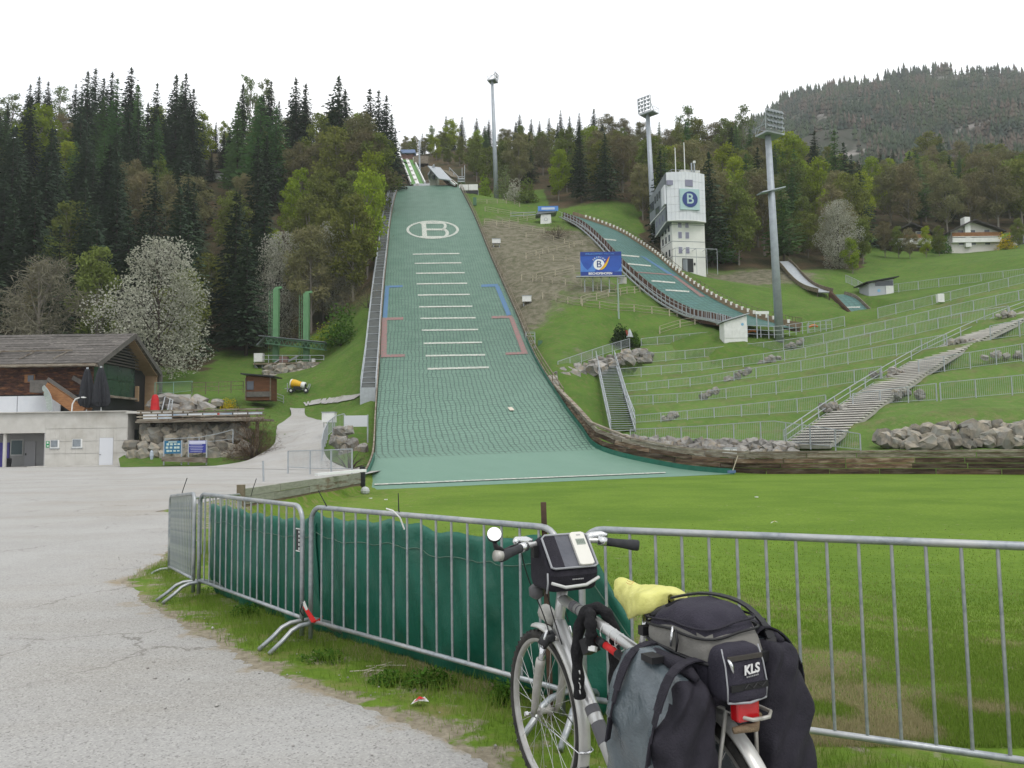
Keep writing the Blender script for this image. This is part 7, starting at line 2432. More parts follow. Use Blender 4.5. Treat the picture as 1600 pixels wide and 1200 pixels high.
bush('round dark evergreen bush beside the ramp railing', 'evergreen_bush', 970, 528, 92, 2.6, 2.2, 'dark', 2200, .12, 2)
bush('low dark bush with yellow tips next to the round dark bush', 'evergreen_bush', 990, 528, 92.5, 1.8, 1.7, 'green', 1000, .11, 3)
bush('large bare brown shrub at the end of the stone wall', 'bare_shrub', 397, 716, 63.5, 4.6, 3.4, 'russet', 3400, .06, 4, 4.0, 50, z=.4)
bush('yellow flowering bush above the timber deck', 'forsythia_bush', 357, 634, 76, 1.9, 1.0, 'yellow', 900, .06, 5)
bush('tall dry grass clump beside the yellow flowering bush', 'grass_clump', 372, 634, 76, 2.4, 1.6, 'olive', 900, .035, 6, 5)
bush('white flowering bush below the slender mast', 'blossom_bush', 806, 322, 168, 4.6, 4.4, 'blossom', 1100, .16, 7)
bush('dark green bush beside the white flowering bush', 'evergreen_bush', 824, 328, 166, 4.5, 5.0, 'olive', 1100, .2, 8)
bush('pale willow bush beside the slender mast', 'willow_bush', 788, 318, 172, 4.5, 7.5, 'birch', 1500, .16, 9)
bush('reddish brown shrub on bare ground near the small jump', 'bare_shrub', 872, 377, 138, 7.0, 2.6, 'russet', 1500, .07, 10, 4, 30)
bush('small brown shrub on the bank near the concrete slope corner', 'bare_shrub', 545, 722, 50, 3.4, 2.0, 'russet', 900, .03, 11, 4.5, 24, z=-.1)
bush('bright green round bush beside the slope walkway', 'leafy_bush', 533, 548, 104, 5.2, 5.0, 'green', 1600, .16, 12)
bush('lime green bush growing between the green portal and walkway', 'leafy_bush', 512, 552, 106, 4.2, 3.0, 'lime', 900, .14, 13)
bush('lime bush at the top of the grass below the score boards', 'leafy_bush', 757, 312, 174, 3.2, 5.0, 'lime', 700, .2, 14)
bush('fresh green bush at the corner of the white tower', 'leafy_bush', 1128, 432, 134, 5.5, 7.0, 'green', 1500, .2, 15)
bush('yellow flowering bush beside the white chalet', 'forsythia_bush', 1572, 386, 146, 3.5, 3.0, 'yellow', 600, .14, 16)
bush('green bush below the pale cottage', 'leafy_bush', 1470, 392, 147, 4.0, 3.4, 'larch' if False else 'green', 800, .16, 17)
rs_ = random.Random(5)
for k, (px, py, Y_) in enumerate([(330, 500, 122), (300, 470, 128), (345, 420, 140), (325, 380, 150), (350, 345, 162), (560, 470, 118), (575, 520, 108), (545, 520, 110), (470, 520, 114), (410, 520, 115), (590, 390, 134), (596, 330, 150)]):
 bush('brown leafless undergrowth bush on the forest floor ' + next(b for a, b in MARKS if px < a) + (' low down' if py > 450 else ' high up' if py < 360 else ' half way up'), 'undergrowth_bush', px, py, Y_, rs_.uniform(5, 8), rs_.uniform(2.5, 4.5), 'bud', 900, .07, 20 + k, 3.5, 14, group='undergrowth bushes on the forest floor')
r = np.random.default_rng(11)
N_ = 17000
ii = np.concatenate([r.uniform(4, nr - 1.5, N_ - 1400), r.uniform(nr - 3, nr - 1.02, 1400)])
jj = r.uniform(0, nm - 2, N_)
pts = []
hs = []
for a, b in zip(ii, jj):
 p = mtn_point(a, b)
 pz = mnoise.noise((p[0] * .012, p[1] * .012, 30.0))
 if pz > .16 and r.uniform() < .9: continue
 pts.append(p)
 hs.append(r.uniform(6, 12) * (1.0 if a < nr - 3 else r.uniform(.8, 1.5)))
pts = np.array(pts); hs = np.array(hs)
n = len(pts)
K = 6
ang = np.arange(K) * 2 * math.pi / K
tiers = [(0.02, .19), (.36, .14), (.68, .08)]
vs, fs, o = [], [], 0
spin = r.uniform(0, 6.28, n)
for (zb, rad) in tiers:
 ring = np.stack([np.cos(ang[None] + spin[:, None]) * (rad * hs[:, None]) * r.uniform(.7, 1.3, (n, K)), np.sin(ang[None] + spin[:, None]) * (rad * hs[:, None]) * r.uniform(.7, 1.3, (n, K)), np.repeat((zb * hs)[:, None], K, 1) - r.uniform(0, .05, (n, K)) * hs[:, None]], -1) + pts[:, None]
 tip = pts + np.stack([np.zeros(n), np.zeros(n), np.minimum(zb + .45, 1.0) * hs], -1)
 blk = np.concatenate([ring, tip[:, None]], 1).reshape(-1, 3)
 base = np.arange(n)[:, None] * (K + 1) + o
 k = np.arange(K)
 fs.append(np.stack([base + k, base + (k + 1) % K, np.repeat(base + K, K, 1)], -1).reshape(-1, 3))
 vs.append(blk); o += len(blk)
FW_M = M('far_forest', (.017, .033, .024), (.038, .062, .027), scale=.02, rough=.9, c3=(.085, .066, .052), scale3=.05, lo3=.5, hi3=.62, lo=.42, hi=.6)
fo = mesh_obj('far_forest', np_mesh('far_forest', np.concatenate(vs), np.concatenate(fs)), None, FW_M)
tag(fo, 'distant dark wood covering the rocky mountain', 'forest', kind='stuff')
# ================================================================== CROWD BARRIERS
def barrier(label, A, B, foot_a=True, foot_b=True, n_bars=16, H=1.1, lean=0.0, zb=.20):
 A, B = V(A), V(B)
 u = (B - A)
 L = u.length
 u.normalize()
 uh = V((u.x, u.y, 0)).normalized()
 n = V((uh.y, -uh.x, 0))
 up = (V((0, 0, 1)) + n * lean).normalized()
 t = thing('crowd_barrier', label, 'barrier', tuple(A), 'galvanised crowd barriers along the grass verge')
 g = MT['galv']
 r = .0195
 R = .13
 e = .02
 p = lambda s, z: A + u * s + up * z
 path = [p(e, .06), p(e, .5), p(e, H - R)]
 for k in range(1, 7):
  a = math.pi / 2 * k / 6
  path.append(p(e + R - R * math.cos(a), H - R + R * math.sin(a)))
 for k in range(0, 7):
  a = math.pi / 2 * k / 6
  path.append(p(L - e - R + R * math.sin(a), H - R + R * math.cos(a)))
 path += [p(L - e, .5), p(L - e, .06)]
 MB().tube(path, r, 12).build('frame', g, t, True)
 MB().tube([p(e, zb), p(L - e, zb)], .0165, 12).build('lower_rail', g, t, True)
 bar_me = MB().tube([V((0, 0, 0)), up * (H - zb - .01)], .0085, 8, caps=False).mesh('bar', True)
 for k in range(n_bars):
  s = e + (L - 2 * e) * (k + 1) / (n_bars + 1)
  o = mesh_obj('bar', bar_me, t, g)
  o.location = p(s, zb)
 for s, on in ((e, foot_a), (L - e, foot_b)):
  if not on: continue
  c = A + u * s
  f = []
  for d, z in ((-.36, .012), (-.25, .085), (-.17, .15), (-.10, .175), (0, .178), (.10, .175), (.17, .15), (.25, .085), (.36, .012)):
   f.append(c + n * d + V((0, 0, z)))
  MB().tube(f, .0185, 10).build('foot', g, t, True)
 return t
def off(p, d, z=None):
 return V((p.x + d[0], p.y + d[1], p.z if z is None else z))
barrier('crowd barrier seen nearly end on where the row turns back', V((-4.46, 10.05, -.14)), V((-3.40, 8.26, -.0)), n_bars=15)
barrier('crowd barrier with the dark plate, in front of the folded green tarpaulin', V((-3.33, 8.20, 0)), V((-1.72, 6.34, 0)), n_bars=15)
barrier('crowd barrier in front of the main green tarpaulin, behind the mirror of the bicycle', V((-1.65, 6.27, 0)), V((.27, 4.44, 0)), n_bars=16)
barrier('long crowd barrier standing behind the loaded bicycle', V((.36, 4.42, 0)), V((2.72, 3.26, 0)), n_bars=17, H=1.1, zb=.165)
barrier('crowd barrier running back to the plank wall', V((-4.50, 10.2, -.2)), V((-4.72, 13.4, -.34)), n_bars=18)
u = (V((-1.72, 6.34, 0)) - V((-3.33, 8.20, 0))).normalized()
pp = V((-1.72, 6.34, 0)) - u * .085 + V((0, 0, .82))
m3 = Matrix((u, V((u.y, -u.x, 0)), V((0, 0, 1)))).transposed()
t = thing('metal_plate', 'small black plate with white marks fixed on a barrier', 'plate', tuple(pp))
MB().box(pp, (.075, .012, .19), m3).build('plate', MT['dark'], t)
mb = MB()
for k in range(5):
 mb.box(pp + V((u.y, -u.x, 0)) * .008 + u * .022 + V((0, 0, -.07 + k * .034)), (.016, .004, .02), m3)
for k in (-1, 1):
 mb.box(pp + V((u.y, -u.x, 0)) * .008 + V((0, 0, .09 * k)), (.075, .004, .008), m3)
mb.build('plate_print', MT['white'], t)
rp = V((-1.66, 6.25, .22))
t = thing('barrier_tape', 'scrap of red and white tape tied low on a barrier post', 'tape', tuple(rp))
MB().quad(rp + V((-.03, -.04, .10)), rp + V((.0, -.05, .11)), rp + V((.09, -.08, .0)), rp + V((.05, -.07, -.02))).quad(rp + V((.05, -.07, -.02)), rp + V((.09, -.08, 0)), rp + V((.14, -.06, .03)), rp + V((.12, -.06, -.03))).build('red_strip', MT['red'], t)
MB().quad(rp + V((-.03, -.045, .12)), rp + V((-.01, -.055, .15)), rp + V((.02, -.06, .08)), rp + V((0, -.05, .07))).build('white_strip', MT['white'], t)
MB().tube([rp + V((-.035, 0, .02)), rp + V((-.05, -.03, .06)), rp + V((-.03, -.05, .12)), rp + V((0, -.03, .14))], .005, 5).build('loop', MT['dark'], t)
bl = MT['dark']
def on_top(f, z=1.1):
 return V((-1.65, 6.27, z)).lerp(V((.27, 4.44, z)), f)
q = on_top(.10)
tag(MB().tube([q + V((0, 0, -.02)), q + V((-.02, -.0, .03)), q + V((-.08, 0, .14))], [.006, .005, .003], 5).build('cable_tie', bl), 'black cable tie standing off the barrier where two tarpaulins meet', 'cable tie')
q = on_top(.445)
tag(MB().tube([q + V((.0, 0, -.03)), q + V((-.015, 0, .03)), q + V((-.018, 0, .15))], [.006, .005, .003], 5).build('cable_tie', bl), 'black cable tie pointing straight up from the barrier top', 'cable tie')
tag(MB().tube([q + V((-.10, -.02, .045)), q + V((-.05, -.03, .03)), q + V((0, -.03, -.02)), q + V((.03, -.035, -.10))], .006, 5).build('cord', MT['white']), 'short piece of white cord tied round the barrier top', 'cord')
q = V((.20, 4.58, 0))
tag(MB().beam(q + V((0, 0, -.2)), q + V((-.025, 0, 1.24)), .032, .032).build('rusty_stake', M('rusty_steel', (.10, .065, .045), (.06, .04, .03), scale=12, rough=.9)), 'rusty square steel stake standing behind the bicycle handlebar', 'stake')
for px, py, Yd, lab in ((262, 780, 11, 'thin wire standing up at the barrier that runs back'), (372, 776, 13, 'thin bent wire at the end of the plank wall')):
 q = P(px + 20, py, Yd)
 tag(MB().tube([q, q + V((.03, 0, .12)), q + V((.09, 0, .3))], .006, 4).build('wire', bl), lab, 'wire')
# ================================================================== GREEN TARPAULIN
def tarp(label, path, tops, s0, s1, seed, zlow=-.02, flare=.16):
 pts = [V(p) for p in path]
 cum_ = [0]
 for a, b in zip(pts[:-1], pts[1:]): cum_.append(cum_[-1] + (b - a).length)
 NS, NTt = 150, 30
 vs = []
 for i in range(NS):
  f = s0 + (s1 - s0) * i / (NS - 1)
  s = cum_[-1] * f
  k = min(len(pts) - 2, max(0, int(np.searchsorted(cum_, s) - 1)))
  g = (s - cum_[k]) / (cum_[k + 1] - cum_[k])
  p = pts[k].lerp(pts[k + 1], g)
  d = (pts[k + 1] - pts[k]).normalized()
  n = V((-d.y, d.x, 0))
  zt_ = np.interp(f, [a for a, b in tops], [b for a, b in tops]) + .012 * math.sin(f * 95) + .01 * mnoise.noise((f * 60, seed, 0))
  for j in range(NTt):
   t = j / (NTt - 1)
   z = zt_ + (zlow - zt_) * t
   w1 = mnoise.noise((f * 16 + t * 1.2, t * .9, seed)) * .115
   w2 = mnoise.noise((f * 42 - t * 2.0, t * 1.6, seed + 5)) * .034 * (1 - .4 * t)
   w3 = -.05 * math.exp(-((t - .04) / .03) ** 2)
   o = .10 + w1 * (.35 + .65 * t) + w2 + flare * t ** 3 * .5
   vs.append(p + n * (o + .02 * math.cos(t * 40) * math.exp(-t * 22)) + V((0, 0, z)))
 t_ = thing('green_tarpaulin', label, 'tarpaulin', tuple(pts[0]))
 me_ = np_mesh('cover_sheet', np.array(vs), np.arange(0)[:0].reshape(0, 4) if False else grid_faces(NS, NTt), True)
 o = mesh_obj('cover_sheet', me_, t_, GREEN_PL)
 so = o.modifiers.new('thick', 'SOLIDIFY')
 so.thickness = .006
 j = 5
 mb = MB()
 mb.tube([V(vs[i * NTt + j]) + V((0.0, -.006, 0)) for i in range(0, NS)], .004, 4)
 mb.build('hem_seam', M('grey_green_seam', (.10, .18, .14), rough=.7), t_, True)
 return t_
TP = [(-3.42, 8.42, 0), (-1.62, 6.42, 0), (.24, 4.62, 0), (.62, 4.42, 0)]
tarp('dark green tarpaulin sagging behind the barrier with the dark plate', TP, [(0, .96), (.1, .97), (.2, .93), (.36, .93), (.44, .98)], 0, .43, 3.0)
tarp('smooth green tarpaulin hanging behind the middle barrier and the bicycle bag', TP, [(.40, .95), (.425, 1.03), (.46, .98), (.55, .985), (.64, 1.02), (.72, .97), (.80, .97), (.9, 1.01), (.955, .98), (1, .55)], .405, 1.0, 8.0)
# ================================================================== GRASS, WEEDS, LITTER
def blade_mat(name):
 m = bpy.data.materials.new(name)
 m.use_nodes = True
 N, L = m.node_tree.nodes, m.node_tree.links
 bs = N['Principled BSDF']
 bs.inputs['Roughness'].default_value = .6
 bs.inputs['Specular IOR Level'].default_value = .2
 a = N.new('ShaderNodeAttribute')
 a.attribute_name = 'tint'
 cr_ = N.new('ShaderNodeValToRGB')
 e = cr_.color_ramp.elements
 e[0].position, e[0].color = 0.0, (.10, .18, .02, 1)
 e[1].position, e[1].color = .62, (.185, .28, .042, 1)
 x = e.new(.8); x.color = (.21, .24, .075, 1)
 x = e.new(1.0); x.color = (.36, .32, .18, 1)
 L.new(a.outputs['Fac'], cr_.inputs[0])
 L.new(cr_.outputs[0], bs.inputs['Base Color'])
 tr = N.new('ShaderNodeBsdfTranslucent')
 L.new(cr_.outputs[0], tr.inputs[0])
 ms = N.new('ShaderNodeMixShader')
 ms.inputs[0].default_value = .3
 L.new(bs.outputs[0], ms.inputs[1]); L.new(tr.outputs[0], ms.inputs[2])
 L.new(ms.outputs[0], N['Material Output'].inputs[0])
 return m
BLM = blade_mat('grass_blades')
def vnoise(x, y, s, seed):
 """cheap value noise, vectorised"""
 r = np.random.default_rng(seed)
 T_ = r.uniform(0, 1, (64, 64))
 u_, v_ = x * s, y * s
 i, j = np.floor(u_).astype(int), np.floor(v_).astype(int)
 f, g = u_ - i, v_ - j
 f, g = f * f * (3 - 2 * f), g * g * (3 - 2 * g)
 q = lambda a, b: T_[a % 64, b % 64]
 return (q(i, j) * (1 - f) + q(i + 1, j) * f) * (1 - g) + (q(i, j + 1) * (1 - f) + q(i + 1, j + 1) * f) * g
def blades(name, label, x, y, z, h, wd_, tint, seed):
 r = np.random.default_rng(seed)
 n = len(x)
 az = r.uniform(0, 6.28, n)
 ln = r.uniform(.1, .6, n) * h
 a2 = r.uniform(0, 6.28, n)
 b = np.stack([x, y, z - .01], 1)
 s = np.stack([np.cos(az) * wd_ / 2, np.sin(az) * wd_ / 2, np.zeros(n)], 1)
 tip = b + np.stack([np.cos(a2) * ln, np.sin(a2) * ln, h + .01], 1)
 v = np.stack([b - s, b + s, tip], 1).reshape(-1, 3)
 me_ = np_mesh(name, v, np.arange(n * 3).reshape(n, 3), attr={'tint': np.repeat(tint, 3)})
 o = mesh_obj(name, me_, None, BLM)
 return tag(o, label, 'grass', kind='stuff')
r = np.random.default_rng(21)
n = 260000
x = r.uniform(-6.2, 3.2, n); y = r.uniform(2.2, 13.2, n)
d = dist_poly(x, y)
gd = dist_poly(x, y, np.array(GR_EDGE))
pn = vnoise(x + 40, y + 40, 1.4, 1) * .6 + vnoise(x + 40, y + 40, 4.5, 2) * .4
want = np.clip((gd + .02) / .16, 0, 1) * np.clip((pn - .24) * 4.5, 0, 1) + np.exp(-((d + .02) / .16) ** 2) * 1.2
m = (d > -1.25) & (d < .35) & (gd > -.05) & (r.uniform(0, 1, n) < want * .6)
x, y, d, gd = x[m], y[m], d[m], gd[m]
pn = pn[m]
h = (.035 + .075 * np.clip(1 - np.abs(d + .05) / .5, 0, 1) + .04 * np.clip(pn - .5, 0, 1) * 2) * r.uniform(.5, 1.25, len(x))
tint = np.clip(.3 + .35 * vnoise(x + 9, y + 9, 2.5, 4) + r.normal(0, .16, len(x)), 0, 1)
blades('verge_grass', 'rough green grass growing along the feet of the barriers', x, y, field_z(x, y), h, .0045 * r.uniform(.7, 1.3, len(x)), tint, 31)
n = 230000
px = r.uniform(440, 1700, n); py = 785 + 435 * r.uniform(0, 1, n) ** .55
D = np.array([list(ray(0, 0)), list(ray(1, 0)), list(ray(0, 1))])
dx = D[0] + px[:, None] * (D[1] - D[0]) + py[:, None] * (D[2] - D[0])
tt = (-.18 - 1.6) / dx[:, 2]
x, y = dx[:, 0] * tt, dx[:, 1] * tt
d = dist_poly(x, y)
m = (d > .05) & (y < 24) & (y > 2)
x, y, d = x[m], y[m], d[m]
pn = vnoise(x + 40, y + 40, .9, 11) * .55 + vnoise(x + 40, y + 40, 3.2, 12) * .45
dryk = np.exp(-(d / 4.5) ** 2)
tint = np.clip(.38 + .3 * vnoise(x + 9, y + 9, 1.2, 14) + dryk * np.clip((pn - .45) * 3.4, 0, .75) + r.normal(0, .13, len(x)), 0, 1)
keep = r.uniform(0, 1, len(x)) < np.clip(1.25 - dryk * np.clip((pn - .62) * 5, 0, 1), 0, 1)
x, y, tint = x[keep], y[keep], tint[keep]
h = r.uniform(.010, .030, len(x)) * np.clip(.7 + y * .02, .7, 1.2)
blades('field_grass', 'short mown grass of the field behind the barriers', x, y, field_z(x, y) + .01, h, np.clip(.0011 * y, .004, .02) * r.uniform(.8, 1.4, len(x)), tint, 32)
def weed(label, c, rad, hgt, n, seed, size=.018):
 r = np.random.default_rng(seed)
 t = thing('weed', label, 'weed', c)
 d_ = unit(r.normal(0, 1, (n, 3)))
 d_[:, 2] = np.abs(d_[:, 2])
 p_ = np.array(c) + d_ * (r.uniform(0, 1, (n, 1)) ** .5) * np.array([rad, rad * .8, hgt])
 a = unit(d_ * .5 + r.normal(0, .8, (n, 3)) * np.array([1, 1, .5])) * size * r.uniform(.5, 1.4, (n, 1))
 b = unit(np.cross(a, r.normal(0, .4, (n, 3)) + np.array([0, 0, 1]))) * size * .55 * r.uniform(.6, 1.2, (n, 1))
 v, f = quads_from(p_, a, b)
 me_ = np_mesh('leaves', v, f)
 me_.materials.append(LM['weed'])
 mesh_obj('leaves', me_, t)
 mb = MB()
 for k in range(14):
  e = p_[k * 5 % n]
  mb.tube([c, tuple((np.array(c) + e) / 2 + np.array([0, 0, .02])), tuple(e)], .0025, 4)
 mb.build('stems', LM['weed'], t)
LM['weed'] = mk('weed_leaves', (.075, .165, .022), (.05, .12, .016), .1, .0, .3, 30)
for k, (px, py, z, rd, hg, n_, lab) in enumerate([(672, 1072, 0, .19, .13, 620, 'bushy green weed clump under the middle barrier'), (385, 962, 0, .16, .12, 420, 'green weed clump at the foot of the dark plate barrier'), (330, 930, -.05, .26, .09, 420, 'spreading weed patch by the barrier corner'),
            (790, 1098, 0, .13, .12, 360, 'green weed clump beside the front wheel'), (800, 1082, 0, .2, .09, 360, 'low green weeds behind the front wheel'), (610, 1066, 0, .16, .08, 300, 'flat green weed near the white twigs'), (505, 1030, 0, .2, .07, 280, 'small weed beside the splayed barrier foot')]):
 g_ = G(px, py, z)
 weed(lab, (g_.x, g_.y, z), rd, hg, n_, 50 + k)
g_ = G(655, 1099, .02)
t = thing('wrapper', 'crumpled red and white wrapper on the verge', 'litter', tuple(g_))
MB().add([g_ + V(v) for v in ((-.05, -.02, 0), (.0, -.03, .025), (.06, 0, .01), (.03, .03, .03), (-.03, .03, .015))], [(0, 1, 4), (1, 3, 4), (1, 2, 3)]).build('white_sheet', MT['white'], t)
MB().add([g_ + V(v) for v in ((-.035, -.02, .012), (.0, -.026, .035), (.04, -.006, .03), (0, .008, .04))], [(0, 1, 3), (1, 2, 3)]).build('red_print', MT['red'], t)
g_ = G(1210, 811, -.6); g_.z = float(field_z(g_.x, g_.y)) + .05
t = thing('wrapper', 'red and white scrap lying out on the grass field', 'litter', tuple(g_))
MB().add([g_ + V(v) for v in ((-.11, 0, 0), (-.02, -.06, .06), (.1, -.03, .02), (.04, .05, .05), (-.06, .05, .03))], [(0, 1, 4), (1, 3, 4), (1, 2, 3)]).build('white_sheet', MT['white'], t)
MB().add([g_ + V(v) for v in ((-.03, -.05, .06), (.02, -.05, .075), (.02, .0, .07), (-.03, .0, .06))], [(0, 1, 2, 3)]).build('red_print', M('orange_red_print', (.55, .14, .03), rough=.5), t)
for k, (px, py, lab) in enumerate([(603, 780, 'small white paper scrap near the slope corner'), (579, 778, 'flat white paper scrap beside the clear globe'), (1182, 776, 'tiny white scrap far out on the field')]):
 g_ = G(px, py, -.72)
 tag(MB().box(V((g_.x, g_.y, float(field_z(g_.x, g_.y)) + .03)), (.13, .08, .03), rot3(k)).build('paper_scrap', MT['white']), lab, 'litter')
for k, (px, py, lab) in enumerate([(600, 1042, 'pale dry twig with side shoots lying on the verge'), (575, 1050, 'thin pale twig near the barrier tarpaulin')]):
 g_ = G(px, py, .015)
 mb = MB()
 mb.tube([g_ + V((-.13, .02, 0)), g_ + V((0, 0, .012)), g_ + V((.16, -.01, .01))], .004, 4)
 mb.tube([g_ + V((-.03, 0, .01)), g_ + V((.05, .05, .02))], .003, 4)
 mb.tube([g_ + V((.03, 0, .01)), g_ + V((-.02, -.06, .01))], .003, 4)
 tag(mb.build('twig', M('pale_twig_%d' % k, (.36, .33, .27), rough=.9)), lab, 'twig')
N_ = 2600
x = r.uniform(-7, 3.2, N_); y = r.uniform(1.6, 14, N_)
gd = dist_poly(x, y, np.array(GR_EDGE))
m = (gd < .35) & (r.uniform(0, 1, N_) < np.where(gd > -.7, 1, .35))
x, y = x[m], y[m]
n = len(x)
s = r.uniform(.003, .009, n) * np.where(r.uniform(0, 1, n) < .06, 2.0, 1)
octv = np.array([(1, 0, 0), (-1, 0, 0), (0, 1, 0), (0, -1, 0), (0, 0, .8), (0, 0, -.5)])
v = (octv[None] * s[:, None, None] * r.uniform(.6, 1.3, (n, 6, 1)) + np.stack([x, y, np.full(n, .016)], 1)[:, None]).reshape(-1, 3)
f8 = np.array([(0, 2, 4), (2, 1, 4), (1, 3, 4), (3, 0, 4), (2, 0, 5), (1, 2, 5), (3, 1, 5), (0, 3, 5)])
fcs = (f8[None] + (np.arange(n) * 6)[:, None, None]).reshape(-1, 3)
tag(mesh_obj('loose_gravel', np_mesh('loose_gravel', v, fcs), None, M('loose_stone', (.42, .41, .39), (.22, .21, .2), scale=9, rough=.9)), 'loose small stones scattered over the grey lot', 'gravel', kind='stuff')
# ================================================================== LOADED BICYCLE
BDIR = V((-.406, .914, 0)).normalized()
BROOT = V((.574, 2.64, .0))
BANG = math.atan2(BDIR.y, BDIR.x)
def bthing(name, label, cat):
 o = bpy.data.objects.new(name, None)
 col.objects.link(o)
 o.location = BROOT
 o.rotation_euler.z = BANG
 return tag(o, label, cat)
SIL = M('silver_frame_paint', (.56, .565, .56), (.50, .505, .50), scale=12, rough=.32, metal=.55, spec=.5, coat=.3)
SILD = M('dusty_silver', (.46, .455, .43), (.36, .35, .32), scale=20, rough=.5, metal=.35, c3=(.30, .27, .22), scale3=6, lo3=.55, hi3=.8)
CHR = M('polished_steel', (.62, .63, .64), rough=.18, metal=.9)
RUB = M('tyre_rubber', (.028, .028, .028), (.055, .052, .048), scale=14, rough=.85, bump=.4, bscale=80)
BLK = M('black_plastic', (.016, .016, .018), rough=.45)
GRPM = M('grip_rubber', (.03, .032, .036), (.045, .046, .05), scale=30, rough=.8)
CLO = M('black_cordura', (.016, .015, .022), (.026, .024, .034), scale=18, rough=.8, bump=.35, bscale=160)
CLOV = M('violet_black_cordura', (.035, .032, .047), (.024, .022, .034), scale=9, rough=.8, bump=.35, bscale=140)
VIN = M('grey_coated_vinyl', (.10, .125, .14), (.075, .095, .11), scale=5, rough=.26, spec=.6, bump=1.0, bscale=9)
REF = M('reflective_strip', (.55, .56, .55), rough=.3)
PIP = M('grey_piping', (.30, .31, .33), rough=.5)
GRC = M('grey_bag_cloth', (.20, .195, .18), (.155, .15, .14), scale=7, rough=.85, bump=.5, bscale=18)
LIDG = M('slate_lid_cloth', (.13, .135, .155), (.10, .105, .125), scale=10, rough=.75, bump=.3, bscale=30)
def smooth_obj(o):
 o.data.polygons.foreach_set('use_smooth', [True] * len(o.data.polygons))
 return o
def torus_arc(R, c, a0, a1, prof, n=64, closed=False):
 """sweep a profile (list of (radial offset, lateral y)) along an arc in the xz plane"""
 vs = []
 for i in range(n if closed else n + 1):
  a = a0 + (a1 - a0) * i / n
  for ro, y in prof:
   vs.append((c[0] + (R + ro) * math.cos(a), y, c[2] + (R + ro) * math.sin(a)))
 k = len(prof)
 fs = []
 m = n
 for i in range(m):
  j = (i + 1) % n if closed else i + 1
  for q in range(k - 1):
   fs.append((i * k + q, i * k + q + 1, j * k + q + 1, j * k + q))
 return vs, fs
def ringprof(r, n=10, sx=1.0, sy=1.0):
 return [(r * sx * math.cos(2 * math.pi * k / n), r * sy * math.sin(2 * math.pi * k / n)) for k in range(n + 1)]
BIKE = bthing('bicycle', 'silver touring bicycle loaded with bags, parked facing the barrier', 'bicycle')
fr = MB()
HT0, HT1 = V((.955, 0, .735)), V((.893, 0, .955))
fr.tube([HT0, HT1], [.024, .024], 14)
fr.tube([V((.905, 0, .905)), V((.60, 0, .862)), V((.285, 0, .815))], [.0235, .022, .021], 14)
fr.tube([V((.935, 0, .795)), V((.70, 0, .55)), V((.44, 0, .29))], [.030, .030, .027], 14)
fr.tube([V((.44, 0, .27)), V((.275, 0, .83))], .0175, 12)
fr.tube([V((.44, -.04, .285)), V((.44, .04, .285))], .026, 12)
for s in (-1, 1):
 fr.tube([V((.42, .035 * s, .285)), V((.25, .06 * s, .32)), V((-.06, .068 * s, .36))], .011, 8)
 fr.tube([V((.285, .02 * s, .78)), V((.2, .055 * s, .66)), V((-.06, .068 * s, .36))], .009, 8)
fr.build('frame', SIL, BIKE, True)
MB().tube([HT1 + V((.002, 0, -.004)), HT1 + V((-.006, 0, .022))], .028, 14).build('headset_cup', CHR, BIKE, True)
MB().tube([HT0 + V((.002, 0, -.016)), HT0 + V((0, 0, .004))], .029, 14).build('headset_cup', SILD, BIKE, True)
dk = M('dark_decal', (.10, .10, .11), rough=.4)
for a, b, r_ in ((V((.80, 0, .890)), V((.765, 0, .885)), .0242), (V((.745, 0, .8825)), V((.735, 0, .881)), .0242), (V((.66, 0, .510)), V((.635, 0, .4852)), .0308), (V((.61, 0, .4602)), V((.55, 0, .400)), .0306)):
 MB().tube([a, b], r_, 14, caps=False).build('frame_decal', dk, BIKE, True)
lettering('EXPLORER', .022, (.845, .0245, .896), (-1, 0, -.13), (-.13, 0, 1), dk, BIKE, .0006, name='frame_lettering') if False else None
ft = M('dark_fork_crown', (.05, .052, .055), rough=.4, metal=.4)
cr0 = V((.962, 0, .715))
MB().tube([cr0 + V((0, -.075, -.02)), cr0 + V((0, -.05, .01)), cr0 + V((0, 0, .018)), cr0 + V((0, .05, .01)), cr0 + V((0, .075, -.02))], [.024, .027, .028, .027, .024], 12).build('fork_crown', ft, BIKE, True)
hubf = V((1.10, 0, .36))
for s in (-1, 1):
 l_ = MB().tube([cr0 + V((.0, .068 * s, -.03)), cr0 + V((.03, .068 * s, -.11))], .0145, 12).build('fork_stanchion', CHR, BIKE, True)
 MB().tube([cr0 + V((.026, .068 * s, -.085)), cr0 + V((.032, .068 * s, -.105)), cr0 + V((.07, .066 * s, -.20)), hubf + V((-.028, .062 * s, .035)), hubf + V((0, .060 * s, -.012))], [.021, .023, .0205, .0165, .010], 12).build('fork_leg', SILD, BIKE, True)
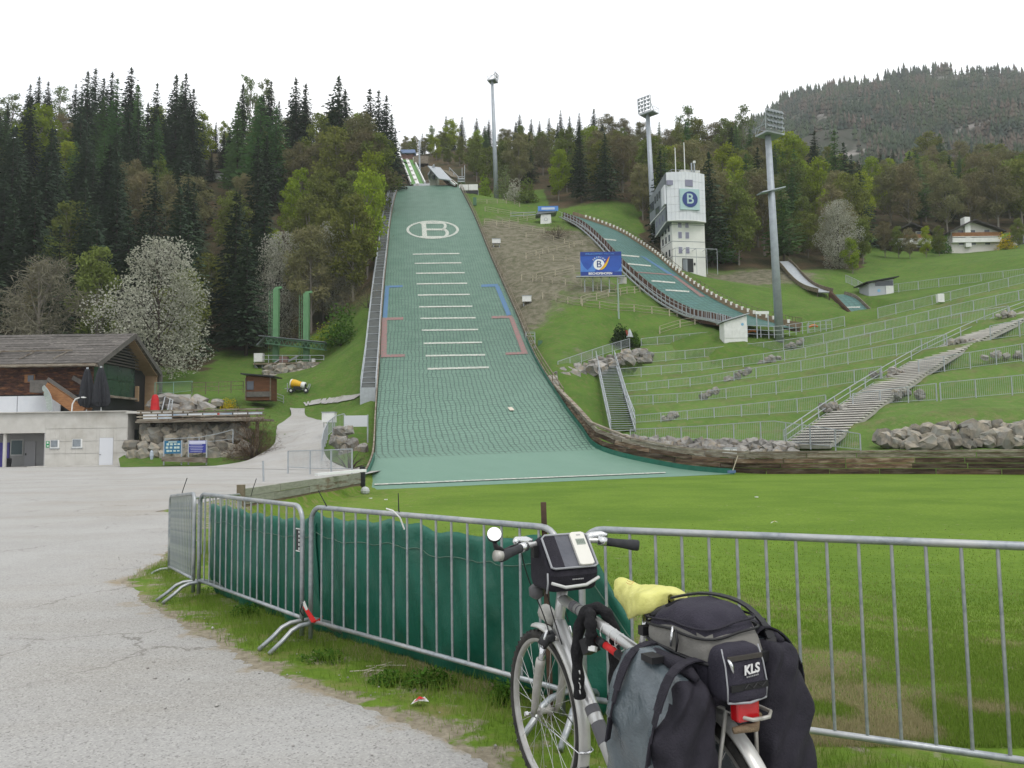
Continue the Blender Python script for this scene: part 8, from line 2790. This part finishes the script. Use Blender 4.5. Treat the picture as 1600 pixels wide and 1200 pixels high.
def wheel(x, nsp=28):
 c = (x, 0, .36)
 R_t = .36
 v, f = torus_arc(.318, c, 0, 2 * math.pi, [(-.011, -.012), (-.012, .012), (.004, .0135), (.010, .012), (.008, 0), (.010, -.012), (.004, -.0135), (-.011, -.012)], 72, True)
 w_ = MB().add(v, f).build('wheel', M('rim_alloy', (.46, .455, .44), (.38, .37, .35), scale=20, rough=.4, metal=.5), BIKE, True)
 tv_ = ringprof(.0215, 12, 1.0, .98)
 v, f = torus_arc(.3385, c, 0, 2 * math.pi, tv_, 96, True)
 ty_ = MB().add(v, f).build('tyre', RUB, w_, True)
 kn = MB()
 for k in range(110):
  a = 2 * math.pi * k / 110
  for y, ro in ((-.013, .0185), (.013, .0185), (0, .0215)):
   if (k % 2 == 0) == (y == 0): continue
   p_ = V((c[0] + (.3385 + ro) * math.cos(a), y, c[2] + (.3385 + ro) * math.sin(a)))
   kn.box(p_, (.006, .009, .009), Matrix.Rotation(-a, 3, 'Y'))
 tag(kn.build('tread_knobs', RUB, w_), kind='stuff')
 MB().tube([V((x, -.05, .36)), V((x, -.028, .36)), V((x, -.026, .36)), V((x, -.015, .36)), V((x, .015, .36)), V((x, .026, .36)), V((x, .028, .36)), V((x, .05, .36))], [.009, .012, .026, .014, .014, .026, .012, .009], 12).build('hub', SILD, w_, True)
 sp_ = M('spoke_steel', (.55, .55, .54), rough=.3, metal=.7)
 for k in range(nsp):
  a = 2 * math.pi * k / nsp
  s = 1 if k % 2 else -1
  a2 = a + (.55 if (k // 2) % 2 else -.55)
  p0 = V((x + .024 * math.cos(a2), .026 * s, .36 + .024 * math.sin(a2)))
  p1 = V((x + .308 * math.cos(a), .004 * s, .36 + .308 * math.sin(a)))
  MB().tube([p0, p1], .0012, 4, caps=False).build('spoke', sp_, w_)
 return w_
wf_ = wheel(1.10)
wheel(-.06)
MB().tube([hubf + V((0, -.085, 0)), hubf + V((0, .085, 0))], .006, 8).build('axle', CHR, BIKE)
MB().tube([hubf + V((0, .085, 0)), hubf + V((.0, .10, .0))], .011, 8).build('axle_nut', CHR, BIKE)
mg = [(.006, -.027), (.013, -.026), (.020, -.019), (.024, 0), (.020, .019), (.013, .026), (.006, .027), (.010, .024), (.017, .017), (.020, 0), (.017, -.017), (.010, -.024), (.006, -.027)]
MGM = M('silver_mudguard', (.60, .60, .58), (.50, .495, .47), scale=9, rough=.3, metal=.25, spec=.5, c3=(.38, .35, .30), scale3=7, lo3=.6, hi3=.85)
v, f = torus_arc(.368, (1.10, 0, .36), math.radians(78), math.radians(205), mg, 48)
MB().add(v, f).build('mudguard', MGM, BIKE, True)
v, f = torus_arc(.368, (1.10, 0, .36), math.radians(52), math.radians(80), [(a * 1.0, b * .9) for a, b in mg], 16)
v, f = torus_arc(.372, (-.06, 0, .36), math.radians(20), math.radians(208), mg, 64)
v = [(a, b, c) for a, b, c in v]
MB().add(v, f).build('mudguard', MGM, BIKE, True)
v, f = torus_arc(.370, (1.10, 0, .36), math.radians(198), math.radians(222), [(.004, -.031), (.016, -.026), (.023, 0), (.016, .026), (.004, .031)], 12)
fl = MB().add(v, f).build('mud_flap', M('smoky_flap', (.13, .13, .12), (.2, .19, .17), scale=9, rough=.5), BIKE, True)
fl.modifiers.new('t', 'SOLIDIFY').thickness = .004
v, f = torus_arc(.373, (1.10, 0, .36), math.radians(197), math.radians(204), [(.006, -.024), (.015, -.02), (.024, 0), (.015, .02), (.006, .024)], 6)
MB().add(v, f).build('flap_base', BLK, BIKE, True)
ms_ = V((1.10 + .392 * math.cos(math.radians(187)), 0, .36 + .392 * math.sin(math.radians(187))))
for s in (-1, 1):
 MB().tube([hubf + V((-.01, .078 * s, .005)), ms_ + V((0, .034 * s, 0)), ms_ + V((-.012, .012 * s, 0)), ms_ + V((-.01, 0, .0))], .003, 6).build('mudguard_stay', CHR, BIKE, True)
 MB().tube([V((-.06, .08 * s, .36)), V((-.42, .035 * s, .52))], .003, 6).build('mudguard_stay', CHR, BIKE, True)
MB().tube([ms_ + V((.004, -.03, .0)), ms_ + V((-.012, 0, .0)), ms_ + V((.004, .03, 0))], .006, 6).build('stay_bridge', CHR, BIKE, True)
for s in (-1, 1):
 MB().tube([cr0 + V((.02, .062 * s, -.045)), cr0 + V((-.012, .070 * s, .0)), cr0 + V((-.02, .055 * s, .055))], [.009, .008, .006], 8).build('brake_arm', CHR, BIKE, True)
hl = V((1.035, .0, .80))
MB().tube([hl + V((-.045, .0, -.02)), hl + V((-.02, 0, -.005)), hl + V((.02, 0, .01)), hl + V((.045, 0, .012)), hl + V((.05, 0, .012))], [.016, .030, .036, .037, .030], 14).build('headlight', SILD, BIKE, True)
MB().tube([cr0 + V((.02, .0, .02)), hl + V((-.02, 0, -.03))], .006, 6).build('lamp_bracket', BLK, BIKE)
lp = V((.985, .085, .93))
MB().tube([lp + V((0, 0, -.035)), lp + V((0, 0, -.02)), lp + V((0, 0, .015)), lp + V((0, 0, .03))], [.012, .034, .036, .02], 12).build('front_reflector', M('grey_pod', (.10, .10, .105), rough=.4), BIKE, True)
MB().tube([HT1, V((.872, 0, 1.02)), V((.90, 0, 1.12)), V((.925, 0, 1.145))], [.018, .018, .02, .02], 12).build('stem', SIL, BIKE, True)
bar = [V((.80, .34, 1.125)), V((.845, .26, 1.135)), V((.89, .17, 1.148)), V((.925, .08, 1.15)), V((.93, 0, 1.15)), V((.925, -.08, 1.15)), V((.89, -.17, 1.148)), V((.845, -.26, 1.135)), V((.80, -.34, 1.125))]
MB().tube(bar, .0125, 12).build('handlebar', SIL, BIKE, True)
for s in (1, -1):
 b0, b1, b2 = V((.798, .342 * s, 1.124)), V((.825, .295 * s, 1.130)), V((.868, .215 * s, 1.142))
 MB().tube([b0, b0.lerp(b1, .12), b0.lerp(b1, .6), b1, b1.lerp(b2, .6), b2], [.019, .0245, .0245, .0215, .0185, .019], 14).build('grip', GRPM, BIKE, True)
 MB().tube([b2, b2.lerp(V((.89, .17 * s, 1.148)), .8)], .0205, 12).build('twist_shifter', CHR, BIKE, True)
 q = V((.895, .165 * s, 1.158))
 MB().tube([q + V((.02, -.03 * s, .0)), q + V((.03, 0, .006)), q + V((.02, .05 * s, .012)), q + V((-.005, .065 * s, .008))], [.016, .021, .017, .010], 10).build('shift_pod', CHR, BIKE, True)
 MB().tube([q + V((.045, -.01 * s, -.005)), q + V((.055, .06 * s, -.02)), q + V((.02, .13 * s, -.035))], [.008, .007, .0055], 8).build('brake_lever', BLK if s > 0 else BLK, BIKE, True)
 MB().box(q + V((.005, -.035 * s, -.04)), (.03, .025, .05)).build('lever_clamp', BLK, BIKE)
mb_ = V((.798, .352, 1.135))
MB().tube([mb_ + V((0, -.02, -.008)), mb_ + V((-.005, .012, -.004))], [.021, .023], 12).build('bar_end_plug', SILD, BIKE, True)
MB().tube([mb_ + V((.01, -.03, .01)), mb_ + V((.012, .0, .028)), mb_ + V((.01, .008, .05))], [.011, .012, .009], 8).build('mirror_arm', BLK, BIKE, True)
mc = mb_ + V((.005, .010, .083))
view = (Matrix.Rotation(-BANG, 3, 'Z') @ (CAM - (BROOT + Matrix.Rotation(BANG, 3, 'Z') @ mc))).normalized()
nrm = (view * .8 + V((0, 0, .62)) + V((0, 0, 0))).normalized()
nrm = (view + V((-.2, 0, .45))).normalized()
a_ = nrm.cross(V((0, 0, 1))).normalized()
b_ = nrm.cross(a_)
for nm_, r_, o0, o1, m_ in (('mirror_shell', .0315, -.016, 0, BLK), ('mirror_glass', .0295, .0, .0035, M('mirror', (.95, .95, .95), rough=.03, metal=1.0))):
 MB().prism([mc + a_ * r_ * math.cos(k * math.pi / 16) + b_ * r_ * math.sin(k * math.pi / 16) + nrm * o0 for k in range(32)], nrm * (o1 - o0)).build(nm_, m_, BIKE)
for pts in ([(.905, .13, 1.13), (1.02, .14, 1.12), (1.04, .10, .98), (.985, .06, .84), (.94, .045, .745)], [(.905, -.13, 1.13), (1.03, -.12, 1.10), (1.0, -.06, .96), (.95, -.035, .86), (.90, -.028, .80)], [(.90, .10, 1.12), (1.0, .10, 1.05), (.985, .04, .93), (.94, .033, .84), (.85, .032, .72)]):
 cpts = [V(p) for p in catmull([list(p) for p in pts], 20)]
 MB().tube(cpts, .0027, 6).build('cable', BLK, BIKE, True)
MB().tube([V((.275, 0, .82)), V((.235, 0, .97))], .0135, 10).build('seat_post', CHR, BIKE, True)
sv = MB()
sp_pts = [(.40, .022, 1.045), (.34, .026, 1.05), (.28, .04, 1.052), (.22, .072, 1.056), (.16, .082, 1.06), (.12, .07, 1.055)]
MB().tube([V((x, 0, z - .055)) for x, w_, z in sp_pts], [w_ * .55 for x, w_, z in sp_pts], 12).build('saddle', BLK, BIKE, True)
rk = MB()
for s in (-1, 1):
 rk.tube([V((.24, .03 * s, .78)), V((.15, .05 * s, .79)), V((-.33, .055 * s, .785)), V((-.35, .03 * s, .78)), V((-.352, 0, .78))], .006, 8)
 rk.tube([V((-.26, .055 * s, .785)), V((-.24, .075 * s, .60)), V((-.15, .08 * s, .42)), V((-.02, .075 * s, .37))], .0065, 8)
 rk.tube([V((-.08, .055 * s, .785)), V((0, .075 * s, .40))], .006, 8)
for x in (-.28, -.16, -.04, .08):
 rk.tube([V((x, -.055, .785)), V((x, .055, .785))], .005, 6)
rk.build('luggage_rack', SILD, BIKE, True)
tl = V((-.315, .030, .80))
o = MB().box(tl, (.04, .082, .062)).build('tail_light', M('red_lens', (.42, .008, .012), rough=.15, spec=.6, coat=.5), BIKE)
bevel(o, .008, 2)
MB().box(tl + V((.03, 0, .015)), (.03, .07, .05)).build('lamp_bracket', BLK, BIKE)
MB().tube([tl + V((.0, .045, -.055)), tl + V((-.01, .01, -.05)), tl + V((-.008, -.03, -.055)), tl + V((.01, -.05, -.04)), tl + V((.0, -.055, -.02))], [.010, .013, .013, .012, .009], 8).build('rope_wrap', M('tan_rope', (.26, .19, .12), (.19, .14, .09), scale=30, rough=.9, bump=.8, bscale=60), BIKE, True)
v, f = torus_arc(.082, (.44, 0, .285), 0, 2 * math.pi, [(-.012, -.052), (.0, -.052), (.0, -.056), (-.012, -.056), (-.012, -.052)], 32, True)
MB().add(v, f).build('chain_ring', SILD, BIKE)
for s, a in ((-1, 2.2), (1, 2.2 + math.pi)):
 e = V((.44 + .17 * math.cos(a), .075 * s, .285 + .17 * math.sin(a)))
 MB().beam(V((.44, .065 * s, .285)), e, .014, .022, (0, 1, 0)).build('crank', SILD, BIKE)
 MB().box(e + V((0, .05 * s, 0)), (.09, .085, .025)).build('pedal', BLK, BIKE)
ch = MB()
for z0_, z1_ in ((.367, .40), (.203, .325)):
 ch.beam(V((.44, -.054, z0_)), V((-.06, -.054, z1_)), .008, .009)
ch.build('chain', M('oily_chain', (.06, .055, .05), rough=.5, metal=.5), BIKE)
MB().tube([V((.38, .05, .27)), V((.33, .19, .02))], .010, 8).build('kick_stand', SILD, BIKE, True)
def rbox(c, d, p=6.0, n=14, amp=0.0, nfreq=5.0, seed=0.0, taper=0.0, deform=None):
 """rounded box as a grid cube; returns (verts, faces, unit coords)"""
 vs, fs, uc = [], [], []
 idx = {}
 def vert(q):
  k = tuple(round(a, 5) for a in q)
  if k in idx: return idx[k]
  v_ = V(q)
  nn = (abs(v_.x) ** p + abs(v_.y) ** p + abs(v_.z) ** p) ** (1 / p)
  s = v_ / nn
  w_ = V((s.x * d[0] / 2 * (1 - taper * (s.z * .5 + .5)), s.y * d[1] / 2 * (1 - taper * (s.z * .5 + .5)), s.z * d[2] / 2))
  if deform: w_ = deform(w_, s)
  if amp:
   w_ = w_ + s.normalized() * amp * (mnoise.noise((w_.x * nfreq + seed, w_.y * nfreq, w_.z * nfreq)) + .5 * mnoise.noise((w_.x * nfreq * 2.6, w_.y * nfreq * 2.6 + seed, w_.z * nfreq * 2.6)))
  idx[k] = len(vs)
  vs.append(V(c) + w_)
  uc.append(s)
  return idx[k]
 g = [-1 + 2 * i / n for i in range(n + 1)]
 for ax in range(3):
  for sg in (-1, 1):
   for i in range(n):
    for j in range(n):
     qs = []
     for a, b in ((i, j), (i + 1, j), (i + 1, j + 1), (i, j + 1)):
      q = [0, 0, 0]
      q[ax] = sg; q[(ax + 1) % 3] = g[a]; q[(ax + 2) % 3] = g[b]
      qs.append(vert(q))
     fs.append(tuple(qs) if sg > 0 else tuple(reversed(qs)))
 return vs, fs, uc
def build_split(vs, fs, uc, test, name_a, mat_a, name_b, mat_b, parent):
 """two meshes from one shell, divided by test(centre unit coord)"""
 A, B = [], []
 for f in fs:
  c = sum((uc[i] for i in f), V((0, 0, 0))) / len(f)
  (A if test(c) else B).append(f)
 res = []
 for nm_, fl_, m_ in ((name_a, A, mat_a), (name_b, B, mat_b)):
  used = sorted({i for f in fl_ for i in f})
  mp_ = {i: k for k, i in enumerate(used)}
  res.append(MB().add([vs[i] for i in used], [tuple(mp_[i] for i in f) for f in fl_]).build(nm_, m_, parent, True))
 return res
def strap(pts, w_, name, mat, parent, t_=.004, up=(0, 0, 1)):
 mb = MB()
 pts = [V(p) for p in catmull([list(p) for p in pts], 16)]
 for a, b in zip(pts[:-1], pts[1:]): mb.beam(a, b + (b - a) * .08, w_, t_, up)
 return mb.build(name, mat, parent)
for s, lab in ((1, 'grey and black roll top pannier hanging on the mirror side of the rack'), (-1, 'black and grey roll top pannier hanging on the rack beside the long barrier')):
 PN = bthing('pannier_bag', lab, 'pannier')
 top = .912 if s > 0 else .985
 cz_ = (.36 + top) / 2
 hh_ = top - .36
 def dfm(w_, q):
  k = max(0, (q.z - .35) / .65)
  w_.y *= 1 - .45 * k
  w_.x *= 1 + .07 * k - .10 * max(0, -q.z)
  w_.y += -.03 * k * s
  w_.z += .02 * math.sin(q.x * 3) * k
  w_.y += .014 * math.sin(q.x * 9 + q.z * 7) * max(0, q.z + .3) * (1 - k) + s * .006 * math.sin(q.z * 11 - q.x * 5)
  w_.x += .008 * math.sin(q.z * 9 + q.y * 6)
  return w_
 vs, fs, uc = rbox((-.10 if s > 0 else -.115, (.188 if s > 0 else .172) * s, cz_), (.375, .215 if s > 0 else .20, hh_), 5.5, 24, .013, 8, 3.0 * s, 0, dfm)
 bp, gp = build_split(vs, fs, uc, lambda c: c.x < (-.62 if s > 0 else -.45) - .08 * c.z or (c.y * s < -.5 and s > 0 and False), 'black_panel', CLO, 'grey_panel', VIN, PN)
 MB().prism([V((-.306, (.185 + .03) * s, .44)), V((-.306, (.185 + .10) * s, .44)), V((-.306, (.185 + .10) * s, .475)), V((-.306, (.185 + .03) * s, .475))], (-.008, 0, 0)).build('reflector', REF, PN)
 MB().tube([V((-.27, .165 * s, top - .02)), V((-.2, .16 * s, top - .002)), V((-.05, .16 * s, top - .004)), V((.04, .165 * s, top - .03))], [.010, .024, .024, .010], 10).build('rolled_closure', CLO, PN, True)
 for x in (-.235, -.01):
  strap([(x + .02, .06 * s, top - .05), (x + .01, .12 * s, top + .02), (x, (.225 if s > 0 else .20) * s, top + (.0 if s > 0 else -.015)), (x - .005, (.29 if s > 0 else .252) * s, top - .11), (x + .015, (.312 if s > 0 else .272) * s, top - .26)], .034, 'strap', CLO, PN, .005, (1, 0, 0) if False else (0, 0, 1))
 MB().box(V((-.10, .205 * s, top + .005)), (.06, .045, .02)).build('buckle', BLK, PN)
RBG = bthing('rack_bag', 'dark top bag with grey middle band and a small rear pocket on the rack', 'bag')
def dfr(w_, q):
 w_.z += -.035 * q.x * max(0, q.z) * 0 + .018 * (1 - q.x * q.x) * max(0, q.z)
 w_.y *= 1 - .10 * max(0, q.z)
 w_.x *= 1 - .05 * max(0, q.z)
 w_.z += -.05 * max(0, q.x) * max(0, q.z) - .02 * max(0, q.y) * max(0, q.z)
 w_.x += .03 * max(0, q.z)
 return w_
vs, fs, uc = rbox((-.095, 0, .918), (.37, .25, .285), 4.2, 22, .014, 9, 5.0, 0, dfr)
rest, mid_ = build_split(vs, fs, uc, lambda c: not (.10 < c.z < .62), 'dark_shell', CLOV, 'grey_band', GRC, RBG)
def ring_at(zc, k=1.012):
 pts = []
 for i in range(40):
  a = 2 * math.pi * i / 40
  x, y = math.cos(a), math.sin(a)
  nn = (abs(x) ** 5 + abs(y) ** 5) ** .2
  fz_ = 1 - .10 * max(0, (zc - .918) / .143)
  pts.append(V((-.095 + .03 * max(0, (zc - .918) / .143) + x / nn * .185 * k * (1 - .05 * max(0, (zc - .918) / .143)), y / nn * .125 * k * fz_, zc + .006 * math.sin(a * 2) - (.05 * max(0, x) + .02 * max(0, y)) * max(0, (zc - .918) / .143))))
 return pts
MB().tube(ring_at(1.006), .0045, 6, closed=True).build('top_zip', BLK, RBG, True)
MB().tube(ring_at(.930), .006, 6, closed=True).build('lower_zip', BLK, RBG, True)
MB().tube(ring_at(1.034, .985), .004, 6, closed=True).build('lid_seam', CLO, RBG, True)
MB().tube([V((-.10, .125, 1.005)), V((-.105, .133, .975)), V((-.10, .135, .945))], [.004, .006, .004], 6).build('zip_pull', CHR, RBG, True)
MB().tube([V((-.12, .128, 1.0)), V((-.135, .134, .97)), V((-.13, .136, .935))], [.003, .005, .003], 6).build('zip_pull', BLK, RBG, True)
strap([(.05, .02, 1.06), (-.05, -.05, 1.085), (-.16, -.11, 1.065), (-.24, -.14, .99), (-.27, -.12, .92)], .03, 'carry_strap', BLK, RBG, .006)
strap([(.06, .04, 1.0), (.03, .05, 1.035), (-.01, .03, 1.06), (-.05, .0, 1.06)], .028, 'carry_handle', BLK, RBG, .012)
MB().tube([V((.06, .09, 1.0)), V((.07, .06, 1.015)), V((.05, .03, 1.03)), V((.03, .06, 1.03)), V((.05, .10, 1.005))], .013, 8).build('bunched_strap', BLK, RBG, True)
MB().box(V((-.275, -.085, .93)), (.02, .06, .03), rot3(.2)).build('buckle', BLK, RBG)
MB().box(V((.095, .10, .95)), (.03, .04, .03)).build('buckle', BLK, RBG)
PC = V((-.285, .036, .905))
def pq(x, y, z):
 """pocket frame: x outwards, y across, z up, around the pocket centre"""
 return V((PC.x - x, PC.y + y, PC.z + z))
vs, fs, uc = rbox(tuple(PC), (.10, .152, .16), 6, 12, .005, 12, 2.0, 0, lambda w_, q: V((w_.x * (1 - .28 * q.z) - .004, w_.y * (1 - .05 * q.z), w_.z)))
pk = MB().add(vs, fs).build('rear_pocket', CLOV, RBG, True)
MB().box(pq(.046, 0, .05), (.008, .125, .013)).build('pocket_zip', M('brown_black_zip', (.05, .045, .04), rough=.6), pk)
for s in (-1, 1):
 MB().tube([pq(.025, .068 * s, .076), pq(.043, .070 * s, .03), pq(.054, .073 * s, -.03), pq(.05, .071 * s, -.072)], .0026, 6).build('piping', PIP, pk, True)
MB().tube([pq(.05, -.071, -.072), pq(.062, 0, -.076), pq(.05, .071, -.072)], .0036, 6).build('piping', PIP, pk, True)
MB().tube([pq(.045, .060, .05), pq(.055, .058, .036), pq(.058, .055, .014)], [.005, .006, .0035], 6).build('zip_pull', CHR, pk, True)
MB().beam(pq(.060, .066, -.03), pq(.060, -.070, -.03), .006, .018).build('webbing', BLK, pk)
MB().tube([pq(.064, .02 - .016 * k, -.03 + (.008 if k % 2 else -.005)) for k in range(6)], .002, 5).build('elastic_cord', BLK, pk)
wl = M('pale_lettering', (.62, .62, .62), rough=.5)
lettering('KLS', .036, pq(.0575, -.012, .016), (0, -1, .08), (.12, .08, 1), wl, pk, .0015, shear=.25, bold=.001)
mbx = MB()
for k in range(7):
 mbx.box(pq(.058, .004 - .0066 * k, -.004 + .0005 * k), (.002, .0042, .004))
mbx.build('small_print', M('grey_small_print', (.30, .30, .31), rough=.6), pk)
SC = bthing('saddle_cover', 'crumpled pale yellow plastic cover pulled over the bicycle saddle', 'saddle cover')
prof_s = [(.425, .004, 1.058, .02), (.42, .026, 1.062, .04), (.39, .034, 1.070, .060), (.34, .040, 1.068, .075), (.28, .058, 1.066, .095), (.22, .088, 1.070, .10), (.16, .102, 1.078, .085), (.115, .095, 1.078, .07), (.085, .06, 1.070, .05), (.08, .01, 1.062, .03)]
D_ = catmull([list(p) for p in prof_s], 40)
vs = []
for i, (x, w_, z, hgt) in enumerate(D_):
 for j in range(25):
  a = math.pi * (-.08 + 1.16 * j / 24)
  yy = math.cos(a) * w_
  zz = z - hgt + math.sin(max(0, min(math.pi, a))) ** .6 * hgt if 0 <= a <= math.pi else z - hgt - .008
  n_ = mnoise.noise((x * 28, yy * 26, zz * 26)) * .006 + mnoise.noise((x * 60, yy * 60, 3)) * .0025
  dip = -.012 * math.exp(-((x - .30) / .05) ** 2) * math.exp(-(yy / .02) ** 2)
  vs.append((x + n_, yy + n_, zz + n_ + dip))
o = MB().add(vs, [tuple(int(q) for q in f) for f in grid_faces(40, 25)]).build('cover', M('pale_yellow_plastic', (.78, .765, .28), (.70, .69, .22), scale=14, rough=.4, trans=.2, bump=.4, bscale=25), SC, True)
o.modifiers.new('t', 'SOLIDIFY').thickness = .002
mb = MB()
for pts in ([(.33, .02, 1.071), (.31, .024, 1.069), (.30, .015, 1.0685)], [(.31, .005, 1.0695), (.29, .02, 1.068), (.285, .03, 1.065), (.30, .033, 1.063), (.32, .03, 1.065)]):
 mb.tube([V(p) + V((0, 0, .0035)) for p in catmull([list(p) for p in pts], 10)], .0009, 4)
mb.build('faint_red_print', M('faded_red', (.5, .2, .06), rough=.6), SC)
HB = bthing('handlebar_bag', 'black handlebar bag with a grey lid and reflective strip', 'bag')
side = [(.80, .955), (.775, 1.025), (.778, 1.045), (.885, 1.178), (.905, 1.185), (.985, 1.15), (.985, .99), (.96, .955)]
wy = .120
def hb_sec(y, k):
 cx_, cz_ = .88, 1.06
 return [V((cx_ + (x - cx_) * k, y, cz_ + (z - cz_) * k)) for x, z in side]
secs = [hb_sec(-wy, .86), hb_sec(-wy + .012, .96), hb_sec(-wy + .035, 1), hb_sec(0, 1.01), hb_sec(wy - .035, 1), hb_sec(wy - .012, .96), hb_sec(wy, .86)]
k = len(side)
fs = [(i * k + j, i * k + (j + 1) % k, (i + 1) * k + (j + 1) % k, (i + 1) * k + j) for i in range(len(secs) - 1) for j in range(k)] + [tuple(range(k - 1, -1, -1)), tuple((len(secs) - 1) * k + j for j in range(k))]
o = MB().add([p for s_ in secs for p in s_], fs).build('body', CLO, HB)
bevel(o, .006, 2)
l0, l1 = V((.776, 0, 1.050)), V((.886, 0, 1.184))
ln_ = (l1 - l0)
nl = V((-ln_.z, 0, ln_.x)).normalized()
lid = []
for u_, y in ((.02, -.095), (.06, -.112), (.9, -.112), (.98, -.095), (.98, .095), (.9, .112), (.06, .112), (.02, .095)):
 lid.append(l0 + ln_ * u_ + V((0, y, 0)) + nl * .002)
lo_ = MB().prism(lid, nl * .006).build('lid', LIDG, HB)
MB().tube([p + nl * .007 for p in lid], .005, 8, closed=True).build('piping', PIP, HB, True)
mp_ = l0 + ln_ * .5
m3 = Matrix((V((0, -1, 0)), ln_.normalized(), nl)).transposed()
MB().box(mp_ + V((0, .077, 0)) + nl * .0095, (.055, .155, .004), m3).build('dark_mesh_pocket', CLO, HB)
MB().tube([V((.772, .115, 1.0)), V((.770, .05, .978)), V((.770, -.05, .981)), V((.772, -.115, 1.008))], .0075, 6).build('reflective_strip', REF, HB, True)
mb = MB()
for q in range(7): mb.box(V((.7735, .012 - .008 * q, 1.008)), (.002, .0055, .005))
mb.build('small_print', M('grey_print', (.35, .35, .36), rough=.6), HB)
MB().tube([V((.79, .125, 1.04)), V((.782, .128, 1.0)), V((.79, .13, .955))], .004, 6).build('draw_cord', PIP, HB, True)
DV = bthing('electronic_device', 'flat white handheld device with a grey display lying on the bag lid', 'device')
dvp = []
for u_, y in ((.06, -.02), (.03, -.033), (.03, -.08), (.06, -.092), (.93, -.092), (.98, -.08), (.98, -.033), (.93, -.02)):
 dvp.append(l0 + ln_ * u_ + V((0, y, 0)) + nl * .009)
o = MB().prism(dvp, nl * .016).build('case', M('ivory_plastic', (.66, .65, .60), rough=.35), DV)
bevel(o, .003, 2)
MB().box(l0 + ln_ * .68 + V((0, -.06, 0)) + nl * .0255, (.044, .03, .002), m3).build('display', M('grey_green_display', (.30, .34, .30), rough=.2), DV)
mb = MB()
for q in range(5): mb.box(l0 + ln_ * .68 + V((0, -.044 - .008 * q, 0)) + nl * .0268, (.005, .02, .001), m3)
mb.build('digits', M('display_digit', (.16, .19, .16), rough=.4), DV)
MB().box(l0 + ln_ * .88 + V((0, -.06, 0)) + nl * .0255, (.02, .006, .001), m3).build('small_print', M('grey_mark', (.35, .35, .35), rough=.5), DV)
LK = bthing('chain_lock', 'black cloth covered chain lock hung over the top tube', 'lock')
lkp = [(.655, .055, .555), (.655, .060, .62), (.66, .062, .72), (.655, .055, .82), (.635, .035, .895), (.60, .0, .918), (.565, -.025, .90), (.545, -.045, .84), (.55, -.05, .74), (.555, -.05, .64), (.56, -.045, .56)]
LC = M('lock_sleeve_cloth', (.010, .010, .012), (.018, .018, .02), scale=16, rough=.9, bump=.6, bscale=45)
MB().tube([V(p) for p in catmull([list(p) for p in lkp], 60)], [.024 + .003 * math.sin(i * 1.1) for i in range(60)], 12).build('sleeve', LC, LK, True)
lk2 = [(.60, .03, .90), (.575, .045, .895), (.56, .05, .83), (.575, .04, .79), (.60, .02, .80)]
MB().tube([V(p) for p in catmull([list(p) for p in lk2], 24)], [.024 + .004 * math.sin(i * 1.7) for i in range(24)], 10).build('knotted_end', LC, LK, True)
MB().box(V((.60, .035, .775)), (.06, .045, .06), rot3(.4, .2, .5)).build('lock_body', BLK, LK)
for k, chh in enumerate('STAS'):
 lettering(chh, .036, (.6315, .066, .665 - .026 * k), (-.25, -.1, -1), (.75, -.65, -.15), M('white_lock_print', (.62, .62, .62), rough=.6) if k == 0 else bpy.data.materials['white_lock_print'], LK, .001, bold=.001)
for k, chh in enumerate('SA'):
 lettering(chh, .034, (.527, -.030, .61 - .026 * k), (-.25, -.1, -1), (.75, -.65, -.15), bpy.data.materials['white_lock_print'], LK, .001, bold=.001)
PU = bthing('bicycle_pump', 'black and red hand pump tied under the top tube', 'pump')
pa_, pb_ = V((.565, .030, .812)), V((.27, .034, .775))
MB().tube([pa_, pa_.lerp(pb_, .10)], .013, 10).build('red_tip', MT['red'], PU, True)
MB().tube([pa_.lerp(pb_, .10), pa_.lerp(pb_, .28)], .017, 10).build('collar', BLK, PU, True)
MB().tube([pa_.lerp(pb_, .28), pa_.lerp(pb_, .58)], .0145, 10).build('red_barrel', MT['red'], PU, True)
MB().tube([pa_.lerp(pb_, .58), pb_], .017, 10).build('handle', BLK, PU, True)
mb = MB()
for x in (.53, .47, .42):
 zt_ = .815 + (x - .285) * .145
 mb.tube([V((x + .026 * 0, .026 * math.cos(a), zt_ - .012 + .034 * math.sin(a))) for a in np.linspace(0, 2 * math.pi, 13)], .0022, 5)
mb.build('cable_ties', MT['white'], PU, True)
MB().box(V((.55, .05, .775)), (.03, .02, .02), rot3(.5, .4)).build('white_tag', MT['white'], PU)
# ================================================================== HAZE
hz = MB().box((0, 500, 198.5), (3500, 4300, 403)).build('haze', None)
hm = bpy.data.materials.new('valley_haze')
hm.use_nodes = True
hm.node_tree.nodes.clear()
ho = hm.node_tree.nodes.new('ShaderNodeOutputMaterial')
hp = hm.node_tree.nodes.new('ShaderNodeVolumePrincipled')
hp.inputs['Color'].default_value = (.93, .96, 1.0, 1)
hp.inputs['Density'].default_value = .0002
hp.inputs['Anisotropy'].default_value = .2
hm.node_tree.links.new(hp.outputs[0], ho.inputs['Volume'])
hz.data.materials.append(hm)
tag(hz, 'thin pale haze filling the valley', None, kind='stuff')
